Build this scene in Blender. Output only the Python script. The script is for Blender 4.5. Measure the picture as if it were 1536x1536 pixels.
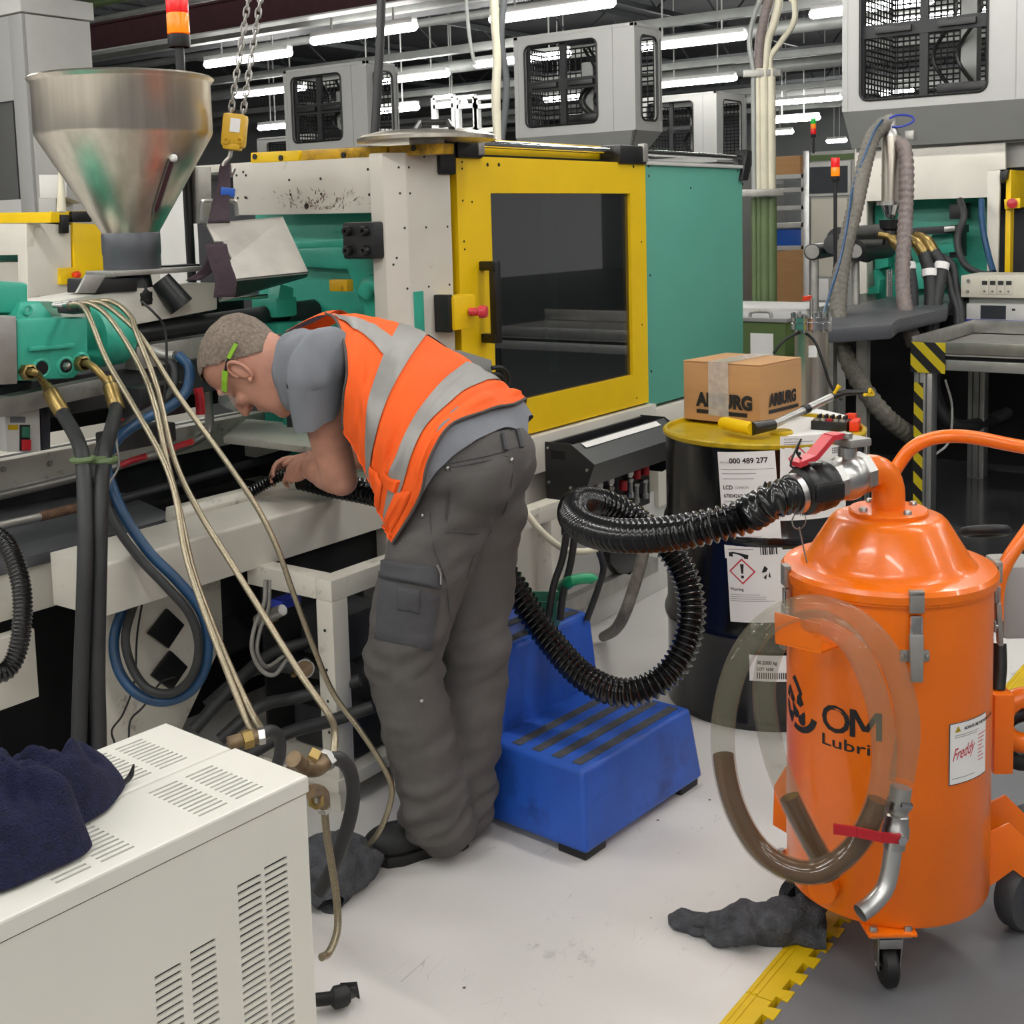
import bpy, bmesh, math, random
import numpy as np
from mathutils import Vector, Matrix, Euler, noise as mnoise
random.seed(7)
for _o in list(bpy.data.objects): bpy.data.objects.remove(_o)
S = bpy.context.scene
COL = S.collection
PI = math.pi

# ---------------------------------------------------------------- camera
FPX, PPY, CAM_H = 1863.54, 533.02, 1.45
YAW, PIT, ROL = [math.radians(a) for a in (36.121, 6.2456, -1.5307)]
CAM = Vector((0, 0, CAM_H))
FW = Vector((math.cos(YAW)*math.cos(PIT), math.sin(YAW)*math.cos(PIT), -math.sin(PIT)))
_r = Vector((math.sin(YAW), -math.cos(YAW), 0)); _u = _r.cross(FW)
RT = _r*math.cos(ROL) + _u*math.sin(ROL); UP = _u*math.cos(ROL) - _r*math.sin(ROL)
cd = bpy.data.cameras.new('camera'); cam = bpy.data.objects.new('camera', cd); COL.objects.link(cam)
cd.sensor_width = 36; cd.sensor_fit = 'HORIZONTAL'; cd.lens = 36*FPX/1536
cd.shift_y = -(768-PPY)/1536; cd.clip_end = 200
cam.matrix_world = Matrix(((RT.x, UP.x, -FW.x, 0), (RT.y, UP.y, -FW.y, 0), (RT.z, UP.z, -FW.z, CAM_H), (0, 0, 0, 1)))
S.camera = cam
# ---------------------------------------------------------------- light and exposure
S.view_settings.view_transform = 'Standard'; S.view_settings.look = 'None'
S.view_settings.exposure = -0.08; S.view_settings.gamma = 1; S.view_settings.use_curve_mapping = False
W = bpy.data.worlds.new('ambient_fill'); S.world = W; W.use_nodes = True  # dim even glow added as ambient fill, no lamp of its own
W.node_tree.nodes['Background'].inputs[0].default_value = (1, .99, .98, 1)
W.node_tree.nodes['Background'].inputs[1].default_value = 0.32
TUBE_POWER = 60.0

# pixel of the photograph -> ray -> point on a known plane
def ray(x, y): return FW + RT*((x-768)/FPX) - UP*((y-PPY)/FPX)
def PZ(x, y, z): d = ray(x, y); return CAM + d*((z-CAM_H)/d.z)
def PY(x, y, Y): d = ray(x, y); return CAM + d*(Y/d.y)
def PX(x, y, X): d = ray(x, y); return CAM + d*(X/d.x)
def PD(x, y, D): return CAM + ray(x, y)*D
def V(*a): return Vector(a)

# ---------------------------------------------------------------- materials
def lin(h):
    h = h.lstrip('#'); c = [int(h[i:i+2], 16)/255 for i in (0, 2, 4)]
    return tuple((v/12.92 if v <= .04045 else ((v+.055)/1.055)**2.4) for v in c) + (1,)
MATS = {}
def mat(name, col, rough=.5, metal=0., var=.08, vs=6., bump=0., bs=40., dirt=None, da=.0, ds=5., coat=0., emit=None, es=0., aniso=0., stretch=None, alpha=1., trans=0., ior=1.45, sheen=0.):
    m = bpy.data.materials.new(name); m.use_nodes = True; nt = m.node_tree; N = nt.nodes; L = nt.links
    b = N['Principled BSDF']; c = lin(col) if isinstance(col, str) else col
    tc = N.new('ShaderNodeTexCoord'); src = tc.outputs['Object']
    if stretch:
        mp = N.new('ShaderNodeMapping'); mp.inputs['Scale'].default_value = stretch; L.new(src, mp.inputs[0]); src = mp.outputs[0]
    n1 = N.new('ShaderNodeTexNoise'); n1.inputs['Scale'].default_value = vs; n1.inputs['Detail'].default_value = 5; L.new(src, n1.inputs[0])
    rp = N.new('ShaderNodeValToRGB'); L.new(n1.outputs[0], rp.inputs[0])
    rp.color_ramp.elements[0].position = .3; rp.color_ramp.elements[1].position = .7
    rp.color_ramp.elements[0].color = tuple(v*(1-var) for v in c[:3])+(1,)
    rp.color_ramp.elements[1].color = tuple(min(1, v*(1+var)) for v in c[:3])+(1,)
    out = rp.outputs[0]
    if dirt:
        n2 = N.new('ShaderNodeTexNoise'); n2.inputs['Scale'].default_value = ds; n2.inputs['Detail'].default_value = 9; n2.inputs['Roughness'].default_value = .72
        L.new(tc.outputs['Object'], n2.inputs[0])
        r2 = N.new('ShaderNodeValToRGB'); L.new(n2.outputs[0], r2.inputs[0])
        r2.color_ramp.elements[0].position = .68-da*.5; r2.color_ramp.elements[1].position = .86-da*.5
        mx = N.new('ShaderNodeMix'); mx.data_type = 'RGBA'; L.new(r2.outputs[0], mx.inputs[0]); L.new(out, mx.inputs[6]); mx.inputs[7].default_value = lin(dirt)
        out = mx.outputs[2]
    L.new(out, b.inputs['Base Color'])
    b.inputs['Roughness'].default_value = rough; b.inputs['Metallic'].default_value = metal
    if coat: b.inputs['Coat Weight'].default_value = coat; b.inputs['Coat Roughness'].default_value = .08
    if sheen: b.inputs['Sheen Weight'].default_value = sheen
    if aniso: b.inputs['Anisotropic'].default_value = aniso
    if emit: b.inputs['Emission Color'].default_value = lin(emit); b.inputs['Emission Strength'].default_value = es
    if alpha < 1: b.inputs['Alpha'].default_value = alpha
    if trans: b.inputs['Transmission Weight'].default_value = trans; b.inputs['IOR'].default_value = ior
    if bump:
        n3 = N.new('ShaderNodeTexNoise'); n3.inputs['Scale'].default_value = bs; n3.inputs['Detail'].default_value = 4; L.new(src, n3.inputs[0])
        bp = N.new('ShaderNodeBump'); bp.inputs['Strength'].default_value = bump; bp.inputs['Distance'].default_value = .01
        L.new(n3.outputs[0], bp.inputs['Height']); L.new(bp.outputs[0], b.inputs['Normal'])
    MATS[name] = m; return m
mat('cream', '#d2cec2', .42, var=.04, dirt='#6e675a', da=.10, ds=9)
mat('cream_worn', '#d5d1c4', .45, var=.05, dirt='#3a352e', da=.22, ds=14)
mat('grey_white', '#c2c1bc', .45, var=.03)
mat('heater_white', '#dcdad0', .4, var=.02, dirt='#8b867a', da=.03, ds=16)
mat('teal', '#58a08c', .45, var=.03)
mat('teal_cast', '#38a88f', .38, var=.08, vs=9, bump=.15, bs=30, dirt='#1c5347', da=.10, ds=7)
mat('yellow', '#e8c004', .42, var=.04, bump=.05, bs=160)
mat('yellow_oily', '#c99c10', .35, var=.2, vs=9, dirt='#2c220c', da=.34, ds=7)
mat('black_paint', '#1d1e20', .42, var=.1, bump=.04, bs=200)
mat('black_plastic', '#141415', .38, var=.1)
mat('black_rubber', '#131313', .5, var=.15, bump=.03, bs=90)
mat('hose_rubber', '#2a2b2c', .55, var=.15, vs=20, bump=.05, bs=120)
mat('hose_gloss', '#0b0b0c', .22, var=.1, coat=.3)
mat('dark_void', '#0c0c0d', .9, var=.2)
mat('dark_machine', '#26272a', .6, var=.35, vs=14, dirt='#4a4843', da=.15)
mat('dark_plate', '#5b5d61', .4, .35, var=.12, dirt='#222326', da=.12, ds=6)
mat('steel', '#b9b8b4', .32, 1, var=.1, vs=20)
mat('steel_brushed', '#d6cec0', .30, 1, var=.10, vs=5, stretch=(9, 9, .4), aniso=.5)
mat('steel_dull', '#a3a19b', .45, .65, var=.15, vs=16, dirt='#4c4841', da=.12)
mat('chrome', '#d6d6d6', .1, 1, var=.03)
mat('braided', '#a0967f', .36, .9, var=.22, vs=300, bump=.12, bs=700)
mat('brass', '#9c8552', .38, .9, var=.2, vs=40)
mat('bronze', '#7d6a52', .5, .6, var=.3, vs=50)
mat('rusty', '#6d5340', .8, .2, var=.4, vs=60, bump=.3, bs=200)
mat('alu', '#c3c3c0', .35, .9, var=.07, vs=20)
mat('orange_paint', '#ee7104', .30, var=.05, vs=5, bump=.05, bs=150, coat=.25)
mat('orange_chipped', '#f07307', .32, var=.06, dirt='#46250e', da=.22, ds=40)
mat('red', '#b3202a', .35, var=.1)
mat('red_bright', '#e23b18', .35, var=.1)
mat('pink_red', '#c8363f', .35, var=.1)
mat('blue_step', '#2152b0', .42, var=.15, vs=8, bump=.12, bs=220, dirt='#14306c', da=.25, ds=5)
mat('grip_strip', '#45464a', .9, var=.25, vs=60, bump=.4, bs=500)
mat('green_plastic', '#2f6a55', .4, var=.06)
mat('green_bright', '#1f9a68', .4, var=.06)
mat('olive_green', '#4f6434', .5, var=.1)
mat('pipe_green', '#5d7048', .5, var=.12, dirt='#33402a', da=.2)
mat('pipe_cream', '#d3cdb6', .5, var=.08)
mat('blue_hose', '#1d4467', .38, var=.15, vs=20)
mat('blue_bin', '#1556b4', .45, var=.06)
mat('cardboard', '#b98d5e', .8, var=.06, vs=4, bump=.05, bs=60, stretch=(1, 1, 7))
mat('paper', '#e8e6e2', .6, var=.03)
mat('print_black', '#17171a', .6, var=.05)
mat('print_grey', '#6c6c70', .6, var=.05)
mat('print_red', '#c5283c', .6, var=.05)
mat('tape_clear', '#d9d6d0', .2, var=.15, vs=60, alpha=.55, coat=.3)
mat('drum_black', '#0d0d0f', .2, var=.2, vs=3, coat=.4)
mat('drum_yellow', '#b79a10', .35, var=.15, dirt='#6a5a10', da=.2)
mat('towel_navy', '#171a40', .95, var=.3, vs=60, bump=1.0, bs=320)
mat('rag_grey', '#4b4d51', .95, var=.35, vs=40, bump=.9, bs=160)
mat('zip_tie', '#0b0b0c', .4)
mat('trousers', '#555250', .85, var=.12, vs=10, bump=.25, bs=300)
mat('trousers_dark', '#47474a', .85, var=.12, vs=10, bump=.25, bs=300)
mat('tshirt', '#7a7d83', .85, var=.08, vs=9, bump=.2, bs=400)
mat('hivis', '#f45c06', .75, var=.06, vs=6, bump=.25, bs=350)
mat('reflective', '#8f8d89', .45, .25, var=.10, vs=12, bump=.1, bs=600)
mat('binding', '#4c4744', .8, var=.05)
mat('skin', '#c08a74', .5, var=.12, vs=22, bump=.12, bs=120)
mat('hair', '#85776a', .7, var=.35, vs=120, bump=.5, bs=420)
mat('boot', '#1b1b1c', .6, var=.2, bump=.2, bs=100)
mat('lens_clear', '#cfd8cf', .05, alpha=.25)
mat('lime', '#86b82a', .4, var=.05)
mat('screen_dark', '#33363b', .15, var=.05)
mat('beige_device', '#c8c3b4', .5, var=.04)
mat('blue_trim', '#27389c', .45, var=.05)
mat('hoist_yellow', '#cda118', .45, var=.1, dirt='#4c3c12', da=.2, ds=20)
mat('sling', '#3a2c33', .9, var=.2, vs=30, bump=.4, bs=200)
mat('amber_lens', '#ff8a05', .25, var=.03, emit='#ff7a00', es=.35)
mat('red_lens', '#d81a1a', .25, var=.03, emit='#d81414', es=.35)
mat('green_lens', '#1fae3c', .25, var=.03, emit='#15a030', es=.5)
mat('tube', '#ffffff', .4, emit='#fdfbf8', es=TUBE_POWER)
mat('fitting', '#d5d6d2', .5, var=.03)
mat('ceil_dark', '#6a6c6c', .8, var=.2, vs=1)
mat('beam_dark', '#55585a', .6, var=.2, vs=3)
mat('beam_maroon', '#4b2a30', .6, var=.1)
mat('tray_grey', '#9fa29d', .5, .2, var=.15, vs=4)
mat('pane_dark', '#1a1d1e', .03, var=.05, alpha=.72, coat=1.)
MATS['pane_dark'].node_tree.nodes['Principled BSDF'].inputs['Coat IOR'].default_value = 2.1
MATS['pane_dark'].node_tree.nodes['Principled BSDF'].inputs['Coat Roughness'].default_value = .01
mat('pane_tint', '#2a2e30', .06, var=.05, alpha=.35)
mat('grey_panel', '#8f908c', .5, var=.03)
mat('light_panel', '#a2a29e', .5, var=.02)
mat('guard_steel', '#b4b0a7', .4, .35, var=.10, vs=12, dirt='#6b665d', da=.14, ds=20)
mat('mesh_black', '#1e1f20', .6, var=.1)
mat('wheel_grey', '#3a3b3e', .6, var=.1)
mat('tubing_clear', '#84816a', .10, var=.08, vs=15, alpha=.26, coat=.6)
mat('oil', '#4f2105', .12, var=.1, coat=.5)
mat('flex_grey', '#6e6a60', .55, var=.25, vs=60, bump=.35, bs=220)
mat('flex_pink', '#7d716d', .5, var=.2, vs=60, bump=.35, bs=220)
mat('glass_clear', '#dfe5e2', .03, alpha=.22, coat=.5)
mat('wall_paint', '#8d918f', .8, var=.15, vs=.6)

def striped(name, c1, c2, scale, axis=(1, 0, 1), rough=.5):
    m = bpy.data.materials.new(name); m.use_nodes = True; nt = m.node_tree; N = nt.nodes; L = nt.links
    tc = N.new('ShaderNodeTexCoord'); sx = N.new('ShaderNodeVectorMath'); sx.operation = 'DOT_PRODUCT'; L.new(tc.outputs['Object'], sx.inputs[0]); sx.inputs[1].default_value = tuple(a*scale for a in axis)
    fr = N.new('ShaderNodeMath'); fr.operation = 'FRACT'; L.new(sx.outputs['Value'], fr.inputs[0])
    g = N.new('ShaderNodeMath'); g.operation = 'GREATER_THAN'; L.new(fr.outputs[0], g.inputs[0]); g.inputs[1].default_value = .5
    mx = N.new('ShaderNodeMix'); mx.data_type = 'RGBA'; L.new(g.outputs[0], mx.inputs[0]); mx.inputs[6].default_value = lin(c1); mx.inputs[7].default_value = lin(c2)
    L.new(mx.outputs[2], N['Principled BSDF'].inputs['Base Color']); N['Principled BSDF'].inputs['Roughness'].default_value = rough
    MATS[name] = m
striped('hazard', '#161616', '#c9b414', 9, (0, 1, -1))

# ---------------------------------------------------------------- mesh builder
class MB:
    def __init__(s): s.v = []; s.f = []
    def add(s, vs, fs):
        o = len(s.v); s.v += [Vector(a) for a in vs]; s.f += [tuple(i+o for i in f) for f in fs]; return s
    def bm(s, b):
        b.verts.ensure_lookup_table(); b.verts.index_update()
        s.add([v.co.copy() for v in b.verts], [[v.index for v in f.verts] for f in b.faces]); b.free(); return s
    def poly(s, pts, vec, bev=0, seg=2):
        """planar outline pushed along vec"""
        b = bmesh.new(); vec = Vector(vec)
        a = [b.verts.new(Vector(p)) for p in pts]; c = [b.verts.new(Vector(p)+vec) for p in pts]; n = len(pts)
        b.faces.new(a[::-1]); b.faces.new(c)
        for i in range(n): b.faces.new((a[i], a[(i+1) % n], c[(i+1) % n], c[i]))
        bmesh.ops.recalc_face_normals(b, faces=b.faces)
        if bev: bmesh.ops.bevel(b, geom=list(b.edges), offset=bev, segments=seg, affect='EDGES', profile=.6, clamp_overlap=True)
        return s.bm(b)
    def box(s, x0, x1, y0, y1, z0, z1, bev=0, seg=2):
        return s.poly([(x0, y0, z0), (x1, y0, z0), (x1, y1, z0), (x0, y1, z0)], (0, 0, z1-z0), bev, seg)
    def obox(s, c, size, rot=None, bev=0, seg=2):
        """box of size around c, rot = 3x3 matrix or euler tuple"""
        if rot is None: R = Matrix.Identity(3)
        elif isinstance(rot, (tuple, list)): R = Euler(rot).to_matrix()
        else: R = rot
        a, b_, d = [q/2 for q in size]; c = Vector(c)
        P = [c + R@Vector(q) for q in ((-a, -b_, -d), (a, -b_, -d), (a, b_, -d), (-a, b_, -d))]
        return s.poly(P, R@Vector((0, 0, 2*d)), bev, seg)
    def cyl(s, p0, p1, r, r1=None, n=20, cap=True):
        r1 = r if r1 is None else r1
        return s.tube([p0, p1], [r, r1], n, cap)
    def tube(s, pts, r, n=12, cap=True):
        pts = [Vector(p) for p in pts]; m = len(pts)
        rr = r if isinstance(r, (list, tuple)) else [r]*m
        T = []
        for i in range(m):
            t = pts[min(i+1, m-1)] - pts[max(i-1, 0)]; T.append(t.normalized() if t.length > 1e-9 else Vector((0, 0, 1)))
        a = Vector((0, 0, 1)) if abs(T[0].z) < .9 else Vector((1, 0, 0))
        u = (a - T[0]*a.dot(T[0])).normalized(); vs = []; fs = []
        for i in range(m):
            u = (u - T[i]*u.dot(T[i])).normalized(); w = T[i].cross(u)
            for k in range(n):
                q = 2*PI*k/n; vs.append(pts[i] + (u*math.cos(q) + w*math.sin(q))*rr[i])
        for i in range(m-1):
            for k in range(n):
                k2 = (k+1) % n; fs.append((i*n+k, i*n+k2, (i+1)*n+k2, (i+1)*n+k))
        if cap: fs.append(tuple(range(n))[::-1]); fs.append(tuple((m-1)*n+k for k in range(n)))
        return s.add(vs, fs)
    def lathe(s, prof, c, axis=(0, 0, 1), n=32, a0=0, a1=2*PI):
        """prof = [(radius, height)...] turned about axis at c"""
        ax = Vector(axis).normalized(); h = Vector((1, 0, 0)) if abs(ax.x) < .9 else Vector((0, 1, 0))
        u = (h-ax*h.dot(ax)).normalized(); w = ax.cross(u); c = Vector(c)
        full = abs(a1-a0-2*PI) < 1e-6; m = n if full else n+1; vs = []; fs = []
        for (r, z) in prof:
            for k in range(m):
                q = a0+(a1-a0)*k/n; vs.append(c+ax*z+(u*math.cos(q)+w*math.sin(q))*max(r, 1e-5))
        for i in range(len(prof)-1):
            for k in range(n):
                k2 = (k+1) % m; fs.append((i*m+k, i*m+k2, (i+1)*m+k2, (i+1)*m+k))
        return s.add(vs, fs)
    def ball(s, c, r, n=16, m=10, R=None):
        rx, ry, rz = r if isinstance(r, (tuple, list)) else (r, r, r); c = Vector(c); vs = []; fs = []
        for i in range(m+1):
            t = PI*i/m
            for k in range(n):
                q = 2*PI*k/n; p = Vector((rx*math.sin(t)*math.cos(q), ry*math.sin(t)*math.sin(q), rz*math.cos(t)))
                vs.append(c + (R@p if R else p))
        for i in range(m):
            for k in range(n):
                k2 = (k+1) % n; fs.append((i*n+k, (i+1)*n+k, (i+1)*n+k2, i*n+k2))
        return s.add(vs, fs)
    def torus(s, c, R, r, axis=(0, 0, 1), n=28, m=10):
        ax = Vector(axis).normalized(); h = Vector((1, 0, 0)) if abs(ax.x) < .9 else Vector((0, 1, 0))
        u = (h-ax*h.dot(ax)).normalized(); w = ax.cross(u); vs = []; fs = []; c = Vector(c)
        for i in range(n):
            q = 2*PI*i/n; d = u*math.cos(q)+w*math.sin(q)
            for k in range(m):
                t = 2*PI*k/m; vs.append(c+d*(R+r*math.cos(t))+ax*(r*math.sin(t)))
        for i in range(n):
            for k in range(m): fs.append((i*m+k, ((i+1) % n)*m+k, ((i+1) % n)*m+(k+1) % m, i*m+(k+1) % m))
        return s.add(vs, fs)
    def grid(s, fn, nu, nv, closev=False):
        """fn(u, v), u, v in 0..1"""
        vs = []; fs = []; mv = nv if closev else nv+1
        for i in range(nu+1):
            for j in range(mv): vs.append(fn(i/nu, j/nv))
        for i in range(nu):
            for j in range(nv):
                j2 = (j+1) % mv; fs.append((i*mv+j, (i+1)*mv+j, (i+1)*mv+j2, i*mv+j2))
        return s.add(vs, fs)

def smooth_path(pts, k=8):
    """Catmull-Rom through the points"""
    P = [Vector(p) for p in pts]; P = [P[0]*2-P[1]] + P + [P[-1]*2-P[-2]]; out = []
    for i in range(1, len(P)-2):
        a, b, c, d = P[i-1:i+3]
        for j in range(k):
            t = j/k; out.append(.5*((2*b)+(c-a)*t+(2*a-5*b+4*c-d)*t*t+(3*b-a-3*c+d)*t**3))
    out.append(P[-2]); return out
def resample(pts, step):
    out = [pts[0]]; acc = 0
    for a, b in zip(pts, pts[1:]):
        L = (b-a).length
        if L < 1e-9: continue
        t = step-acc
        while t <= L: out.append(a+(b-a)*(t/L)); t += step
        acc = L-(t-step)
    return out
def ribbed(m, path, r, amp, pitch, n=20, sub=6):
    """corrugated hose"""
    P = resample(path, pitch/sub); rr = [r-amp*(.5-.5*math.cos(2*PI*i/sub))**1.0 for i in range(len(P))]
    return m.tube(P, rr, n)

# ---------------------------------------------------------------- objects
MW = {}     # world matrix of every root
def _props(o, label, cat, group, kind):
    if label: o['label'] = label
    if cat: o['category'] = cat
    if group: o['group'] = group
    if kind: o['kind'] = kind
def thing(name, label, cat, loc=(0, 0, 0), rz=0, group=None):
    o = bpy.data.objects.new(name, None); COL.objects.link(o); o.empty_display_size = .1
    o.location = loc; o.rotation_euler = (0, 0, rz); MW[o] = Matrix.LocRotScale(Vector(loc), Euler((0, 0, rz)), None)
    _props(o, label, cat, group, None); return o
def obj(name, m, material, parent=None, label=None, cat=None, group=None, kind=None, local=False, smooth=38, origin=None):
    """one mesh object from world-space geometry (local=True: already in the parent's frame)"""
    me = bpy.data.meshes.new(name)
    M = MW.get(parent, Matrix.Identity(4)) if parent else Matrix.Identity(4)
    if parent is None and m.v:
        if origin is None:
            lo = [min(v[i] for v in m.v) for i in range(3)]; hi = [max(v[i] for v in m.v) for i in range(3)]
            origin = ((lo[0]+hi[0])/2, (lo[1]+hi[1])/2, lo[2])
        Mo = Matrix.Translation(origin)
    else: Mo = M
    inv = Mo.inverted() if not local else Matrix.Identity(4)
    me.from_pydata([inv@v for v in m.v], [], m.f); me.update()
    b = bmesh.new(); b.from_mesh(me); bmesh.ops.recalc_face_normals(b, faces=b.faces); b.to_mesh(me); b.free()
    if smooth:
        me.polygons.foreach_set('use_smooth', [True]*len(me.polygons)); me.set_sharp_from_angle(angle=math.radians(smooth))
    mm = MATS[material] if isinstance(material, str) else material
    me.materials.append(mm)
    o = bpy.data.objects.new(name, me); COL.objects.link(o)
    if parent: o.parent = parent
    else: o.location = origin
    MW[o] = M if parent else Mo
    _props(o, label, cat, group, kind); return o
def copy_tree(o, parent=None, loc=None, rz=None, label=None):
    c = o.copy(); COL.objects.link(c); c.parent = parent
    if loc is not None: c.location = loc
    if rz is not None: c.rotation_euler = (0, 0, rz)
    if label: c['label'] = label
    for ch in list(o.children): copy_tree(ch, c)
    return c
def hose(name, pts, r, material, label, cat='hose', group=None, k=8, n=12, cap=True, parent=None):
    return obj(name, MB().tube(smooth_path(pts, k), r, n, cap), material, parent, label if not parent else None, cat if not parent else None, group)
def text_geo(body, size=.1, depth=.001, bold=0., align='LEFT'):
    cu = bpy.data.curves.new('t', 'FONT'); cu.body = body; cu.size = size; cu.offset = bold; cu.align_x = align; cu.resolution_u = 3
    o = bpy.data.objects.new('t', cu); COL.objects.link(o)
    dg = bpy.context.evaluated_depsgraph_get(); me = o.evaluated_get(dg).to_mesh()
    b = bmesh.new(); b.from_mesh(me); bmesh.ops.triangulate(b, faces=b.faces); b.verts.index_update()
    vs = [v.co.copy() for v in b.verts]; fs = [tuple(v.index for v in f.verts) for f in b.faces]; b.free()
    o.evaluated_get(dg).to_mesh_clear(); bpy.data.objects.remove(o); bpy.data.curves.remove(cu)
    return vs, fs
def put_text(m, body, size, o, u, w, bold=0., lift=.0008, squash=1., align='LEFT'):
    """flat print: letters lie in the plane o + x*u + y*w"""
    vs, fs = text_geo(body, size, 0, bold, align); u = Vector(u).normalized(); w = Vector(w).normalized(); n = u.cross(w); o = Vector(o)
    return m.add([o+u*(v.x*squash)+w*v.y+n*lift for v in vs], fs)
def quad(m, o, u, w, x0, x1, y0, y1, lift=.0008):
    u = Vector(u).normalized(); w = Vector(w).normalized(); n = u.cross(w)*lift; o = Vector(o)+n
    return m.add([o+u*x0+w*y0, o+u*x1+w*y0, o+u*x1+w*y1, o+u*x0+w*y1], [(0, 1, 2, 3)])
def bolts(parent, pts, r, axis, material='steel', h=.006, name='bolt'):
    for p in pts: obj(name, MB().lathe([(0, h), (r*.8, h), (r, h*.6), (r, -.002)], p, axis, 10), material, parent)
def evaluated(o):
    dg = bpy.context.evaluated_depsgraph_get(); me = bpy.data.meshes.new_from_object(o.evaluated_get(dg)); return me
# ================================================================ the setting
def paint_floor_mat():
    m = mat('floor_light', '#d8d5d0', .45, var=.06, vs=1.3, bump=.02, bs=60, dirt='#8d8a86', da=.16, ds=4.5); nt = m.node_tree; N = nt.nodes; L = nt.links
    b = N['Principled BSDF']; src = b.inputs['Base Color'].links[0].from_socket
    tc = N.new('ShaderNodeTexCoord')
    # thin scratches and small black specks
    v = N.new('ShaderNodeTexVoronoi'); v.inputs['Scale'].default_value = 9; L.new(tc.outputs['Object'], v.inputs[0])
    r = N.new('ShaderNodeValToRGB'); r.color_ramp.elements[0].position = .025; r.color_ramp.elements[1].position = .04; r.color_ramp.elements[0].color = (1, 1, 1, 1); r.color_ramp.elements[1].color = (0, 0, 0, 1); L.new(v.outputs['Distance'], r.inputs[0])
    w = N.new('ShaderNodeTexNoise'); w.inputs['Scale'].default_value = 2.2; w.inputs['Detail'].default_value = 1; w.inputs['Distortion'].default_value = 1.6
    mpw = N.new('ShaderNodeMapping'); mpw.inputs['Rotation'].default_value = (0, 0, .6); mpw.inputs['Scale'].default_value = (1, 7, 1); L.new(tc.outputs['Object'], mpw.inputs[0]); L.new(mpw.outputs[0], w.inputs[0])
    r3 = N.new('ShaderNodeValToRGB'); e = r3.color_ramp.elements; e[0].position = .497; e[1].position = .503; e[0].color = (0, 0, 0, 1); e[1].color = (0, 0, 0, 1); x_ = e.new(.5); x_.color = (.35, .35, .35, 1); L.new(w.outputs[0], r3.inputs[0])
    m2 = N.new('ShaderNodeTexNoise'); m2.inputs['Scale'].default_value = 3; L.new(tc.outputs['Object'], m2.inputs[0])
    g2 = N.new('ShaderNodeMath'); g2.operation = 'GREATER_THAN'; g2.inputs[1].default_value = .56; L.new(m2.outputs[0], g2.inputs[0])
    ml = N.new('ShaderNodeMath'); ml.operation = 'MULTIPLY'; L.new(g2.outputs[0], ml.inputs[0]); L.new(r3.outputs[0], ml.inputs[1])
    ad = N.new('ShaderNodeMath'); ad.operation = 'MAXIMUM'; L.new(r.outputs[0], ad.inputs[0]); L.new(ml.outputs[0], ad.inputs[1])
    mx = N.new('ShaderNodeMix'); mx.data_type = 'RGBA'; L.new(ad.outputs[0], mx.inputs[0]); L.new(src, mx.inputs[6]); mx.inputs[7].default_value = (.04, .04, .04, 1); L.new(mx.outputs[2], b.inputs['Base Color'])
paint_floor_mat()
mat('floor_dark', '#3d3e40', .16, var=.3, vs=2.2, bump=.02, bs=30, dirt='#6e6f70', da=.14, ds=2.0)
mat('floor_tile', '#6b6c6f', .5, var=.06, vs=2, bump=.10, bs=260, dirt='#3a3a3a', da=.06, ds=12)
mat('tile_yellow', '#d9b60a', .5, var=.05, bump=.08, bs=200, dirt='#8a7415', da=.12, ds=9)
Y_EDGE = .957; Y_MAT = .893; X_DARK = 4.55
obj('floor', MB().box(-4, X_DARK, Y_EDGE, 14, -.05, 0), 'floor_light', kind='structure', smooth=0)
obj('floor', MB().box(X_DARK, 40, Y_EDGE, 24, -.05, 0), 'floor_dark', kind='structure', smooth=0)
obj('floor', MB().box(-4, 40, -14, Y_MAT, -.05, 0), 'floor_tile', kind='structure', smooth=0)
# yellow edging tiles with jigsaw teeth
edging = thing('trim_1', None, None, (0, Y_EDGE, 0)); edging['kind'] = 'structure'
def edging_tile(x0, L=.5, n=8):
    p = L/n; out = [(x0, Y_EDGE, 0), (x0+L-.002, Y_EDGE, 0)]
    y0 = Y_MAT; xs = []
    low = []
    for i in range(n):
        a = x0+i*p
        low += [(a+.002, y0+.012), (a+p*.30, y0+.012), (a+p*.22, y0-.012), (a+p*.80, y0-.012), (a+p*.70, y0+.012)]
    pts = [(x, y, -.05) for x, y in low]
    poly = [(x0, Y_EDGE, -.05)] + pts + [(x0+L-.002, y0+.012, -.05), (x0+L-.002, Y_EDGE, -.05)]
    m = MB().poly(poly, (0, 0, .0525))
    o = obj('edging_tile', m, 'tile_yellow', edging, smooth=0)
    obj('edging_ridge', MB().box(x0+.002, x0+L-.004, Y_EDGE-.022, Y_EDGE-.016, .002, .0045), 'tile_yellow', o, smooth=0)
    obj('edging_ridge', MB().box(x0+.002, x0+L-.004, Y_EDGE-.010, Y_EDGE-.004, .002, .0045), 'tile_yellow', o, smooth=0)
for i in range(9): edging_tile(.5+.5*i)
obj('wall_back', MB().box(30, 30.2, -14, 34, 0, 6.5), 'wall_paint', kind='structure', smooth=0)
obj('wall_left', MB().box(-4, 30, 24, 24.2, 0, 6.5), 'wall_paint', kind='structure', smooth=0)
obj('ceiling', MB().box(-6, 30, -14, 24, 4.9, 5.0), 'ceil_dark', kind='structure', smooth=0)

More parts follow.
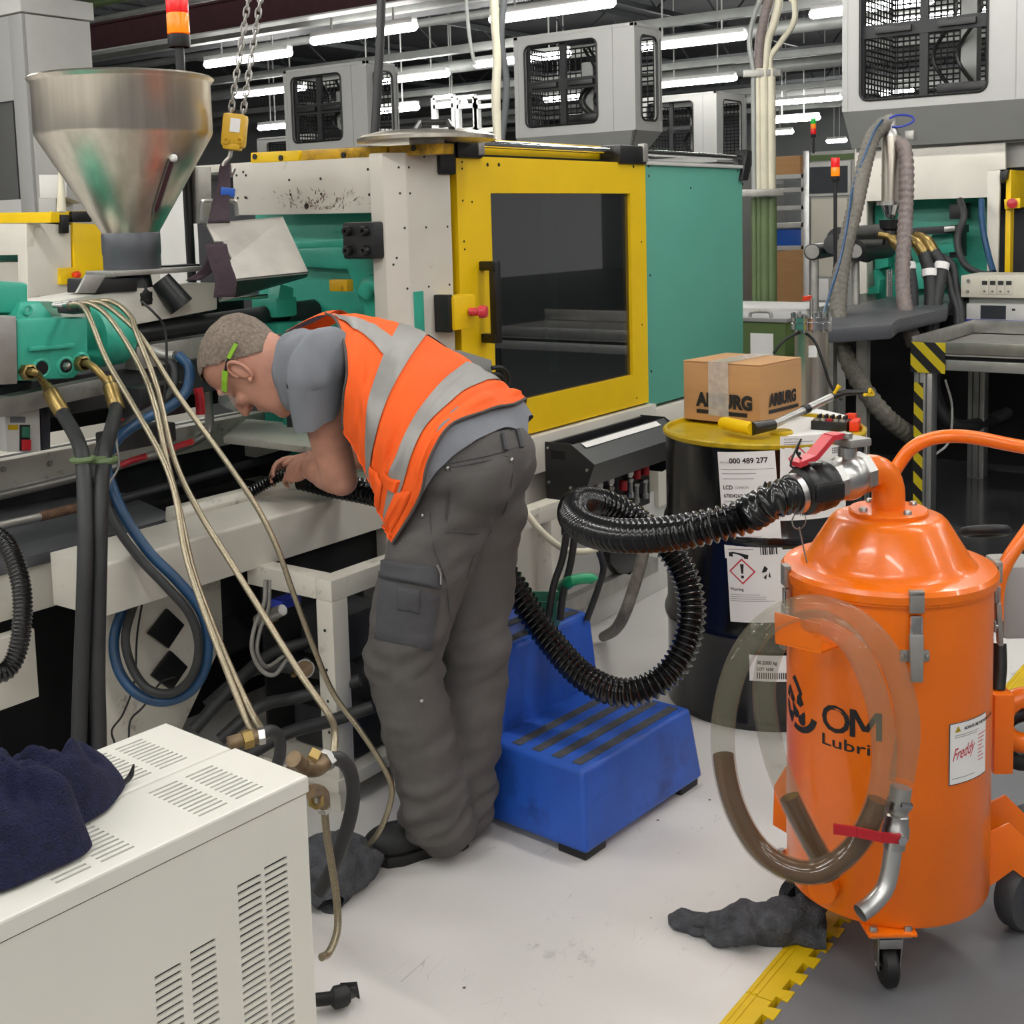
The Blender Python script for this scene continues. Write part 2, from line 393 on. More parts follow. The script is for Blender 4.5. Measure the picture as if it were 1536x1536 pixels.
# ================================================================ the moulding machine being serviced
YD, YL, XP = 2.31, 2.36, 2.66
mach = thing('injection_moulding_machine', 'cream and teal injection moulding machine with a yellow sliding guard door', 'machine', (3.2, 2.8, 0))
def mpart(name, m, ma, label=None, parent=mach, smooth=38): return obj(name, m, ma, parent, label=label, smooth=smooth)
XDL, XDR = PY(684, 240, YD).x, PY(970, 400, YD).x          # door
ZDT, ZDB = PY(820, 239, YD).z, PY(880, 628, YD).z
XTR = PY(1118, 400, YD).x; ZTB = PY(1050, 590, YD).z
WX0, WX1 = PY(739, 400, YD).x, PY(947, 400, YD).x; WZ1, WZ0 = PY(840, 290, YD).z, PY(860, 583, YD).z
# machine base and bed
mpart('base', MB().box(2.62, XTR, 2.42, 3.30, .0, .62, .01), 'cream')
mpart('base_panel', MB().poly([(2.60, 2.36, .10), (2.60, 2.36, .66), (2.60, 2.42, .66), (2.60, 2.42, .10)], (XTR-2.60, 0, 0), .004), 'cream')
mpart('base_panel', MB().box(3.35, XTR-.02, 2.325, 2.42, .0, .40, .006), 'grey_white')
mpart('foot_rail', MB().box(3.15, 4.05, 2.29, 2.335, .10, .155, .004), 'steel_dull')
xl0 = PY(153, 924, YL).x; zl0, zl1 = PY(330, 870, YL).z, PY(330, 797, YL).z
mpart('bed_lip', MB().poly([(xl0, YL, zl0), (xl0, YL, zl1-.006), (xl0, YL+.006, zl1), (xl0, 2.545, zl1+.004), (xl0, 2.545, zl0)], (2.70-xl0, 0, 0), .003), 'cream', 'cream front lip of the bed')
mpart('bed_lip_end', MB().poly([(xl0-.006, YL+.002, zl0), (xl0-.006, YL+.002, zl1), PX(124, 829, xl0-.006), PX(93, 870, xl0-.006)], (.012, 0, 0), .002), 'cream')
mpart('bed_rail', MB().poly([(2.02, 2.548, zl1-.03), (2.02, 2.548, zl1+.014), (2.02, 2.565, zl1+.028), (2.02, 2.60, zl1+.028), (2.02, 2.61, zl1-.03)], (.72, 0, 0), .004), 'cream_worn')
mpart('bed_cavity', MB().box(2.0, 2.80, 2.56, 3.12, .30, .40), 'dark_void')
mpart('bed_wall', MB().box(1.0, 2.82, 3.10, 3.13, .30, .84), 'dark_machine')
mpart('bed_wall', MB().box(2.0, 2.80, 2.575, 2.60, .35, zl1-.01), 'dark_machine')
# white under-structure to the left, plate cover, pipes over the bed
pl = [PZ(-80, 868, .70), PZ(265, 774, .70), PZ(188, 740, .70), PZ(95, 720, .70), PZ(-80, 738, .70)]
mpart('cover_plate', MB().poly(pl, (0, 0, -.028), .003), 'dark_plate', 'dark grey sliding plate')
mpart('cover_plate', MB().poly([PZ(-80, 800, .715), PZ(120, 757, .715), PZ(150, 740, .715), PZ(-80, 775, .715)], (0, 0, -.012), .002), 'dark_plate')
mpart('bed_side', MB().box(.5, 1.98, 2.60, 2.64, .56, .67, .003), 'cream')
mpart('bed_side', MB().box(.5, 1.60, 2.56, 2.60, PY(60, 1045, 2.56).z, PY(60, 940, 2.56).z, .004), 'cream', 'cream lower side panel')
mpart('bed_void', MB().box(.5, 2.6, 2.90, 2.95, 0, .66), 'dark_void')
wb = MB().poly([PY(150, 895, 2.53), PY(330, 850, 2.53), PY(335, 960, 2.53), PY(275, 1090, 2.53), PY(245, 1180, 2.53), PY(150, 1180, 2.53)], (0, .02, 0), .002)
mpart('splash_panel', wb, 'cream_worn', 'stained cream panel under the bed')
for cx, cy in ((246, 942), (251, 1005)):
    mpart('cover_patch', MB().poly([PY(cx-27, cy+8, 2.525), PY(cx+2, cy-30, 2.525), PY(cx+27, cy-6, 2.525), PY(cx+3, cy+30, 2.525)], (0, -.012, 0), .003), 'black_plastic', 'black diamond cover')
far_z = PY(100, 667, 3.12).z
mpart('far_rail', MB().box(.6, 2.80, 3.06, 3.16, far_z-.085, far_z, .004), 'cream_worn')
bolts(mach, [PY(5, 704, 3.058), PY(75, 695, 3.058), PY(200, 670, 3.058), PY(260, 657, 3.058)], .008, (0, -1, 0))
mpart('cross_beam', MB().poly([PX(321, 662, 2.74), PX(470, 684, 2.74), PX(470, 702, 2.74), PX(321, 676, 2.74)], (.05, 0, 0), .004), 'cream_worn')
mpart('catch_tray', MB().poly([PZ(335, 655, .83), PZ(480, 672, .83), PZ(500, 640, .83), PZ(370, 628, .83)], (0, 0, -.02), .002), 'cream_worn')
pipe = smooth_path([PY(-40, 752, 2.98), PY(120, 714, 2.98), PY(265, 672, 2.98), PY(303, 655, 2.98), PY(314, 640, 2.98), PY(312, 600, 2.98), PY(308, 540, 2.98)], 6)
mpart('guide_pipe', MB().tube(pipe, .014, 12), 'steel_dull')
pipe = smooth_path([PY(150, 758, 2.80), PY(280, 722, 2.80), PY(400, 688, 2.80), PY(428, 678, 2.80), PY(436, 664, 2.80), PY(436, 620, 2.80), PY(434, 560, 2.80)], 6)
mpart('guide_pipe', MB().tube(pipe, .013, 12), 'dark_machine')
mpart('guide_rod', MB().tube([PY(-40, 797, 2.70), PY(60, 775, 2.70), PY(125, 760, 2.70)], .010, 10), 'steel_dull')
mpart('guide_rod', MB().tube([PY(60, 775, 2.70), PY(118, 761, 2.70)], .0125, 10), 'rusty', 'rusty stretch of the rod')
# ---- clamp unit housing
zc = PY(640, 230, YD).z
mpart('clamp_housing', MB().box(XP+.14, XTR-.01, 2.36, 3.35, .62, ZDT-.03, .004), 'dark_machine')
mpart('corner_column', MB().poly([(PY(611, 300, YD).x, YD, .80), (XDL-.03, YD, .80), (XDL-.03, YD+.05, .80), (XP, 2.40, .80), (XP-.03, 2.40, .80), (XP-.03, 2.35, .80)], (0, 0, zc-.80), .004), 'cream', 'cream corner column')
mpart('corner_column', MB().box(XP+.03, XDL-.02, YD+.01, 2.40, .62, .80, .003), 'cream')
mpart('column_gap', MB().box(XDL-.03, XDL+.02, YD+.03, YD+.06, .70, ZDT), 'dark_void')
mpart('teal_notch', MB().box(PY(621, 470, YD).x, PY(635, 470, YD).x, YD-.003, YD+.01, PY(628, 520, YD).z, PY(628, 437, YD).z), 'teal_cast')
mpart('end_panel', MB().poly([PX(348, 246.5, XP), PX(583, 234, XP), PX(585, 319, XP), PX(352, 323, XP)], (.02, 0, 0), .003), 'cream', 'cream panel splashed with oil')
for a, b in ((365, 258), (368, 296), (355, 263), (369, 263), (357, 297), (370, 297), (434, 270), (436, 292), (481, 268), (482, 291), (552, 254), (567, 254), (554, 292), (569, 291)):
    mpart('screw_hole', MB().lathe([(0, .0015), (.004, .0015), (.004, -.001)], PX(a, b, XP), (-1, 0, 0), 8), 'black_plastic')
mpart('screw_hole', MB().lathe([(0, .0015), (.009, .0015), (.009, -.001)], PX(460, 309, XP), (-1, 0, 0), 10), 'black_plastic')
for a, b in ((598, 251), (613, 251), (600, 290), (615, 290), (607, 342), (639, 341), (671, 340), (611, 433), (643, 430), (674, 427), (636, 235), (595, 387), (590, 397)):
    mpart('screw_hole', MB().lathe([(0, .0015), (.0035, .0015), (.0035, -.001)], PY(a, b, YD), (0, -1, 0), 8), 'black_plastic')
# oil streaks: thin splashes fanning up from the hole
sp = MB()
for i in range(150):
    ang = random.uniform(.12, 2.7); dd = random.uniform(5, 62)*(.55+.5*abs(math.cos(ang))); cx, cy = 470+random.uniform(-35, 45)+dd*math.cos(ang)*1.1, 317-dd*math.sin(ang)*.75
    if not 350 < cx < 582 or not 242 < cy < 319: continue
    L = random.uniform(2, 7); w_ = random.uniform(.3, .9); dx, dy = math.cos(ang)*L, -math.sin(ang)*L
    q = [(cx-w_, cy), (cx+w_, cy), (cx+dx+w_*.3, cy+dy), (cx+dx-w_*.3, cy+dy)]
    sp.add([PX(a, b, XP-.0008-.00002*i) for a, b in q], [(0, 1, 2, 3)])
o = mpart('oil_splash', sp, 'rusty', smooth=0); o['kind'] = 'stuff'
# yellow top beams along the end panel
for a, b in ((376, 448), (452, 580), (584, 664)):
    q = [PX(a, 229-(a-376)*.05, XP+.03), PX(b, 229-(b-376)*.05, XP+.03), PX(b, 245-(b-376)*.05, XP+.03), PX(a, 245-(a-376)*.05, XP+.03)]
    mpart('top_beam', MB().poly(q, (.05, 0, 0), .003), 'yellow' if a < 400 else 'yellow_oily', 'oily yellow beam' if a > 400 else None)
for a, b in ((382, 235), (421, 237), (515, 233), (620, 222)):
    mpart('beam_hole', MB().lathe([(0, .002), (.009, .002), (.009, -.002)], PX(a, b, XP+.028), (-1, 0, 0), 10), 'black_plastic')
mpart('roof_plate', MB().box(XP+.04, XTR-.02, 2.38, 3.30, zc-.02, zc+.005, .003), 'cream')
# ---- sliding guard door
door = mpart('guard_door', MB().box(XDL, XDL+.001, YD, YD+.001, ZDB+.3, ZDB+.301), 'yellow')
def dframe(x0, x1, z0, z1): return MB().box(x0, x1, YD, YD+.035, z0, z1, .003)
fr = MB()
for a in ((XDL, WX0, ZDB, ZDT), (WX1, XDR, ZDB, ZDT), (WX0, WX1, WZ1, ZDT), (WX0, WX1, ZDB, WZ0)): fr.box(a[0], a[1], YD, YD+.035, a[2], a[3], .0)
obj('door_frame', fr, 'yellow', door, label='yellow steel door frame', smooth=0)
obj('door_pane', MB().box(WX0, WX1, YD+.012, YD+.018, WZ0, WZ1), 'pane_dark', door, label='dark tinted glass pane', smooth=0)
obj('tie_bar', MB().box(WX0+.34, WX0+.40, YD+.03, YD+.045, WZ0+.06, WZ1), 'teal_cast', door); obj('tie_bar', MB().box(WX0+.62, WX0+.72, YD+.03, YD+.045, WZ0, WZ1), 'olive_green', door)
ra = MB()
for a in ((WX0-.004, WX0, WZ0, WZ1), (WX1, WX1+.004, WZ0, WZ1), (WX0, WX1, WZ1, WZ1+.004), (WX0, WX1, WZ0-.004, WZ0)): ra.box(a[0], a[1], YD-.002, YD+.001, a[2], a[3])
hx0, hx1 = PY(720, 450, YD).x, PY(741, 450, YD-.05).x; hz0, hz1 = PY(730, 506, YD).z, PY(730, 398, YD).z
hm = MB().obox(((hx0+hx1)/2+.01, YD-.05, (hz0+hz1)/2), (.028, .026, hz1-hz0+.03), None, .005)
for z in (hz0, hz1): hm.poly([(hx0, YD, z-.014), (hx0+.03, YD, z-.014), (hx1+.012, YD-.06, z-.014), (hx1-.012, YD-.06, z-.014)], (0, 0, .028), .003)
obj('handle', hm, 'black_plastic', door, label='black bow handle')
for a, b in ((731, 247), (748, 247), (950, 250), (962, 363), (963, 487), (955, 597), (693, 243), (693, 253), (696, 362), (697, 374), (694, 301), (708, 303)):
    obj('screw_hole', MB().lathe([(0, .0012), (.006 if b < 260 and a > 700 else .0035, .0012), (.0035, -.001)], PY(a, b, YD), (0, -1, 0), 8), 'black_plastic', door)
# teal side panel
mpart('side_panel', MB().box(XDR+.006, XTR, YD+.012, YD+.03, ZTB, ZDT-.005, .002), 'teal', 'flat teal side panel')
for a, b in ((973, 249), (973, 264), (1106, 256), (1036, 282), (975, 413), (977, 557), (1114, 276)):
    mpart('screw_hole', MB().lathe([(0, .0012), (.005, .0012), (.005, -.001)], PY(a, b, YD+.012), (0, -1, 0), 8), 'black_plastic')
mpart('panel_top_edge', MB().box(XDR+.006, XTR-.01, YD+.0, YD+.04, ZDT-.005, ZDT+.008, .003), 'grey_white')
# sills under the door
zs = PY(900, 650, YD).z
mpart('sill', MB().box(XDL-.05, PY(978, 620, YD).x, YD-.02, YD+.06, PY(815, 705, YD).z, ZDB-.008, .004), 'cream', 'cream sill under the door')
mpart('sill', MB().box(PY(978, 620, YD).x, XTR, YD+.0, YD+.07, ZTB-.10, ZTB-.012, .004), 'cream')
mpart('base_panel', MB().box(PY(985, 640, YD).x, XTR, YD-.005, YD+.05, .34, ZTB-.11, .006), 'cream')
# rail and carriers above the door
zr = PY(800, 220, YD+.03).z; xr0, xr1 = PY(660, 220, YD+.03).x, PY(1124, 236, YD+.03).x
mpart('guide_rail', MB().cyl((xr0, YD+.03, zr), (xr1, YD+.03, zr), .012, n=16), 'chrome', 'chrome guide rail')
mpart('top_beam', MB().box(PY(722, 215, YD+.08).x, PY(928, 220, YD+.08).x, YD+.08, YD+.16, ZDT+.012, PY(800, 213, YD+.08).z, .003), 'yellow')
mpart('rail_gap', MB().box(XDL+.05, XDR-.05, YD+.04, YD+.16, ZDT-.03, ZDT+.010), 'dark_void')
for a, b, z0, z1 in ((657, 681, 262, 203), (684, 722, 237, 204), (928, 968, 246, 217)):
    x0, x1 = PY(a, 220, YD-.005).x, PY(b, 220, YD-.005).x
    mpart('rail_carrier', MB().box(x0, x1, YD-.012, YD+.075, PY(a, z0, YD).z, PY(a, z1, YD).z, .008), 'black_plastic', 'black plastic rail carrier')
for a in (714, 962):
    x0 = PY(a, 220, YD-.005).x; mpart('carrier_plate', MB().box(x0, x0+.03, YD-.016, YD+.01, ZDT+.004, ZDT+.07, .003), 'steel_dull')
xe = PY(1119, 250, YD).x
mpart('rail_end', MB().poly([(xe-.05, YD-.005, ZDT-.055), (xe+.01, YD-.005, ZDT-.055), (xe+.05, YD-.005, ZDT+.01), (xe+.05, YD-.005, zr+.03), (xe+.01, YD-.005, zr+.035), (xe-.02, YD-.005, zr-.03)], (0, .06, 0), .005), 'black_plastic', 'black rail end bracket')
mpart('yellow_stop', MB().box(XTR+.004, XTR+.03, YD+.04, YD+.08, PY(1122, 335, YD).z, PY(1122, 285, YD).z, .002), 'yellow')
# emergency stop box on the column
p = PY(684, 468, YD-.03)
es = mpart('emergency_stop', MB().obox((p.x+.0, YD-.035, p.z), (.10, .06, .10), None, .006), 'yellow', 'yellow emergency stop box')
obj('stop_back', MB().box(p.x-.065, p.x-.045, YD-.055, YD, p.z-.055, p.z+.055, .004), 'black_plastic', es)
obj('stop_button', MB().lathe([(0, .055), (.016, .053), (.019, .045), (.019, .032), (.012, .028), (.012, 0)], (p.x+.02, YD-.065, p.z), (0.35, -1, 0), 18), 'pink_red', es, label='red mushroom button')
# things on the housing roof
pan = thing('drip_pan', 'stainless steel lid with a black grab handle lying on top of the machine', 'lid', (3.0, 2.75, zc+.005))
c = PZ(640, 206, zc+.045)
obj('pan', MB().lathe([(0, .012), (.15, .014), (.185, .006), (.20, -.002), (.20, -.012), (.18, -.012), (0, -.006)], c, (0, 0, 1), 40), 'steel_brushed', pan)
obj('pan_foot', MB().lathe([(.05, 0), (.05, zc+.005-c.z)], c+V(0, 0, -.008), (0, 0, 1), 24), 'steel_dull', pan)
hp = [PZ(622, 197, c.z+.01), PZ(630, 184, c.z+.045), PZ(672, 183, c.z+.045), PZ(678, 194, c.z+.01)]
obj('grab_handle', MB().tube(hp, .009, 8), 'black_plastic', pan)
# ---- fixed platen
XB = XP+.10
plt = mpart('fixed_platen', MB().box(XB, XB+.06, 2.41, 3.02, .72, PX(480, 318, XB).z, .006), 'teal_cast', 'teal cast platen')
obj('platen_rib', MB().poly([PX(435, 400, XB-.05), PX(435, 372, XB-.05), PX(560, 368, XB-.05), PX(600, 366, XB-.05), PX(605, 560, XB-.05), PX(560, 560, XB-.05), PX(545, 470, XB-.05), PX(520, 405, XB-.05)], (.06, 0, 0), .012), 'teal_cast', plt)
obj('platen_rib', MB().poly([PX(440, 362, XB-.02), PX(600, 352, XB-.02), PX(600, 368, XB-.02), PX(440, 372, XB-.02)], (.04, 0, 0), .006), 'teal_cast', plt)
obj('platen_rib', MB().tube(smooth_path([PX(548, 440, XB-.06), PX(560, 425, XB-.06), PX(575, 432, XB-.06), PX(582, 470, XB-.06), PX(585, 520, XB-.06)], 5), .03, 12), 'teal_cast', plt)
obj('platen_rib', MB().box(XB-.05, XB+.02, 2.46, 2.62, .66, .98, .02), 'teal_cast', plt)
obj('platen_rib', MB().box(XB-.08, XB+.02, 2.70, 2.86, .66, 1.10, .02), 'teal_cast', plt)
yb0, yb1 = PX(561, 360, XP-.07).y, PX(513, 360, XP-.07).y; zb0, zb1 = PX(540, 389, XP-.07).z, PX(540, 333, XP-.07).z
bb = mpart('clamp_block', MB().box(XP-.07, XB, yb0, yb1, zb0, zb1, .010), 'black_paint', 'black block with four socket bolts')
for yy in (yb0+.028, yb1-.028):
    for zz in (zb0+.025, zb1-.025): obj('socket_bolt', MB().lathe([(.005, .006), (.005, .018), (.012, .018), (.014, .015), (.014, 0)], (XP-.07, yy, zz), (-1, 0, 0), 14), 'black_plastic', bb)
# ---- injection unit
YA = 2.77
inj = mach
def ip(name, m, ma, label=None, parent=inj): return obj(name, m, ma, parent, label=label)
yf = 2.60
ip('housing', MB().poly([PY(25, 478, yf), PY(133, 476, yf), PY(134, 545, yf), PY(112, 568, yf), PY(27, 572, yf)], (0, .26, 0), .012), 'teal_cast', 'teal cylinder housing')
ip('housing', MB().poly([PY(24, 478, yf+.03), PY(30, 452, yf+.05), PY(62, 452, yf+.05), PY(84, 478, yf+.03)], (0, .2, 0), .010), 'teal_cast')
ip('housing', MB().poly([PY(-60, 418, yf+.06), PY(43, 424, yf+.06), PY(43, 470, yf+.06), PY(-60, 470, yf+.06)], (0, .3, 0), .010), 'teal_cast')
ip('housing_rib', MB().poly([PY(42, 520, yf), PY(108, 515, yf), PY(108, 521, yf), PY(42, 527, yf)], (0, -.012, 0), .003), 'teal_cast')
a = PY(134, 506, yf+.11); b = PY(186, 497, yf+.11)
ip('cylinder', MB().lathe([(0, 0), (.075, 0), (.078, .02), (.078, (b-a).length*.75), (.066, (b-a).length*.92), (.05, (b-a).length), (0, (b-a).length)], a, (1, 0, 0), 28), 'teal_cast')
ip('end_plate', MB().poly([PY(-60, 470, yf-.01), PY(25, 474, yf-.01), PY(27, 576, yf-.01), PY(-60, 580, yf-.01)], (0, .05, 0), .004), 'steel_dull', 'grey steel end plate')
lug = PY(41, 465, yf+.03)
ip('lug_bore', MB().torus(lug, .010, .004, (0, 1, 0), 16, 8), 'teal_cast')
for x, y in ((62, 552), (98, 549), (122, 543)):
    p = PY(x, y, yf)
    q = ip('port', MB().torus(p, .020, .005, (0, 1, 0), 18, 8), 'teal_cast')
    obj('port_bore', MB().lathe([(0, .004), (.016, .004), (.017, 0)], p, (0, -1, 0), 16), 'dark_void', q)
    if x == 98: obj('plug', MB().lathe([(0, .016), (.007, .014), (.012, .005), (.012, 0)], p, (0, -1, 0), 6), 'steel', q)
bl0, bl1 = PY(120, 512, YA), PY(402, 468, YA)
ip('barrel', MB().cyl(bl0, (PY(470, 460, YA).x, YA, bl1.z), .026, n=24), 'black_paint', 'glossy black barrel tube')
ip('slide_rod', MB().cyl(PY(330, 450, YA-.05), PY(400, 444, YA-.05), .007, n=10), 'chrome')
cl = PY(412, 470, YA)
for dz, h in ((.02, .06), (-.05, .05)):
    ip('clamp', MB().obox((cl.x, YA, cl.z+dz), (.085, .11, h), None, .010), 'teal_cast')
ip('clamp', MB().obox((cl.x+.0, YA-.03, cl.z+.06), (.06, .05, .05), (0, .3, 0), .010), 'teal_cast')
cl2 = PY(462, 462, YA)
ip('nozzle', MB().cyl((cl.x+.04, YA, cl.z), (cl2.x+.12, YA, cl2.z-.01), .032, .028, 20), 'dark_machine')
ip('clamp', MB().obox((PY(505, 455, YA).x, YA, cl.z), (.09, .13, .12), None, .012), 'teal_cast')
ip('hose_header', MB().poly([PD(84, 455, 2.95), PD(112, 453, 2.96), PD(116, 467, 2.96), PD(86, 470, 2.95)], FW*.10, .004), 'black_paint')
ip('sensor', MB().obox(PX(512, 428, XP-.02), (.03, .07, .035), None, .004), 'hoist_yellow', 'yellow sensor block')
# sheet covers around the barrel
ip('barrel_cover', MB().poly([PY(78, 452, YA-.05), PY(205, 432, YA-.05), PY(326, 424, YA-.05), PY(326, 464, YA-.05), PY(205, 487, YA-.05), PY(110, 500, YA-.05)], (0, .16, 0), .004), 'cream', 'grey cream barrel cover')
ip('cover_slot', MB().poly([PY(211, 440, YA-.054), PY(229, 437, YA-.054), PY(229, 456, YA-.054), PY(214, 459, YA-.054)], (0, .006, 0), .002), 'black_plastic')
ip('carriage_and_void', MB().box(1.40, 2.60, YA+.02, YA+.20, .98, 1.08, .01), 'dark_machine')
ip('carriage_and_void', MB().box(1.30, 2.70, 3.02, 3.09, .90, 1.25, .01), 'dark_void')  # dark sheet by the far rail: shade of the gap put into colour
ip('carriage_beam', MB().poly([PY(-60, 610, YA-.09), PY(165, 565, YA-.09), PY(165, 590, YA-.09), PY(-60, 640, YA-.09)], (0, .05, 0), .004), 'steel_dull')
ip('carriage_beam', MB().poly([PY(205, 520, YA-.02), PY(330, 500, YA-.02), PY(330, 530, YA-.02), PY(205, 556, YA-.02)], (0, .05, 0), .004), 'steel_dull')
# bent stainless splash guard
g = thing('splash_guard', 'bent stainless steel splash guard over the barrel nozzle', 'guard', PY(390, 380, YA))
gA = [PY(310, 337, 2.66), PY(425, 327, 2.66), PY(463, 409, 2.50), PY(345, 421, 2.50)]
notch = [gA[0], gA[1], gA[2], gA[3], PY(336, 396, 2.55), PY(348, 388, 2.56), PY(335, 362, 2.60), PY(322, 362, 2.61)]
def sheet(pts, th=.004):
    n = (Vector(pts[1])-Vector(pts[0])).cross(Vector(pts[3])-Vector(pts[0])).normalized(); return MB().poly(pts, n*th)
obj('guard_sheet', sheet(notch), 'guard_steel', g, smooth=0)
obj('guard_sheet', sheet([gA[3], gA[2], PY(460, 416, 2.60), PY(352, 447, 2.60)]), 'black_paint', g, smooth=0)
obj('guard_sheet', sheet([gA[0], gA[1], PY(425, 330, 2.78), PY(312, 340, 2.78)]), 'guard_steel', g, smooth=0)
obj('guard_handle', MB().tube(smooth_path([PY(302, 330, 2.64), PY(303, 306, 2.64), PY(308, 302, 2.64), PY(346, 301, 2.64), PY(353, 305, 2.64), PY(355, 324, 2.64)], 4), .006, 8), 'steel', g)
obj('guard_post', MB().poly([PY(297, 250, 2.85), PY(317, 250, 2.85), PY(318, 335, 2.85), PY(300, 335, 2.85)], (0, .05, 0), .003), 'steel_dull', g)
# ---- hopper
hc = PY(187, 200, YA); hc = V(hc.x, YA, 0)
hop = thing('material_hopper', 'brushed stainless steel conical material hopper with a sight slot', 'hopper', (hc.x, YA, PY(200, 440, YA).z))
zz = lambda py: PY(190, py, YA).z
pxr = lambda w: w/2*((Vector((hc.x, YA, 1.5))-CAM).dot(FW))/FPX
hp = [(pxr(252)-.02, zz(122)), (pxr(262), zz(118)), (pxr(268), zz(121)), (pxr(262), zz(125)), (pxr(256), zz(128)), (pxr(256), zz(200)), (pxr(252), zz(206)), (pxr(82), zz(350))]
hm = MB().lathe(hp, (hc.x, YA, 0), (0, 0, 1), 64); obj('hopper_shell', hm, 'steel_brushed', hop, smooth=50)
obj('hopper_inside', MB().lathe([(pxr(252), zz(122)), (pxr(250), zz(195)), (pxr(70), zz(340)), (0, zz(340))], (hc.x, YA, 0), (0, 0, 1), 48), 'steel_dull', hop)
obj('hopper_neck', MB().lathe([(pxr(82), zz(348)), (pxr(86), zz(352)), (pxr(86), zz(380)), (pxr(84), zz(384)), (pxr(84), zz(412)), (0, zz(412))], (hc.x, YA, 0), (0, 0, 1), 40), 'dark_plate', hop)
# sight slot lies on the cone
def cone(a, t): # a = angle, t = 0 top .. 1 neck
    r0, z0, r1, z1 = pxr(252), zz(206), pxr(82), zz(350); r = r0+(r1-r0)*t; return V(hc.x+(r+.002)*math.cos(a), YA+(r+.002)*math.sin(a), z0+(z1-z0)*t)
a_s = math.atan2(-YA, -hc.x)+.66
def on_cone(hw, t0, t1, l):   # rounded strip lying on the cone
    def fn(u, v):
        t = t0+(t1-t0)*u; e = min(1, max(.05, (1-(abs(u-.5)*2)**8))**.5); p = cone(a_s, t); r = math.hypot(p.x-hc.x, p.y-YA)
        q = cone(a_s+(v-.5)*2*hw*e/r, t); d = V(q.x-hc.x, q.y-YA, .1).normalized(); return q+d*l
    return MB().grid(fn, 24, 6)
obj('sight_slot', on_cone(.0075, .24, .80, .0015), 'beam_maroon', hop, label='narrow sight slot')
obj('slot_rim', on_cone(.0125, .20, .84, .0004), 'steel', hop)
obj('slot_cap', MB().ball(cone(a_s, .25), .011, 12, 8), 'paper', hop)
obj('slide_plate', MB().obox((hc.x+.03, YA-.02, zz(408)), (.30, .12, .014), (0, 0, .0), .003), 'steel_dull', hop)
obj('slide_plate', MB().obox((hc.x+.14, YA-.02, zz(406)), (.10, .05, .018), (0, 0, .0), .003), 'black_paint', hop)
obj('throat', MB().lathe([(.045, 0), (.055, -.07), (0, -.07)], (hc.x, YA, zz(412)), (0, 0, 1), 24), 'black_paint', hop)
obj('outlet', MB().lathe([(.030, 0), (.036, .09), (.030, .09), (.026, .03), (0, .03)], PY(240, 420, YA-.05), (.55, -.45, -1), 20), 'black_plastic', hop, label='black plastic outlet spout')
obj('throat_gusset', MB().poly([PY(130, 412, YA-.07), PY(160, 412, YA-.07), PY(143, 440, YA-.07), PY(115, 440, YA-.07)], (0, .01, 0), .002), 'steel_dull', hop)
obj('throat_box', MB().poly([PY(143, 418, YA-.06), PY(206, 416, YA-.06), PY(206, 437, YA-.06), PY(143, 440, YA-.06)], (0, .12, 0), .003), 'black_paint', hop)
# ================================================================ temperature control units (white vented cabinets)
def slot_panel(m, o, u, w, W, H, holes, th=.0015):
    """flat sheet W x H in plane o,u,w with rectangular holes [(x0,x1,y0,y1)] and real hole edges"""
    u = Vector(u).normalized(); w = Vector(w).normalized(); n = u.cross(w); o = Vector(o)
    xs = sorted({0, W, *[round(h[0], 5) for h in holes], *[round(h[1], 5) for h in holes]}); ys = sorted({0, H, *[round(h[2], 5) for h in holes], *[round(h[3], 5) for h in holes]})
    hx = {}
    nx, ny = len(xs)-1, len(ys)-1; solid = np.ones((nx, ny), bool)
    for h in holes:
        i0, i1 = xs.index(round(h[0], 5)), xs.index(round(h[1], 5)); j0, j1 = ys.index(round(h[2], 5)), ys.index(round(h[3], 5)); solid[i0:i1, j0:j1] = False
    P = [o+u*x+w*y for x in xs for y in ys]; fs = []
    # merge runs along u per row
    idx = lambda i, j: i*(ny+1)+j
    for i in range(nx):
        j = 0
        while j < ny:
            if solid[i, j]:
                k = j
                while k+1 < ny and solid[i, k+1]: k += 1
                fs.append((idx(i, j), idx(i+1, j), idx(i+1, k+1), idx(i, k+1))); j = k+1
            else: j += 1
    m.add(P, fs)
    for h in holes:
        q = [o+u*a+w*b for a, b in ((h[0], h[2]), (h[1], h[2]), (h[1], h[3]), (h[0], h[3]))]; d = -n*th*3
        m.add(q+[p+d for p in q], [(0, 1, 5, 4), (1, 2, 6, 5), (2, 3, 7, 6), (3, 0, 4, 7)])
    return m
HZ = .60
hA, hB = PZ(462, 1163, HZ), PZ(0, 1383, HZ); hdir = (hA-hB).normalized(); hrz = math.atan2(hdir.y, hdir.x)
hw = .178; HL = .66
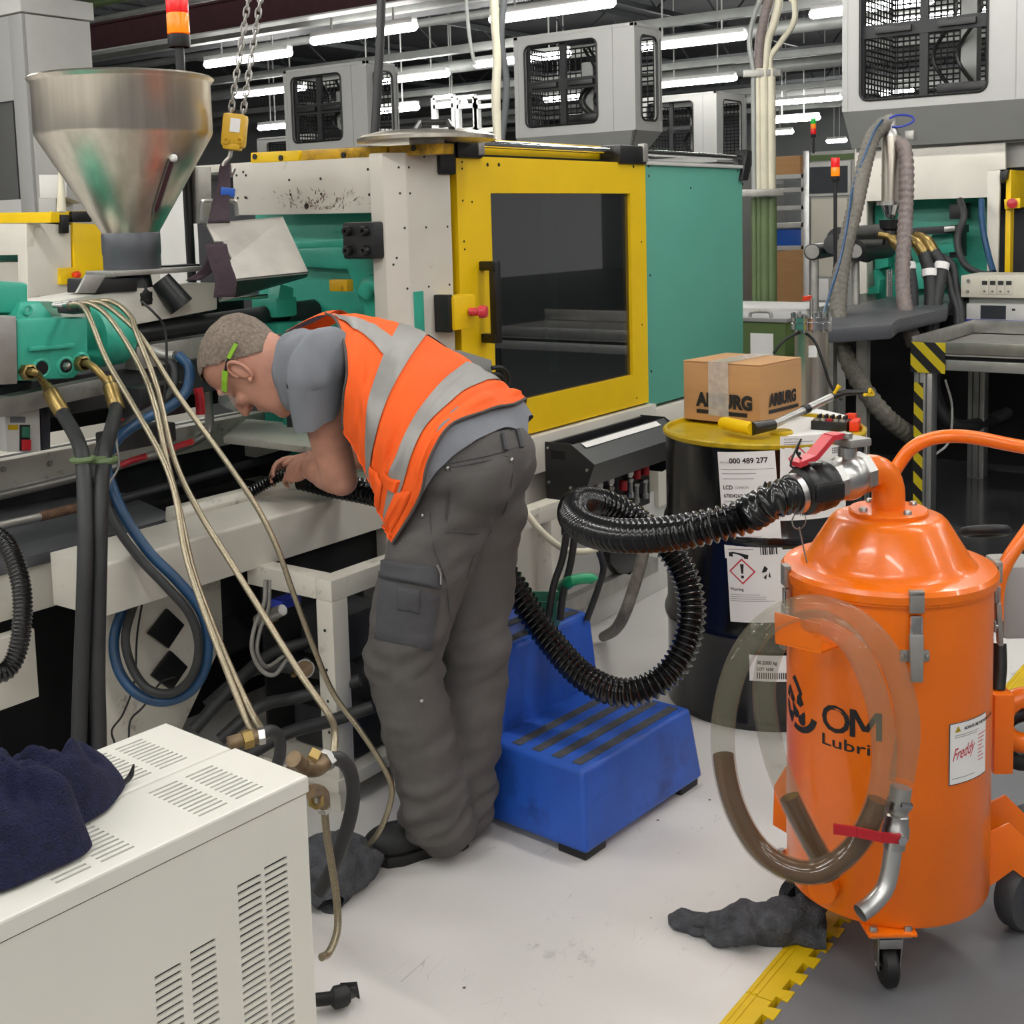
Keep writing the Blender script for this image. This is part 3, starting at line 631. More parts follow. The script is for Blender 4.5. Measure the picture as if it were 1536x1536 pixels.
def heater(o, label, side=True, len_=HL):
    """o = right near top corner; local frame x runs back along the long side to the left, y across"""
    t = thing('temperature_controller', label, 'heater unit', (o.x, o.y, 0), hrz)
    X_ = lambda a, b, c: V(-a, b, c)
    loc = dict(local=True)
    body = MB().box(-len_+.004, -.004, .004, hw-.004, .0, HZ-.032, .002)
    inner = MB().box(-len_+.012, -.012, .016, hw-.012, .04, HZ-.010)
    obj('inside', inner, 'dark_void', t, local=True)
    # side sheet with louvre slots
    holes = []
    for x0, y0, n in ((-.290, HZ-.185, 13), (-.230, HZ-.178, 13), (-.142, HZ-.118, 34), (-.091, HZ-.112, 34)):
        for k in range(n): holes.append((len_+x0, len_+x0+.044, y0-k*.0112-.0050, y0-k*.0112))
    m = MB()
    if side: slot_panel(m, V(-len_, .003, 0), (1, 0, 0), (0, 0, 1), len_-.003, HZ-.0295, holes)
    m.add([V(-.003, .003, 0), V(-.003, hw-.003, 0), V(-.003, hw-.003, HZ-.0295), V(-.003, .003, HZ-.0295)], [(0, 1, 2, 3)])
    m.add([V(-.003, hw-.003, 0), V(-len_, hw-.003, 0), V(-len_, hw-.003, HZ-.032), V(-.003, hw-.003, HZ-.032)], [(0, 1, 2, 3)])
    m.add([V(-len_, .003, 0), V(-len_, hw-.003, 0), V(-len_, hw-.003, HZ-.032), V(-len_, .003, HZ-.032)], [(0, 1, 2, 3)])
    obj('cabinet', m, 'heater_white', t, local=True, smooth=0)
    # lid: vented top sheet, rolled edges
    lh = []
    for x0 in (-.118, -.185, -.345, -.412):
        for k in range(11): lh.append((len_+x0, len_+x0+.052, .022+k*.0122, .0268+k*.0122))
    lm = MB(); slot_panel(lm, V(-len_, .004, HZ), (1, 0, 0), (0, 1, 0), len_-.004, hw-.008, lh)
    for a in range(1):
        prof = [(0, HZ), (-.003, HZ-.0012), (-.004, HZ-.004), (-.004, HZ-.026), (-.002, HZ-.028), (0, HZ-.028)]
        for i in range(len(prof)-1):
            (d0, z0), (d1, z1) = prof[i], prof[i+1]
            lm.add([V(-len_, .004+d0, z0), V(-.004-d0, .004+d0, z0), V(-.004-d1, .004+d1, z1), V(-len_, .004+d1, z1)], [(0, 1, 2, 3)])
            lm.add([V(-.004-d0, .004+d0, z0), V(-.004-d0, hw-.004-d0, z0), V(-.004-d1, hw-.004-d1, z1), V(-.004-d1, .004+d1, z1)], [(0, 1, 2, 3)])
            lm.add([V(-.004-d0, hw-.004-d0, z0), V(-len_, hw-.004-d0, z0), V(-len_, hw-.004-d1, z1), V(-.004-d1, hw-.004-d1, z1)], [(0, 1, 2, 3)])
    obj('lid', lm, 'heater_white', t, local=True, smooth=0)
    am = MB().add([V(-.325, hw-.012, HZ+.0006), V(-.305, hw-.018, HZ+.0006), V(-.325, hw-.024, HZ+.0006), V(-.322, hw-.0185, HZ+.0006), V(-.36, hw-.0185, HZ+.0006), V(-.36, hw-.0172, HZ+.0006), V(-.322, hw-.0172, HZ+.0006)], [(0, 3, 2, 1), (3, 6, 5, 4)])
    obj('flow_arrow', am, 'print_black', t, local=True, smooth=0)
    return t
side_dir = V(-math.sin(hrz), math.cos(hrz), 0)
heater(hA, 'white vented temperature control cabinet with louvres down its long side')
heater(hA+side_dir*(hw+.004)-hdir*.006, 'white vented temperature control cabinet farther from the aisle, beside the hanging hoses', side=False)
# navy towel, crumpled on the cabinets
def crumple(m, pts_fn, nu, nv, amp, sc, seed, closev=False):
    def fn(u, v):
        p = pts_fn(u, v); q = Vector((p.x*sc+seed, p.y*sc, p.z*sc)); d = mnoise.noise(q)*amp + mnoise.noise(q*2.3)*amp*.5
        dv = mnoise.noise_vector(q*1.3)*amp*.8
        return p + dv + Vector((0, 0, d))
    return m.grid(fn, nu, nv, closev)
tw0 = PZ(32, 1262, HZ)
def folds(p, seed, n=7):
    h = 0
    for i in range(n):
        random.seed(seed+i); a = random.uniform(0, PI); off = random.uniform(-1, 1); cur = random.uniform(.3, .9)
        d = p.x*math.cos(a)+p.y*math.sin(a)+cur*.08*math.sin((p.x*math.sin(a)-p.y*math.cos(a))*22+off*3)
        h = max(h, math.exp(-((d-off*.09)/.022)**2)*random.uniform(.6, 1.0)*(.6+.4*math.cos((p.x*math.sin(a)-p.y*math.cos(a))*12+off)))
    return h
def towel_fn(u, v):
    ang = 2*PI*v; rr = (u**.75)
    rad = 0.165*(1+.16*math.sin(3*ang+.7)+.10*math.sin(5*ang+2)+.05*math.sin(9*ang))
    p = Vector((math.cos(ang)*rad*rr*1.1, math.sin(ang)*rad*rr*.72, 0))
    h = .070*(1-u**5)+.055*folds(p, 11)*(1-u**8)+.018*folds(p*1.7, 31)*(1-u**6)
    h += .012*mnoise.noise(p*30)*(1-u**4)
    return Vector((tw0.x-.03, tw0.y+.015, HZ+.006+max(0, h))) + p
towel = MB().grid(towel_fn, 60, 150, True)
def hang(u, v):   # a tail of the towel that slides off toward the near side
    p0 = PZ(40, 1280, HZ+.03); p1 = PZ(-25, 1330, HZ+.03); a = p0.lerp(p1, v)
    return a + Vector((-.20*u, -.06*u, -.02*u+.012*math.sin(9*v+5*u)+.008*math.sin(23*u)))
tw = obj('towel', towel, 'towel_navy', None, 'crumpled navy blue terry towel heaped on the white cabinet', 'towel', smooth=180)
# cable tie lying on the lid
tp = [PZ(136, 1187, HZ+.004), PZ(160, 1186, HZ+.004), PZ(180, 1178, HZ+.006), PZ(195, 1165, HZ+.012), PZ(201, 1146, HZ+.03)]
tie = obj('cable_tie', MB().tube(smooth_path(tp, 6), [.0045]*20+[.004, .003, .0025, .002, .001], 8), 'zip_tie', None, 'black plastic cable tie curling off the white cabinet lid', 'cable tie')

# ================================================================ blue two-tread step
sA, sB = PZ(880, 1297, 0), PZ(1043, 1185, 0)
srz = math.atan2(sB.y-sA.y, sB.x-sA.x)
st = thing('step_stool', 'blue moulded plastic two tread step stool with dark grip strips', 'step stool', (sA.x, sA.y, 0), srz)
SL = .50; TD = .30; Z1, Z2 = .205, .40
def step_block(y0, y1, z1, tap=.022):
    b = bmesh.new()
    bot = [(0, y0, .02), (SL, y0, .02), (SL, y1, .02), (0, y1, .02)]; top = [(tap, y0+tap, z1), (SL-tap, y0+tap, z1), (SL-tap, y1, z1), (tap, y1, z1)]
    va = [b.verts.new(p) for p in bot]; vb = [b.verts.new(p) for p in top]
    b.faces.new(va[::-1]); b.faces.new(vb)
    for i in range(4): b.faces.new((va[i], va[(i+1) % 4], vb[(i+1) % 4], vb[i]))
    bmesh.ops.bevel(b, geom=list(b.edges), offset=.014, segments=3, affect='EDGES', profile=.6)
    m = MB().bm(b)
    return m
obj('lower_tread', step_block(0, TD+.10, Z1), 'blue_step', st, local=True)
obj('upper_tread', step_block(TD, TD+.30, Z2, .028), 'blue_step', st, local=True)
for x in (.14, .30):   # moulded flutes on the riser
    obj('riser_flute', MB().poly([(x-.055, TD+.012, Z1), (x+.055, TD+.012, Z1), (x+.015, TD+.022, Z2-.06), (x-.015, TD+.022, Z2-.06)], (0, .02, 0), .008), 'blue_step', st, local=True)
for k in range(4):
    y = .045+k*.06
    obj('grip_strip', MB().box(.045, SL-.045, y, y+.026, Z1-.004, Z1+.0015), 'grip_strip', st, local=True)
for k in range(3):
    y = TD+.05+k*.08
    obj('grip_strip', MB().box(.05, SL-.05, y, y+.03, Z2-.004, Z2+.0015), 'grip_strip', st, local=True)
for x in (.05, SL-.05):
    for y in (.05, TD+.22):
        obj('foot', MB().box(x-.04, x+.04, y-.04, y+.04, 0, .024, .004), 'black_rubber', st, local=True)
# green scoop standing on the upper tread
def SW(x, y, z): return Matrix.Translation((sA.x, sA.y, 0)) @ Matrix.Rotation(srz, 4, 'Z') @ V(x, y, z)
sc = thing('hand_scoop', 'dark green plastic hand scoop with a bright green handle on the blue step', 'scoop', SW(.27, .46, Z2), 0)
cs = PZ(815, 935, Z2)
def scoop():
    m = MB(); W_, D_, H_ = .092, .16, .072
    out = [(-W_/2, -D_/2), (W_/2, -D_/2), (W_/2+.012, D_/2), (-W_/2-.012, D_/2)]
    bot = [V(x*.82, y*.86, 0) for x, y in out]; top = [V(x, y, H_*(1.15 if y < 0 else .85)) for x, y in out]; th = .004
    bi = [V(p.x*.94, p.y*.95, th) for p in bot]; ti = [V(p.x*.94, p.y*.95, p.z) for p in top]
    vs = bot+top+bi+ti; fs = [(3, 2, 1, 0), (8, 9, 10, 11)]
    for i in range(4):
        j = (i+1) % 4; fs += [(i, j, 4+j, 4+i), (8+j, 8+i, 12+i, 12+j), (4+i, 4+j, 12+j, 12+i)]
    return vs, fs
R_ = Matrix.Rotation(math.radians(-62), 3, 'Z')
vs, fs = scoop(); obj('scoop_tray', MB().add([cs+R_@v for v in vs], fs), 'green_plastic', sc, smooth=0)
obj('handle', MB().tube(smooth_path([PD(843, 880, cs.dot(FW)-CAM.dot(FW)+.01), PD(856, 872, 3.12), PD(872, 868, 3.13), PD(888, 868, 3.15), PD(892, 872, 3.15)], 4), [.016]*4+[.014]*9+[.012]*4, 12), 'green_bright', sc)

# ================================================================ oil drum
dr = PZ(1179, 1099, 0)+FW.to_2d().normalized().to_3d()*.293
DZ = .818; DR = .292
drum = thing('oil_drum', 'black steel oil drum with a yellow lid and white hazard labels', 'drum', (dr.x, dr.y, 0))
pr = [(0, .012), (DR-.02, .012), (DR-.012, 0), (DR-.002, .0), (DR, .01), (DR-.004, .02)]
for z in (.27, .545): pr += [(DR-.004, z-.03), (DR+.004, z-.012), (DR+.006, z), (DR+.004, z+.012), (DR-.004, z+.03)]
pr += [(DR-.004, DZ-.02), (DR-.002, DZ-.014)]
obj('shell', MB().lathe(pr, (dr.x, dr.y, 0), n=72), 'drum_black', drum)
obj('lid', MB().lathe([(DR-.003, DZ-.016), (DR+.003, DZ-.012), (DR+.004, DZ-.002), (DR-.001, DZ+.003), (DR-.008, DZ+.001), (DR-.012, DZ-.010), (0, DZ-.010)], (dr.x, dr.y, 0), n=72), 'drum_yellow', drum, label='yellow lid with rolled rim')
bp = PZ(1172, 649, DZ-.006); obj('bung', MB().lathe([(0, .008), (.03, .008), (.034, .003), (.034, -.004)], bp, n=20), 'drum_yellow', drum)
def on_cyl(px, py, c, R):
    d = ray(px, py); o = CAM; a = d.x**2+d.y**2; b = 2*(d.x*(o.x-c.x)+d.y*(o.y-c.y)); cc = (o.x-c.x)**2+(o.y-c.y)**2-R*R
    disc = b*b-4*a*cc
    t = (-b-math.sqrt(max(disc, 0)))/(2*a); return o+d*t
def wrap(c, R, a0, z0):
    """plane (x right, y up) -> cylinder wall; a0 = angle of x=0"""
    return lambda x, y, l=.0: V(c.x+(R+l)*math.cos(a0+x/R), c.y+(R+l)*math.sin(a0+x/R), z0+y)
def sticker(parent, c, R, px, py, w, h, name='label', ma='paper', tilt=0., lab=None):
    p = on_cyl(px, py, c, R); a0 = math.atan2(p.y-c.y, p.x-c.x); f = wrap(c, R, a0, p.z)
    ct, sn = math.cos(tilt), math.sin(tilt)
    g = lambda x, y, l=.0: f(x*ct-y*sn, x*sn+y*ct, l)
    o = obj(name, MB().grid(lambda u, v: g((u-.5)*w, (v-.5)*h, .0012), 14, 2), ma, parent, label=lab)
    return o, g
def print_on(parent, g, items, l=.002):
    """items: (kind, ...) flat print on a curved label"""
    dk = {}
    for it in items:
        m = dk.setdefault(it[-1], MB())
        if it[0] == 't':
            vs, fs = text_geo(it[1], it[2], 0, it[5]); m.add([g(it[3]+v.x*it[6], it[4]+v.y, l) for v in vs], fs)
        elif it[0] == 'r':
            _, x0, y0, x1, y1, _c = it; n = max(1, int(abs(x1-x0)/.02))
            m.grid(lambda u, v: g(x0+(x1-x0)*u, y0+(y1-y0)*v, l), n, 1)
        elif it[0] == 'p':
            pts = it[1]; m.add([g(x, y, l) for x, y in pts], [tuple(range(len(pts)))])
    for k, m in dk.items(): obj('print', m, k, parent, smooth=0, kind='stuff')
def lines(x0, x1, ys, h=.0016, c='print_grey', rnd=True):
    out = []
    for i, y in enumerate(ys):
        random.seed(i*7+int(abs(x0)*1000)); out.append(('r', x0, y, x0+(x1-x0)*(random.uniform(.45, 1) if rnd else 1), y+h, c))
    return out
def diamond(cx, cy, r, w=.0035):
    out = []
    P = [(cx, cy+r), (cx+r, cy), (cx, cy-r), (cx-r, cy)]; Q = [(cx, cy+r-w*1.5), (cx+r-w*1.5, cy), (cx, cy-r+w*1.5), (cx-r+w*1.5, cy)]
    for i in range(4): out.append(('p', [P[i], P[(i+1) % 4], Q[(i+1) % 4], Q[i]], 'print_red'))
    return out
def bang(cx, cy, s): return [('p', [(cx-.2*s, cy+.8*s), (cx+.2*s, cy+.8*s), (cx+.1*s, cy-.25*s), (cx-.1*s, cy-.25*s)], 'print_black'), ('p', [(cx-.15*s, cy-.45*s), (cx+.15*s, cy-.45*s), (cx+.15*s, cy-.75*s), (cx-.15*s, cy-.75*s)], 'print_black')]
def env(cx, cy, s): return [('p', [(cx-.5*s, cy), (cx-.1*s, cy+.9*s), (cx+.3*s, cy+.5*s), (cx+.05*s, cy+.1*s)], 'print_black'), ('p', [(cx-.3*s, cy-.6*s), (cx, cy-.9*s), (cx+.15*s, cy-.2*s)], 'print_black'), ('p', [(cx+.3*s, cy-.5*s), (cx+.6*s, cy-.7*s), (cx+.5*s, cy+.1*s)], 'print_black')]
dc = V(dr.x, dr.y, 0)
lb, g = sticker(drum, dc, DR+.002, 1124, 758, .160, .30, lab='white label with part number', tilt=math.radians(4))
it = [('t', '000 489 277', .021, -.047, .118, .0005, 1.0, 'print_black'), ('t', 'PART CODE', .007, -.074, .118, 0, .9, 'print_grey'), ('r', -.074, .100, .074, .1012, 'print_grey'), ('t', 'LCD', .016, -.07, .045, .0004, .9, 'print_black'), ('t', 'CARBON', .010, -.035, .047, 0, .9, 'print_grey'), ('t', '67804260 31', .015, -.07, .022, .0002, .9, 'print_black'), ('t', 'HOPKINS, RCM, RCM, Ranson', .009, -.07, .008, 0, .9, 'print_grey')]
it += lines(-.07, .03, [.088, .074, -.012, -.03, -.045, -.06, -.075, -.09, -.11, -.125]) + env(.05, .04, .03)
it += [('r', .02+.006*i, -.14, .022+.006*i+(.002 if i % 3 else 0), -.115, 'print_black') for i in range(8)]
print_on(lb, g, it)
lb, g = sticker(drum, dc, DR+.002, 1225, 715, .21, .235, lab='wide white hazard label')
it = diamond(-.052, .055, .032) + bang(-.052, .055, .022) + lines(-.095, .0, [.1, .094]) + [('t', 'ATTENTION', .008, -.095, .106, 0, .9, 'print_grey')] + lines(.03, .09, [.02, .01, 0, -.01, -.02, -.03, -.04]) + [('r', -.05+.005*i, -.105, -.048+.005*i+(.0015 if i % 2 else 0), -.07, 'print_black') for i in range(10)] + [('r', .05+.006*(i % 4), .06+.006*(i//4), .054+.006*(i % 4), .064+.006*(i//4), 'print_grey') for i in range(12)]
print_on(lb, g, it)
lb, g = sticker(drum, dc, DR+.002, 1304, 690, .06, .19, lab='narrow white label')
print_on(lb, g, lines(-.02, .02, [.05, .04, .03]))
lb, g = sticker(drum, dc, DR+.002, 1141, 880, .180, .205, lab='white warning label', tilt=math.radians(3))
it = diamond(-.048, .043, .037) + bang(-.048, .043, .026) + env(.016, .04, .022) + [('t', 'Warning', .012, -.085, -.012, .0002, .9, 'print_black'), ('p', [(-.083, .085), (-.03, .078), (-.028, .09), (-.07, .098), (-.083, .096)], 'print_black')] + lines(-.085, .06, [-.024, -.03, -.036, -.042], .0012)
print_on(lb, g, it)
lb, g = sticker(drum, dc, DR+.002, 1168, 1003, .16, .075, lab='small white barcode label')
it = [('t', '30.2000 kg', .014, -.06, .012, .0004, .9, 'print_black'), ('t', 'LOT 1638', .012, -.06, -.006, .0004, .9, 'print_black')] + [('r', -.06+.006*i, -.03, -.057+.006*i, -.012, 'print_black') for i in range(22)]
print_on(lb, g, it)

# carton on the drum
bA, bB, bC = PZ(1140, 640, DZ), PZ(1008, 626, DZ), PZ(1181, 600, DZ)
u1 = (bB-bA); u1.z = 0; u2 = (bC-bA); u2.z = 0
u1n = u1.normalized(); u2n = V(0, 0, 1).cross(u1n)*-1
if u2n.dot(u2) < 0: u2n = -u2n
w1, w2 = .272, .245
bz = DZ+.182
ct = thing('cardboard_box', 'taped brown cardboard box with black lettering standing on the oil drum', 'box', bA)
ct_m = MB().poly([bA, bA+u1n*w1, bA+u1n*w1+u2n*w2, bA+u2n*w2], (0, 0, .18), .003)
obj('carton', ct_m, 'cardboard', ct)
for k in (0, 1):   # top flaps meet under the tape
    o_ = bA+V(0, 0, .1805)+u2n*0+u1n*(k*(w1/2+.001)); obj('flap', MB().poly([o_, o_+u1n*(w1/2-.001), o_+u1n*(w1/2-.001)+u2n*w2, o_+u2n*w2], (0, 0, .003), .001), 'cardboard', ct)
tp_ = MB(); c0 = bA+u1n*(w1*.52); hwid = .036
tp_.add([c0-u1n*hwid+V(0, 0, .02)-u2n*.0055, c0+u1n*hwid+V(0, 0, .02)-u2n*.0055, c0+u1n*hwid+V(0, 0, .186)-u2n*.0055, c0-u1n*hwid+V(0, 0, .186)-u2n*.0055, c0+u1n*hwid+V(0, 0, .1865)+u2n*w2, c0-u1n*hwid+V(0, 0, .1865)+u2n*w2], [(0, 1, 2, 3), (3, 2, 4, 5)])
obj('parcel_tape', tp_, 'tape_clear', ct, smooth=0, label='clear printed parcel tape')
tx = MB(); lw = .0042
nA = -u2n
put_text(tx, 'ARBURG', .056, bA+u1n*(w1-.052)+V(0, 0, .048), -u1n, (0, 0, 1), .0034, .004, .90)
obj('lettering', tx, 'print_black', ct, smooth=0)
obj('underline', quad(MB(), bA+V(0, 0, 0), -u1n, (0, 0, 1), -(w1-.05), -.042, .024, .036, .004), 'print_black', ct, smooth=0)
tx = MB(); put_text(tx, 'ARBURG', .050, bA+u2n*.05+V(0, 0, .055), u2n, (0, 0, 1), .0030, .004, .80); obj('lettering', tx, 'print_black', ct, smooth=0)
obj('underline', quad(MB(), bA, u2n, (0, 0, 1), .045, .22, .032, .043, .004), 'print_black', ct, smooth=0)
# paper sheet, bit set and grabber on the drum lid
ZD = DZ-.009
obj('paper_sheet', MB().poly([PZ(1150, 645, ZD), PZ(1210, 662, ZD), PZ(1290, 628, ZD), PZ(1220, 612, ZD)], (0, 0, .001)), 'paper', None, 'white paper sheet lying on the yellow drum lid', 'paper', smooth=0)
bs = thing('bit_set', 'black and orange socket bit set standing open on the drum lid', 'tool set', PZ(1250, 640, ZD))
p0, p1_, p2_ = PZ(1216, 645, ZD), PZ(1267, 648, ZD), PZ(1285, 628, ZD); ub = (p1_-p0).normalized(); wb_ = V(-ub.y, ub.x, 0)
obj('case', MB().poly([p0, p0+ub*.105, p0+ub*.105+wb_*.075, p0+wb_*.075], (0, 0, .028), .003), 'black_plastic', bs)
obj('case_lid', MB().poly([p0+ub*.11+wb_*.01, p0+ub*.135+wb_*.02, p0+ub*.125+wb_*.09, p0+ub*.105+wb_*.085], (0, 0, .03), .003), 'red_bright', bs)
obj('case_lid', MB().poly([p0+ub*.08+wb_*.085, p0+ub*.11+wb_*.085, p0+ub*.11+wb_*.11, p0+ub*.085+wb_*.11], (0, 0, .04), .003), 'red_bright', bs)
for k in range(5):
    obj('socket', MB().lathe([(.004, .034), (.009, .034), (.0095, .028)], p0+ub*(.014+.019*k)+wb_*.014, n=14), 'red' if k == 2 else 'steel', bs)
    for q in (.038, .058): obj('bit', MB().box(-.004, .004, -.006, .006, 0, .012, .001).__class__().obox(p0+ub*(.014+.019*k)+wb_*q+V(0, 0, .034), (.010, .008, .014), None, .002), 'black_paint', bs)
gr = thing('grabber_tool', 'litter picker with a yellow handle and aluminium shaft across the drum', 'tool', PZ(1110, 646, DZ))
ga, gb = PZ(1140, 637, DZ+.022), None
G = lambda x, y, z: PZ(x, y, z)
g0, g1, g2 = G(1083, 634, DZ+.022), G(1128, 643, DZ+.022), G(1160, 637, DZ+.024)
obj('grip', MB().tube([g0, g0.lerp(g1, .1), g0.lerp(g1, .9), g1], [.016, .019, .019, .018], 14), 'yellow', gr, label='yellow grip')
obj('grip_collar', MB().tube([g1, g2], [.02, .016], 12), 'black_plastic', gr)
e1 = PZ(1206, 613, DZ+.05); e2 = PZ(1248, 595, DZ+.075); e3 = PZ(1268, 589, DZ+.085); e4 = PZ(1308, 588, DZ+.09)
obj('shaft', MB().cyl(g2, e2, .0115, n=14), 'alu', gr, label='aluminium shaft')
obj('shaft_joint', MB().cyl(g2.lerp(e2, .50), g2.lerp(e2, .58), .0145, n=12), 'black_plastic', gr)
obj('head', MB().tube([e2, e3, e4], [.013, .010, .006], 10), 'black_plastic', gr)
obj('jaw', MB().tube(smooth_path([e2, PZ(1256, 583, DZ+.10), PZ(1259, 578, DZ+.11)], 3), [.005]*4+[.007]*3, 8), 'yellow', gr)
obj('jaw', MB().tube(smooth_path([e4+V(-.02, 0, 0), PZ(1305, 584, DZ+.10), PZ(1310, 592, DZ+.08), PZ(1297, 592, DZ+.09)], 3), .005, 8), 'yellow', gr)
# ================================================================ orange industrial suction unit
vc = PD(1331, 1000, 2.45); vc = V(vc.x, vc.y, 0); VR = .1945
n_cam = V(-FW.x, -FW.y, 0).normalized(); n_rt = V(-n_cam.y, n_cam.x, 0)   # n_rt points to the right seen from the aisle
vac = thing('industrial_vacuum', 'bright orange drum shaped industrial oil suction unit on castors', 'vacuum cleaner', (vc.x, vc.y, 0))
def vp(name, m, ma, label=None, parent=None, smooth=38): return obj(name, m, ma, parent or vac, label=label, smooth=smooth)
ZB, ZT = .118, .752
vp('tank', MB().lathe([(0, ZB), (VR-.012, ZB), (VR-.004, ZB+.003), (VR, ZB+.012), (VR, ZT)], vc, n=96), 'orange_paint', 'orange steel tank')
vp('lid', MB().lathe([(VR+.004, ZT-.012), (VR+.009, ZT-.010), (VR+.010, ZT+.004), (VR+.004, ZT+.012), (.182, ZT+.015), (.166, ZT+.016), (.157, ZT+.022), (.152, ZT+.032), (.112, ZT+.097), (.103, ZT+.106), (.092, ZT+.110), (0, ZT+.113)], vc, n=96), 'orange_paint', 'orange cone lid', smooth=30)
vp('rim_band', MB().lathe([(VR+.001, ZT-.016), (VR+.006, ZT-.016), (VR+.006, ZT-.010), (VR+.001, ZT-.008)], vc, n=96), 'orange_chipped')
fz = ZT+.113
vp('flange', MB().lathe([(0, .008), (.072, .008), (.075, .005), (.075, -.004)], vc+V(0, 0, fz), n=48), 'orange_paint')
for k in range(4):
    a = k*PI/2+.35+math.atan2(n_cam.y, n_cam.x); bolts(vac, [vc+V(math.cos(a)*.058, math.sin(a)*.058, fz+.007)], .008, (0, 0, 1), 'steel', .008)
# elbow, ball valve, cam coupling
ax = (n_rt*-.84+n_cam*.40+V(0, 0, -.13)).normalized()        # outlet direction
zp = .960
er = .060; ep = []
e_top = vc+V(0, 0, zp)
ep = [vc+V(0, 0, fz), vc+V(0, 0, zp-er)]
for k in range(1, 9):
    t = k/8*PI/2; ep.append(vc+V(0, 0, zp-er)+V(0, 0, er*math.sin(t))+ax*(er*(1-math.cos(t))))
vp('elbow', MB().tube(ep, .0315, 24), 'orange_paint', 'orange pipe elbow')
o0 = ep[-1]
LV = .95
def along(d): return o0+ax*(d*LV)
def LZ(p): return [(r, z*LV) for r, z in p]
valve = vp('ball_valve', MB().lathe(LZ([(.034, -.004), (.040, .0), (.040, .018), (.035, .022), (.042, .03), (.044, .045), (.042, .06), (.035, .068), (.040, .072), (.040, .09), (.030, .092)]), o0, ax, 8), 'steel', 'nickel plated ball valve', smooth=20)
obj('valve_body', MB().lathe(LZ([(.036, .018), (.0425, .03), (.045, .045), (.0425, .06), (.036, .072)]), o0, ax, 28), 'steel', valve)
sm = along(.045)
obj('stem', MB().lathe([(.018, .03), (.018, .058), (.010, .06), (.010, .085), (0, .085)], sm, (0, 0, 1), 12), 'steel', valve)
obj('stem_bracket', MB().obox(sm+V(0, 0, .066)+ax*-.012, (.052, .05, .016), Matrix.Rotation(math.atan2(ax.y, ax.x), 3, 'Z'), .004), 'steel_dull', valve)
lv = [sm+V(0, 0, .072)+n_rt*-.0, sm+V(0, 0, .085)+n_rt*-.02+ax*.02, sm+V(0, 0, .088)+ax*.05, sm+V(0, 0, .075)+ax*.085, sm+V(0, 0, .060)+ax*.12]
def flatbar(m, pts, w, th, side=None):
    pts = [Vector(p) for p in pts]
    for i in range(len(pts)-1):
        d = (pts[i+1]-pts[i]).normalized(); s_ = (side or d.cross(V(0, 0, 1))).normalized(); nn = s_.cross(d).normalized()
        q = [pts[i]-s_*w/2-nn*th/2, pts[i]+s_*w/2-nn*th/2, pts[i]+s_*w/2+nn*th/2, pts[i]-s_*w/2+nn*th/2]
        e = [p+(pts[i+1]-pts[i]) for p in q]; m.add(q+e, [(0, 1, 2, 3), (7, 6, 5, 4), (0, 4, 5, 1), (1, 5, 6, 2), (2, 6, 7, 3), (3, 7, 4, 0)])
    return m
sd = ax.cross(V(0, 0, 1)).normalized()
obj('lever', flatbar(MB(), [sm+V(0, 0, .074), sm+V(0, 0, .086)+ax*.025], .03, .004, sd), 'steel', valve)
obj('lever_grip', flatbar(MB(), [sm+V(0, 0, .086)+ax*.02, sm+V(0, 0, .088)+ax*.045, sm+V(0, 0, .060)+ax*.085, sm+V(0, 0, .056)+ax*.125], .030, .010, sd), 'pink_red', valve, label='red lever grip')
cp = vp('hose_coupling', MB().lathe(LZ([(.026, .088), (.040, .09), (.046, .10), (.047, .125), (.043, .135), (.047, .142), (.045, .16), (.036, .166), (.034, .185)]), o0, ax, 24), 'black_plastic', 'black cam lock coupling')
for s_ in (-1, 1):
    b0 = along(.118)+sd*(.046*s_)
    obj('cam_arm', MB().obox(b0+ax*.012, (.062, .016, .034), Matrix.Rotation(math.atan2(ax.y, ax.x), 3, 'Z'), .006), 'black_plastic', cp)
obj('collar', MB().lathe(LZ([(.034, .170), (.0385, .171), (.0385, .184), (.034, .185)]), o0, ax, 24), 'steel', cp, label='steel hose clamp')
obj('pull_ring', MB().torus(along(.15)+V(0, 0, -.062)+sd*.02, .016, .0012, sd, 24, 6), 'steel', cp)
obj('pull_ring', MB().torus(along(.14)+V(0, 0, .05)+sd*-.01, .016, .0014, (.3, .2, 1), 24, 6), 'steel', cp)
ci = along(.14)+V(0, 0, .045)
obj('tether', MB().tube(smooth_path([ci, ci+V(0, 0, .03)+ax*.03, ci+V(0, 0, .055)+ax*.02, ci+V(0, 0, .01)+ax*.045, ci], 5), .0022, 6), 'black_rubber', cp)
obj('pin', MB().cyl(along(.15)+V(0, 0, -.075)+sd*.02, along(.13)+V(0, 0, -.150)+sd*.02, .0015, n=6), 'steel_dull', cp)
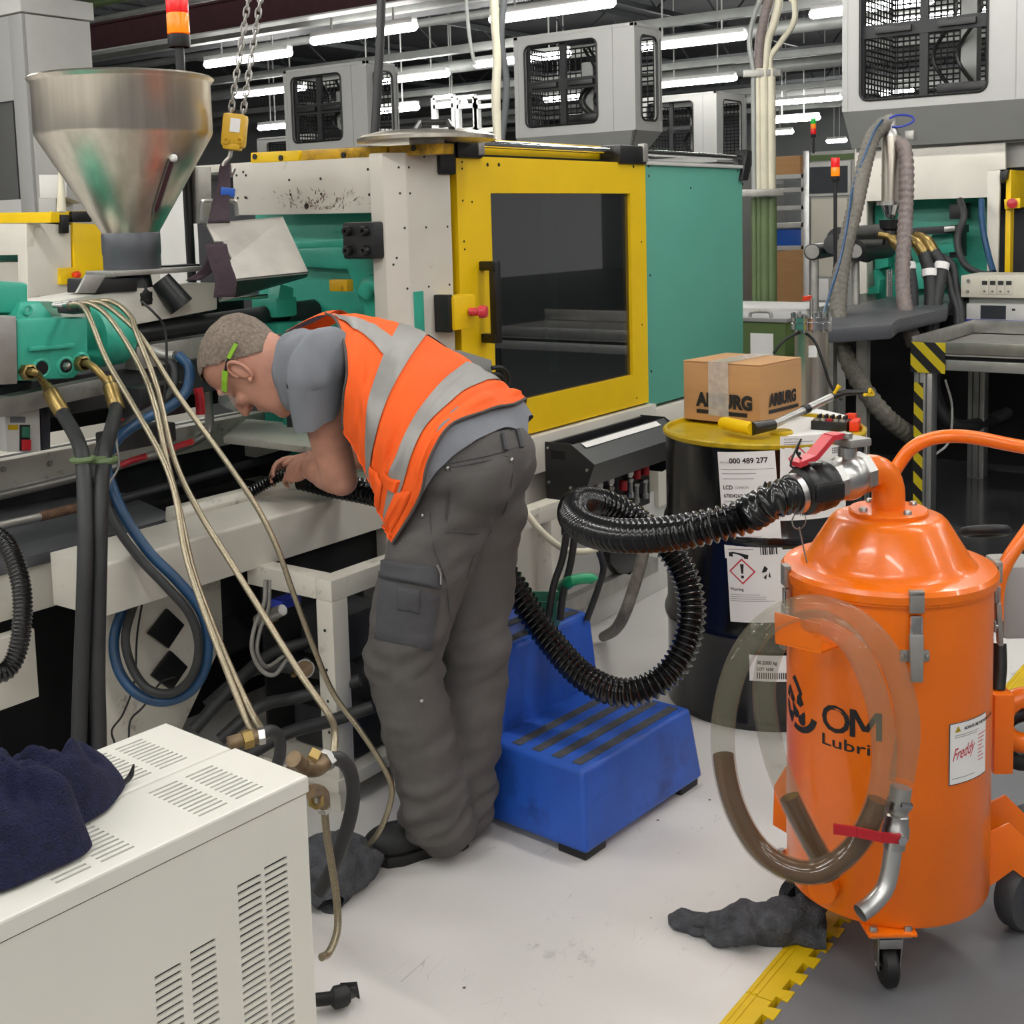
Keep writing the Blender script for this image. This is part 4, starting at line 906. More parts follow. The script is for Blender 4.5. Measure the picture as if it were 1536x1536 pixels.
# latches
def latch(ang):
    u = V(math.cos(ang), math.sin(ang), 0); s_ = V(-u.y, u.x, 0); R = Matrix((s_, u, V(0, 0, 1))).transposed()
    P = lambda x, d, z: vc+s_*x+u*(VR+d)+V(0, 0, z)
    t = vp('latch', MB().obox(P(0, .013, ZT-.002), (.026, .008, .040), R, .002), 'steel_dull', 'steel toggle latch')
    obj('hook', MB().obox(P(0, .010, ZT+.014), (.026, .014, .010), R, .002), 'steel_dull', t)
    obj('spring', MB().obox(P(0, .008, ZT-.045), (.020, .008, .034), R, .002), 'steel', t)
    for x in (-.009, .009): obj('wire', MB().cyl(P(x, .012, ZT-.03), P(x, .012, ZT-.065), .0025, n=8), 'chrome', t)
    obj('lever', MB().poly([P(-.013, .006, ZT-.062), P(.013, .006, ZT-.062), P(.011, .012, ZT-.148), P(-.011, .012, ZT-.148)], u*.010, .003), 'steel_dull', t)
    obj('base', MB().obox(P(0, .002, ZT-.105), (.052, .004, .022), R, .002), 'steel_dull', t)
    for x in (-.022, .022): obj('rivet', MB().lathe([(0, .004), (.004, .003), (.005, 0)], P(x, .004, ZT-.105), u, 10), 'steel', t)
aL = lambda px, py, R=VR: (lambda p: math.atan2(p.y-vc.y, p.x-vc.x))(on_cyl(px, py, vc, R))
latch(aL(1372, 930))
a0 = math.atan2(n_cam.y, n_cam.x)
latch(a0-1.48); latch(a0+1.42)
# logo and print on the tank
pl_ = on_cyl(1256, 1110, vc, VR); gL = wrap(vc, VR, math.atan2(pl_.y-vc.y, pl_.x-vc.x), pl_.z)
lg = MB()
vs, fs = text_geo('O', .074, 0, .0010); lg.add([gL(v.x*1.05-.036, v.y+.014, .0008) for v in vs], fs)
vp('logo_lettering', lg, 'print_black', smooth=0)
lg = MB()
def stroke(p, q, w=.0105):   # one straight stroke of the letter M, wrapped on the tank
    lg.grid(lambda u, v: gL(p[0]+(q[0]-p[0])*u+w*(v-.5), p[1]+(q[1]-p[1])*u, .0008), 6, 2)
mx0, mx1, my0, my1 = .030, .078, .014, .067
stroke((mx0, my0), (mx0, my1)); stroke((mx1, my0), (mx1, my1)); stroke((mx0+.001, my1), ((mx0+mx1)/2, my0+.014), .0115); stroke((mx1-.001, my1), ((mx0+mx1)/2, my0+.014), .0115)
vp('logo_lettering', lg, 'print_black', smooth=0)
lg = MB(); vs, fs = text_geo('Lubri', .031, 0, .0003); lg.add([gL(v.x*1.55-.036, v.y-.016, .0008) for v in vs], fs)
vp('logo_lettering', lg, 'print_black', smooth=0)
em = on_cyl(1198, 1062, vc, VR); gE = wrap(vc, VR, math.atan2(em.y-vc.y, em.x-vc.x), em.z)
def arc(m, r0, r1, t0, t1, cx=0, cy=0, n=10, sx=1.25):
    m.grid(lambda u, v: gE((cx+(r0+(r1-r0)*v)*math.cos(t0+(t1-t0)*u))*sx, cy+(r0+(r1-r0)*v)*math.sin(t0+(t1-t0)*u), .0008), n, 1)
def drop(m, cx, cy, r, ang, sx=1.25):
    pts = []
    for k in range(14):
        t = 2*PI*k/14; rr = r*(1 if math.cos(t) < .3 else 1+1.1*((math.cos(t)-.3)/.7)**2); x, y = rr*math.cos(t), r*math.sin(t) if math.cos(t) < .3 else r*math.sin(t)*.8
        pts.append(gE((cx+x*math.cos(ang)-y*math.sin(ang))*sx, cy+x*math.sin(ang)+y*math.cos(ang), .0008))
    m.add(pts, [tuple(range(14))])
for args in ((.034, .046, -1.9, -.15), (.034, .046, -3.1, -2.1), (.034, .046, 2.3, 2.95)):
    m_ = MB(); arc(m_, *args); vp('emblem', m_, 'print_black', smooth=0)
for args in ((-.008, -.012, .010, 2.2), (.010, -.020, .010, 1.2), (-.020, .012, .008, 1.9), (-.022, -.022, .007, -1.5)):
    m_ = MB(); drop(m_, *args); vp('emblem', m_, 'print_black', smooth=0)
arm_ = [(-.022, .052), (-.012, .062), (.0, .050), (.012, .034), (.008, .026), (.016, .014), (.006, .004), (-.006, .008), (-.004, .022), (.002, .030), (-.008, .042)]
vp('emblem', MB().add([gE(x*1.2, y, .0008) for x, y in arm_], [tuple(range(len(arm_)))]), 'print_black', smooth=0)
# instruction label
lb, g = sticker(vac, vc, VR, 1455, 1124, .105, .118, ma='paper', lab='white instruction label with red script')
it = [('r', -.0525, -.059, -.0505, .059, 'print_black'), ('r', -.0525, -.059, .0525, -.0575, 'print_black'), ('r', -.0525, .0575, .0525, .059, 'print_black')]
it += [('p', [(-.040, .041), (-.033, .053), (-.026, .041)], 'drum_yellow'), ('t', 'ALWAYS USE THE INSTRUCTIONS', .0075, -.018, .043, .0003, .9, 'print_black')]
it += lines(-.04, .05, [.034, .030], .001) + lines(.022, .05, [.022, .015, .008, .001, -.006, -.013, -.020, -.027], .0016, 'print_red') + lines(-.045, .05, [-.048], .0012)
print_on(lb, g, it)
sm_ = MB(); vs, fs = text_geo('Freddy', .031, 0, .0001); sm_.add([g(-.046+(v.x*.62+v.y*.30), -.014+v.y*1.1+v.x*.12, .002) for v in vs], fs); obj('print', sm_, 'print_red', lb, smooth=0)
# hose hook: folded plate held off the tank
D1 = 2.205
hk = vp('hose_hook', MB().poly([PD(1162, 918, D1), PD(1231, 936, D1-.02), PD(1232, 977, D1-.02), PD(1163, 962, D1)], n_cam*-.004, .001), 'orange_paint', 'orange folded hose hook')
obj('hook_shelf', MB().poly([PD(1163, 962, D1), PD(1232, 977, D1-.02), PD(1258, 968, D1+.09), PD(1190, 957, D1+.11)], V(0, 0, -.004)), 'orange_paint', hk, smooth=0)
# feet and castors
def caster(p, ang, with_brake=True):
    """swivel castor on the floor at p"""
    d = V(math.cos(ang), math.sin(ang), 0); s_ = V(-d.y, d.x, 0); rw = .040; c_ = V(p.x, p.y, rw)
    t = vp('castor', MB().obox(V(p.x, p.y, .109), (.075, .055, .006), Matrix((s_, d, V(0, 0, 1))).transposed(), .002), 'steel', 'steel swivel castor')
    obj('wheel', MB().lathe([(.010, -.014), (.034, -.014), (rw, -.009), (rw, .009), (.034, .014), (.010, .014)], c_, s_, 28), 'black_rubber', t)
    for q in (-1, 1):
        obj('fork', MB().poly([c_+s_*(.018*q)+d*-.014+V(0, 0, -.006), c_+s_*(.018*q)+d*.014+V(0, 0, -.006), c_+s_*(.021*q)+d*.02+V(0, 0, .062), c_+s_*(.021*q)+d*-.026+V(0, 0, .062)], s_*(.003*q), .001), 'steel', t)
    obj('crown', MB().obox(c_+V(0, 0, .052), (.044, .046, .020), Matrix((s_, d, V(0, 0, 1))).transposed(), .004), 'steel', t)
    obj('axle', MB().cyl(c_-s_*.024, c_+s_*.024, .005, n=8), 'steel', t)
    obj('mount_plate', MB().poly([V(p.x, p.y, .113)+s_*.045+d*.035, V(p.x, p.y, .113)-s_*.045+d*.035, V(p.x, p.y, .113)-s_*.05-d*.06, V(p.x, p.y, .113)+s_*.05-d*.06], (0, 0, .006), .001), 'orange_paint', t)
    bolts(t, [V(p.x, p.y, .118)+s_*.032+d*.02, V(p.x, p.y, .118)-s_*.032+d*.02], .008, (0, 0, 1), 'steel', .010)
pc = PZ(1337, 1488, 0); caster(pc+V(.02, .015, 0), a0)
pc2 = PZ(1197, 1370, 0); caster(pc2, a0-1.3)
# rear wheels on cranked arms, to the right
arm_pts = [(1484, 1250), (1515, 1235), (1560, 1280), (1560, 1335), (1520, 1305), (1485, 1330)]
Dw = 2.46
vp('wheel_arm', MB().poly([PD(x, y, Dw) for x, y in arm_pts], V(FW.x, FW.y, 0)*.006, .001), 'orange_paint', 'orange cranked wheel arm')
vp('wheel_arm', MB().poly([PD(x-6, y-42, Dw+.20) for x, y in arm_pts], V(FW.x, FW.y, 0)*.006, .001), 'orange_paint')
for dd, q in ((0, (1527, 1322)), (.22, (1532, 1240))):
    pw = PD(*q, Dw+.04+dd); pw = V(pw.x+.01, pw.y-.01, 0); wr = .072
    w_ = vp('wheel', MB().lathe([(.012, -.02), (.045, -.022), (.066, -.022), (wr, -.014), (wr, .014), (.066, .022), (.045, .022), (.012, .02)], V(pw.x, pw.y, wr), n_cam*.5+n_rt*.3, 36), 'wheel_grey', 'grey rubber wheel')
    obj('hub', MB().lathe([(0, -.024), (.03, -.024), (.03, .024), (0, .024)], V(pw.x, pw.y, wr), n_cam*.5+n_rt*.3, 20), 'blue_trim', w_)
# push handle
Dh = 2.62
hp_ = [PD(1300, 790, 2.66), PD(1325, 735, 2.66), PD(1347, 698, 2.66), PD(1368, 672, 2.65), PD(1402, 657, 2.64), PD(1450, 655, 2.63), PD(1510, 666, 2.62), PD(1565, 678, 2.60), PD(1590, 700, 2.57), PD(1580, 740, 2.55), PD(1545, 792, 2.54), PD(1512, 840, 2.53), PD(1497, 880, 2.53), PD(1494, 930, 2.53)]
vp('push_handle', MB().tube(smooth_path(hp_, 6), .0145, 14), 'orange_paint', 'orange bent tube handle')
# control box, cable, tool pocket on the right flank
bq = PD(1520, 893, 2.60); Rz = Matrix((n_rt, n_cam*-1, V(0, 0, 1))).transposed()
vp('motor_box', MB().obox(bq, (.085, .11, .155), Rz, .012), 'light_panel', 'light grey switch box')
vp('pocket', MB().obox(PD(1499, 1095, 2.50), (.040, .05, .165), Rz, .004), 'orange_paint', 'orange tool pocket')
vp('cable_gland', MB().tube(smooth_path([PD(1499, 965, 2.52), PD(1500, 1000, 2.51), PD(1497, 1035, 2.50)], 4), .014, 12), 'black_rubber')
vp('cable_reel', MB().torus(PD(1538, 1080, 2.62), .05, .022, n_cam, 28, 12), 'orange_paint')
vp('cable_reel', MB().torus(PD(1536, 1105, 2.66), .055, .02, n_cam, 28, 12), 'black_rubber')
vp('bump_ring', MB().torus(PD(1478, 797, 2.78), .045, .011, V(.3, .2, 1), 28, 10), 'black_rubber', 'black rubber hose ring')
# drain stub at the bottom of the tank
vp('drain_stub', MB().lathe([(0, .03), (.026, .03), (.030, .012), (.030, -.02)], on_cyl(1238, 1325, vc, VR), n_cam*.8-n_rt*.4, 20), 'orange_paint')
vp('tow_bracket', MB().poly([PD(1162, 1180, 2.40), PD(1180, 1150, 2.40), PD(1180, 1250, 2.40), PD(1160, 1238, 2.40)], n_cam*-.006, .001), 'orange_paint')

# ---- coil of clear oil tubing with its shut-off valve, hung on the hook
ch = thing('clear_tubing', 'coil of clear plastic tubing half filled with amber oil hung on the orange unit', 'tubing', PD(1215, 1100, 2.2))
cpx = [(1352, 1172, 2.165), (1362, 1090, 2.165), (1345, 1010, 2.165), (1312, 955, 2.168), (1262, 919, 2.175), (1205, 911, 2.185), (1148, 938, 2.195), (1107, 995, 2.20), (1086, 1075, 2.20), (1087, 1150, 2.20), (1106, 1220, 2.19), (1142, 1277, 2.18), (1192, 1306, 2.165), (1240, 1303, 2.155), (1288, 1262, 2.15), (1320, 1190, 2.14), (1326, 1110, 2.14), (1310, 1030, 2.145), (1278, 965, 2.155), (1235, 934, 2.18), (1190, 940, 2.235), (1158, 975, 2.255), (1146, 1040, 2.26), (1158, 1120, 2.26), (1184, 1195, 2.255), (1212, 1252, 2.25), (1236, 1296, 2.24), (1246, 1318, 2.235)]
cpath = smooth_path([PD(*q) for q in cpx], 8)
obj('tube_wall', MB().tube(cpath, .0215, 18, False), 'tubing_clear', ch, smooth=60)
ia, ib = 9*8-2, 15*8
obj('oil', MB().tube(cpath[ia:ib], .0185, 14), 'oil', ch, label='dark amber oil in the tubing')
obj('oil', MB().tube(cpath[24*8:], .0185, 14), 'oil', ch)
vq = thing('drain_valve', 'small red lever shut-off valve with a bent metal spout on the clear tubing', 'valve', PD(1345, 1250, 2.15))
q0, q1, q2 = PD(1352, 1180, 2.16), PD(1346, 1220, 2.16), PD(1342, 1262, 2.158)
obj('hose_tail', MB().tube([q0, q1], .0185, 16), 'steel_dull', vq)
obj('clamp', MB().lathe([(.0195, -.006), (.0215, -.006), (.0215, .006), (.0195, .006)], q0.lerp(q1, .65), (q1-q0), 20), 'steel', vq)
obj('clamp_screw', MB().cyl(PD(1352, 1207, 2.13), PD(1368, 1210, 2.13), .005, n=8), 'chrome', vq)
obj('body', MB().lathe([(.017, 0), (.021, .004), (.021, .018), (.024, .024), (.024, .040), (.019, .044), (.019, .060)], q1, (q2-q1), 12), 'steel', vq)
vb = q1.lerp(q2, .6)
obj('stem', MB().cyl(vb, vb+n_cam*.034, .007, n=10), 'chrome', vq)
obj('lever_nut', MB().lathe([(0, .006), (.008, .006), (.009, 0)], vb+n_cam*.034, n_cam, 6), 'chrome', vq)
obj('lever', flatbar(MB(), [vb+n_cam*.030, PD(1322, 1256, 2.12), PD(1285, 1248, 2.115), PD(1250, 1243, 2.12)], .017, .006, V(0, 0, 1)), 'red', vq, label='red lever')
obj('spout', MB().tube(smooth_path([PD(1340, 1272, 2.158), PD(1334, 1310, 2.155), PD(1326, 1335, 2.15), PD(1308, 1356, 2.14), PD(1290, 1370, 2.13)], 5), .0155, 16, False), 'alu', vq, smooth=60, label='bent metal spout')
# ================================================================ the technician
from mathutils.bvhtree import BVHTree
def blend(m, voxel, it=6, fac=.6):
    """fuse overlapping closed shapes into one continuous smooth skin"""
    me = bpy.data.meshes.new('tmp'); me.from_pydata([tuple(v) for v in m.v], [], m.f); me.update()
    b = bmesh.new(); b.from_mesh(me); bmesh.ops.recalc_face_normals(b, faces=b.faces); b.to_mesh(me); b.free()
    o = bpy.data.objects.new('tmp', me); COL.objects.link(o)
    r = o.modifiers.new('r', 'REMESH'); r.mode = 'VOXEL'; r.voxel_size = voxel
    if it: s_ = o.modifiers.new('s', 'SMOOTH'); s_.iterations = it; s_.factor = fac
    e = evaluated(o); out = MB(); out.v = [v.co.copy() for v in e.vertices]; out.f = [tuple(p.vertices) for p in e.polygons]
    bpy.data.objects.remove(o); bpy.data.meshes.remove(me); bpy.data.meshes.remove(e); return out
def normals_of(m):
    me = bpy.data.meshes.new('tmp'); me.from_pydata([tuple(v) for v in m.v], [], m.f); me.update()
    b = bmesh.new(); b.from_mesh(me); bmesh.ops.recalc_face_normals(b, faces=b.faces); b.to_mesh(me); b.free()
    N_ = [v.normal.copy() for v in me.vertices]; bpy.data.meshes.remove(me); return N_
def limb(m, keys, n=20, k=6):
    """tapered limb: keys = (point, radius); rounded ends"""
    P = smooth_path([q[0] for q in keys], k); R = []
    for i in range(len(keys)-1):
        for j in range(k): t = j/k; t = t*t*(3-2*t); R.append(keys[i][1]*(1-t)+keys[i+1][1]*t)
    R.append(keys[-1][1])
    m.tube(P, R, n); m.ball(P[0], R[0]*.99, 16, 10); m.ball(P[-1], R[-1]*.99, 16, 10); return m
man = thing('person', 'man in orange hi-vis vest and grey work trousers bending over the machine bed', 'person', (2.15, 1.78, 0))
def hp3(name, m, ma, label=None, parent=None, smooth=60): return obj(name, m, ma, parent or man, label=label, smooth=smooth)
# ---- head frame
HC = PD(379, 551, 3.06); HS = 1.06
th = math.radians(66); hh = V(-.40, .92, 0).normalized()
hf = hh*math.cos(th)-V(0, 0, math.sin(th)); hu = hh*math.sin(th)+V(0, 0, math.cos(th)); hl = hu.cross(hf)
roll = math.radians(4); hu, hl = (hu*math.cos(roll)+hl*math.sin(roll)), (hl*math.cos(roll)-hu*math.sin(roll))
def HD(x, y, z): return HC+(hl*x+hf*y+hu*z)*HS
prof = [(-.126, .060, .022, .020), (-.118, .070, .008, .036), (-.100, .077, -.012, .050), (-.072, .079, -.036, .060), (-.045, .079, -.060, .065), (-.012, .078, -.088, .069), (.020, .073, -.100, .072), (.045, .081, -.104, .076), (.075, .078, -.101, .076), (.100, .060, -.084, .064), (.116, .034, -.056, .043), (.125, .006, -.026, .016)]
pz_ = np.array(prof)
def head_pt(t, a, ex=0., power=2.3):
    z = pz_[0, 0]+(pz_[-1, 0]-pz_[0, 0])*t; f_ = np.interp(z, pz_[:, 0], pz_[:, 1]); b_ = np.interp(z, pz_[:, 0], pz_[:, 2]); w_ = np.interp(z, pz_[:, 0], pz_[:, 3])
    c, s_ = math.cos(a), math.sin(a); cx = abs(c)**(2/power)*math.copysign(1, c); sy = abs(s_)**(2/power)*math.copysign(1, s_)
    mid = (f_+b_)/2; return (cx*(w_+ex), mid+sy*((f_-b_)/2+ex), z+ex*(.9 if t > .8 else 0))
hm_ = MB(); nz = 26
def tmap(i): return .5-.5*math.cos(PI*i/nz)
hm_.grid(lambda u, v: HD(*head_pt(tmap(round(u*nz)), 2*PI*v)), nz, 36, True)
hm_.add([HD(*head_pt(0, 2*PI*k/36)) for k in range(36)], [tuple(range(36))]); hm_.add([HD(*head_pt(1, 2*PI*k/36)) for k in range(36)], [tuple(range(36))])
body = MB(); body.v += hm_.v; body.f += hm_.f
limb(body, [(HD(0, .078, .030), .010*HS), (HD(0, .094, .004), .011*HS), (HD(0, .105, -.020), .0125*HS)], 12, 3)
for s_ in (-1, 1):
    body.ball(HD(.010*s_, .094, -.024), .009*HS, 10, 8)
    body.ball(HD(.030*s_, .074, .040), (.020*HS, .012*HS, .009*HS), 12, 8, Matrix((hl, hf, hu)).transposed())
    body.ball(HD(.040*s_, .064, -.015), (.020*HS, .018*HS, .018*HS), 12, 8, Matrix((hl, hf, hu)).transposed())
    body.ball(HD(.030*s_, .072, .018), (.012*HS, .008*HS, .007*HS), 12, 8, Matrix((hl, hf, hu)).transposed())
body.ball(HD(0, .080, -.052), (.022*HS, .010*HS, .006*HS), 12, 8, Matrix((hl, hf, hu)).transposed())
body.ball(HD(0, .078, -.066), (.020*HS, .010*HS, .007*HS), 12, 8, Matrix((hl, hf, hu)).transposed())
body.ball(HD(0, .066, -.104), (.024*HS, .018*HS, .018*HS), 12, 8, Matrix((hl, hf, hu)).transposed())
# neck, shoulders, trunk
NB = V(2.15, 2.17, 1.095)
limb(body, [(HD(0, -.035, -.02), .064), (HD(0, -.028, -.085), .060), (NB, .068)], 20, 4)
XS = 2.205
LS = PD(470, 552, 2.93); RS = V(2*XS-LS.x-.02, LS.y+.02, LS.z)
limb(body, [(LS, .058), (V(XS, 2.10, 1.10), .09), (RS, .058)], 20, 5)
limb(body, [(V(XS+.03, 2.08, 1.06), .085), (V(XS+.03, 1.92, 1.02), .085), (V(XS+.02, 1.78, .95), .085), (V(XS-.005, 1.74, .88), .07)], 20, 5)
# arms
EL = PD(507, 712, 3.03); WR = PD(466, 702, 3.24); HN = PD(448, 703, 3.34)
limb(body, [(LS, .055), (LS.lerp(EL, .35), .052), (LS.lerp(EL, .75), .047), (EL, .045), (EL.lerp(WR, .30), .047), (EL.lerp(WR, .65), .038), (WR, .030)], 20, 5)
body.ball(EL+V(0, -.012, -.012), .040, 14, 10)
ER = V(RS.x+.06, RS.y+.06, .86); WRR = PD(470, 690, 3.48)
limb(body, [(RS, .052), (RS.lerp(ER, .5), .048), (ER, .042), (ER.lerp(WRR, .4), .042), (WRR, .030)], 16, 5)
def hand(wr, fw, out_, up_, s=1.0, grip=1.0):
    """palm with four fingers and a thumb; fw = along the hand, out_ = thumb side, up_ = back of the hand"""
    fw = fw.normalized(); out_ = (out_-fw*out_.dot(fw)).normalized(); up_ = fw.cross(out_)*-1 if fw.cross(out_).dot(up_) < 0 else fw.cross(out_)
    R = Matrix((out_, fw, up_)).transposed()
    body.ball(wr+fw*(.045*s), (.040*s, .052*s, .017*s), 16, 12, R)
    body.ball(wr+fw*(.070*s), (.042*s, .022*s, .016*s), 16, 12, R)
    for i, (off, ln, r) in enumerate(((.030, .074, .0088), (.010, .082, .0092), (-.010, .076, .0088), (-.029, .060, .0078))):
        b0 = wr+fw*(.082*s)+out_*(off*s)+up_*.004; ang = 0; p = b0; keys = [(wr+fw*(.06*s)+out_*(off*s), r*s)]; keys.append((p, r*s*1.05))
        for j, fr_ in enumerate((.44, .32, .24)):
            ang += (.35+.10*i*.3, .75, .55)[j]*grip; d = fw*math.cos(ang)-up_*math.sin(ang); p = p+d*(ln*fr_*s); keys.append((p, r*s*(1-.08*(j+1))))
        limb(body, keys, 10, 3)
    tb = wr+fw*(.022*s)+out_*(.026*s); keys = [(tb, .012*s)]; p = tb; ang = .75
    for j, L in enumerate((.040, .032, .026)):
        d = fw*math.cos(ang)+out_*math.sin(ang)*.85-up_*.35; p = p+d.normalized()*(L*s); keys.append((p, (.0115, .0105, .009)[j]*s)); ang -= .38*grip
    limb(body, keys, 10, 3)
hand(WR, HN-WR+V(-.03, .03, -.005), V(.6, .5, .5), V(-.5, -.3, .8), 1.0, .7)
hand(WRR, PD(425, 700, 3.44)-WRR, V(-.6, -.4, .6), V(.3, .6, .7), 1.0, .8)
# hidden legs keep the figure whole
HL_, KL, AL = PD(672, 760, 2.82), PD(612, 992, 2.80), PD(655, 1228, 2.85)
HR_, KR, AR = PD(728, 745, 2.93), PD(712, 1000, 2.92), PD(690, 1205, 2.92)
limb(body, [(HL_, .065), (HL_.lerp(KL, .5), .062), (KL, .056), (KL.lerp(AL, .35), .056), (AL, .040)], 14, 4)
limb(body, [(HR_, .065), (HR_.lerp(KR, .5), .062), (KR, .056), (KR.lerp(AR, .35), .056), (AR, .040)], 14, 4)
sk = blend(body, .0052, 4, .5)
hp3('body', sk, 'skin', smooth=180)
# ear as shaped folds (both sides) fused afterwards is lost in smoothing: separate rim shells
for s_ in (-1, 1):
    e = MB(); E0 = lambda x, y, z: HD(s_*(.072+x), y, z)
    rim = smooth_path([E0(.004, .010, -.026), E0(.010, -.006, -.030), E0(.016, -.018, -.012), E0(.019, -.022, .010), E0(.016, -.014, .028), E0(.010, .002, .030), E0(.004, .012, .016), E0(.003, .012, .0)], 5)
    e.tube(rim, [.0042*HS]*len(rim), 8); e.ball(E0(.006, -.004, 0), (.006*HS, .015*HS, .027*HS), 12, 8, Matrix((hl, hf, hu)).transposed()); e.ball(E0(.006, .006, -.028), .007*HS, 8, 6)
    hp3('ear', e, 'skin')
# ---- short hair
hr = MB(); nv, nu_ = 132, 80; keep = []
vs = [head_pt(tmap(i*nz/nu_)*1.0, 2*PI*k/nv, .0045) for i in range(nu_+1) for k in range(nv)]
def hair_here(p):
    x, y, z = p; line = .088 if y > .03 else (.030+.058*max(0, (y+.015)/.045) if y > -.015 else (.030-.075*min(1, (-.015-y)/.055)))
    return z > line+.004*mnoise.noise(Vector((x*60, y*60, z*60)))
for i in range(nu_):
    for k in range(nv):
        q = (i*nv+k, (i+1)*nv+k, (i+1)*nv+(k+1) % nv, i*nv+(k+1) % nv)
        if all(hair_here(vs[j]) for j in q): keep.append(q)
keep.append(tuple(nu_*nv+k for k in range(nv)))
hv = []
for p in vs:
    q = Vector(p)*1; d = .0016*mnoise.noise(Vector((p[0]*160, p[1]*160, p[2]*60))); hv.append(HD(p[0]*(1+d*6), p[1]+d, p[2]+d))
hp3('hair', hr.add(hv, keep), 'hair', 'short greying brown hair', smooth=180)
# ---- safety glasses
gl = hp3('safety_glasses', MB().tube(smooth_path([HD(.074, .058, .020), HD(.082, .030, .026), HD(.086, -.010, .034), HD(.082, -.062, .030)], 5), [.0045]*6+[.0035]*6+[.003]*4, 8), 'black_plastic', 'clear safety glasses with lime temples')
obj('temple', flatbar(MB(), [HD(.077, .056, .020), HD(.085, .030, .026), HD(.0875, .008, .031)], .013*HS, .004, hu), 'lime', gl)
obj('temple', flatbar(MB(), [HD(.0885, -.022, .034), HD(.0845, -.060, .030)], .009*HS, .004, hu), 'lime', gl)
obj('temple', MB().tube([HD(-.074, .058, .022), HD(-.083, -.01, .034), HD(-.080, -.05, .042)], .004, 8), 'black_plastic', gl)
obj('lens', MB().grid(lambda u, v: HD(-.074+.148*u, .060+.052*math.sin(PI*u)**.6, -.012+.045*v), 20, 6), 'lens_clear', gl)

# ---- vest drawn as a cloth surface hung over the back: rows run from back ridge to front edge
VG = [[(488, 470, 3.06), (505, 482, 2.99), (517, 520, 2.90), (520, 565, 2.86), (516, 605, 2.87), (514, 645, 2.90)],
      [(548, 473, 3.03), (545, 500, 2.95), (543, 545, 2.87), (538, 595, 2.83), (533, 640, 2.84), (536, 680, 2.88)],
      [(610, 488, 3.00), (588, 525, 2.90), (565, 580, 2.83), (552, 630, 2.80), (549, 680, 2.82), (556, 722, 2.86)],
      [(662, 516, 2.97), (632, 552, 2.87), (598, 608, 2.79), (578, 662, 2.77), (566, 712, 2.79), (566, 755, 2.83)],
      [(708, 549, 2.94), (666, 580, 2.84), (624, 632, 2.76), (600, 690, 2.74), (585, 742, 2.76), (574, 785, 2.80)],
      [(745, 583, 2.91), (702, 600, 2.81), (652, 640, 2.74), (624, 692, 2.71), (608, 748, 2.73), (580, 802, 2.77)],
      [(772, 606, 2.89), (728, 617, 2.80), (674, 640, 2.73), (644, 690, 2.70), (630, 745, 2.71), (590, 815, 2.76)]]
VG = [[(x, y, d-(0, .02, .035, .035, .03, .02)[j]) for j, (x, y, d) in enumerate(row)] for row in VG]
VP_ = [[PD(*q) for q in row] for row in VG]
def cr(P, t):
    n = len(P)-1; t = min(max(t, 0), .99999)*n; i = int(t); t -= i
    a, b, c, d = P[max(i-1, 0)] if i > 0 else P[0]*2-P[1], P[i], P[i+1], (P[i+2] if i+2 <= n else P[n]*2-P[n-1])
    return .5*((2*b)+(c-a)*t+(2*a-5*b+4*c-d)*t*t+(3*b-a-3*c+d)*t**3)
def vest_pt(u, v, lift=0., G=VP_):
    """u: shoulder 0 .. hem 1, v: 0 ridge of the back .. 1 left front edge, negative v = far side"""
    a = abs(v); p = cr([cr(r, a) for r in G], u)
    if v < 0: r0 = cr([cr(r, 0) for r in G], u); p = Vector((r0.x+(r0.x-p.x)*.45, p.y+.12*a, p.z+.02*a))
    return p
def vest_fold(u, v):
    q = Vector((u*9, v*4.0, 3.1)); f_ = .0070*mnoise.noise(q*1.3) + .0055*mnoise.noise(Vector((u*26, v*3.2, 1)))
    if v > 0: f_ += .010*math.exp(-((v-.72+.25*(u-.5))/.07)**2)*math.sin(PI*min(1, max(0, (u-.05)*1.1)))*mnoise.noise(Vector((u*7, 5, 0)))*2
    return f_*(1 if abs(v) > .08 else .5)
def vest_surf(u, v, lift=0.):
    e = .004; p = vest_pt(u, v); du = vest_pt(min(u+e, 1), v)-vest_pt(max(u-e, 0), v); dv = vest_pt(u, min(v+e, 1))-vest_pt(u, max(v-e, -1))
    n_ = du.cross(dv); n_ = n_.normalized() if n_.length > 1e-12 else V(0, 0, 1)
    c_ = V(XS, 1.95, .98)
    if n_.dot(p-c_) < 0: n_ = -n_
    return p+n_*(vest_fold(u, v)+lift)
vst = hp3('vest', MB().grid(lambda u, v: vest_surf(u, v*2-1), 56, 96), 'hivis', 'orange hi-vis vest with grey reflective bands')
vst.modifiers.new('thickness', 'SOLIDIFY').thickness = .003
def band(u0, u1, v0=-1, v1=1, sl=0., n=80): return MB().grid(lambda a, b: vest_surf(min(.999, max(.001, u0+(u1-u0)*a+sl*abs(v0+(v1-v0)*b))), v0+(v1-v0)*b, .0035), 6, n)
obj('reflective_band', band(.305, .425, -1, .97), 'reflective', vst, smooth=60, label='grey reflective band')
obj('reflective_band', band(.635, .765, -1, .97), 'reflective', vst, smooth=60, label='grey reflective band')
def strap(s_): return MB().grid(lambda a, b: vest_surf(.02+.32*a, s_*(.10+.10*a+(.14-.02*a)*(b-.5)), .0037), 30, 8)
obj('reflective_strap', strap(1), 'reflective', vst, smooth=60); obj('reflective_strap', strap(-1), 'reflective', vst, smooth=60)
def edge(fn, r=.0035, n=60): return MB().tube([fn(i/n) for i in range(n+1)], r, 8)
obj('binding', edge(lambda t: vest_surf(.999, t*2-1)), 'binding', vst, label='dark edge binding')
obj('binding', edge(lambda t: vest_surf(.001, t)), 'binding', vst)
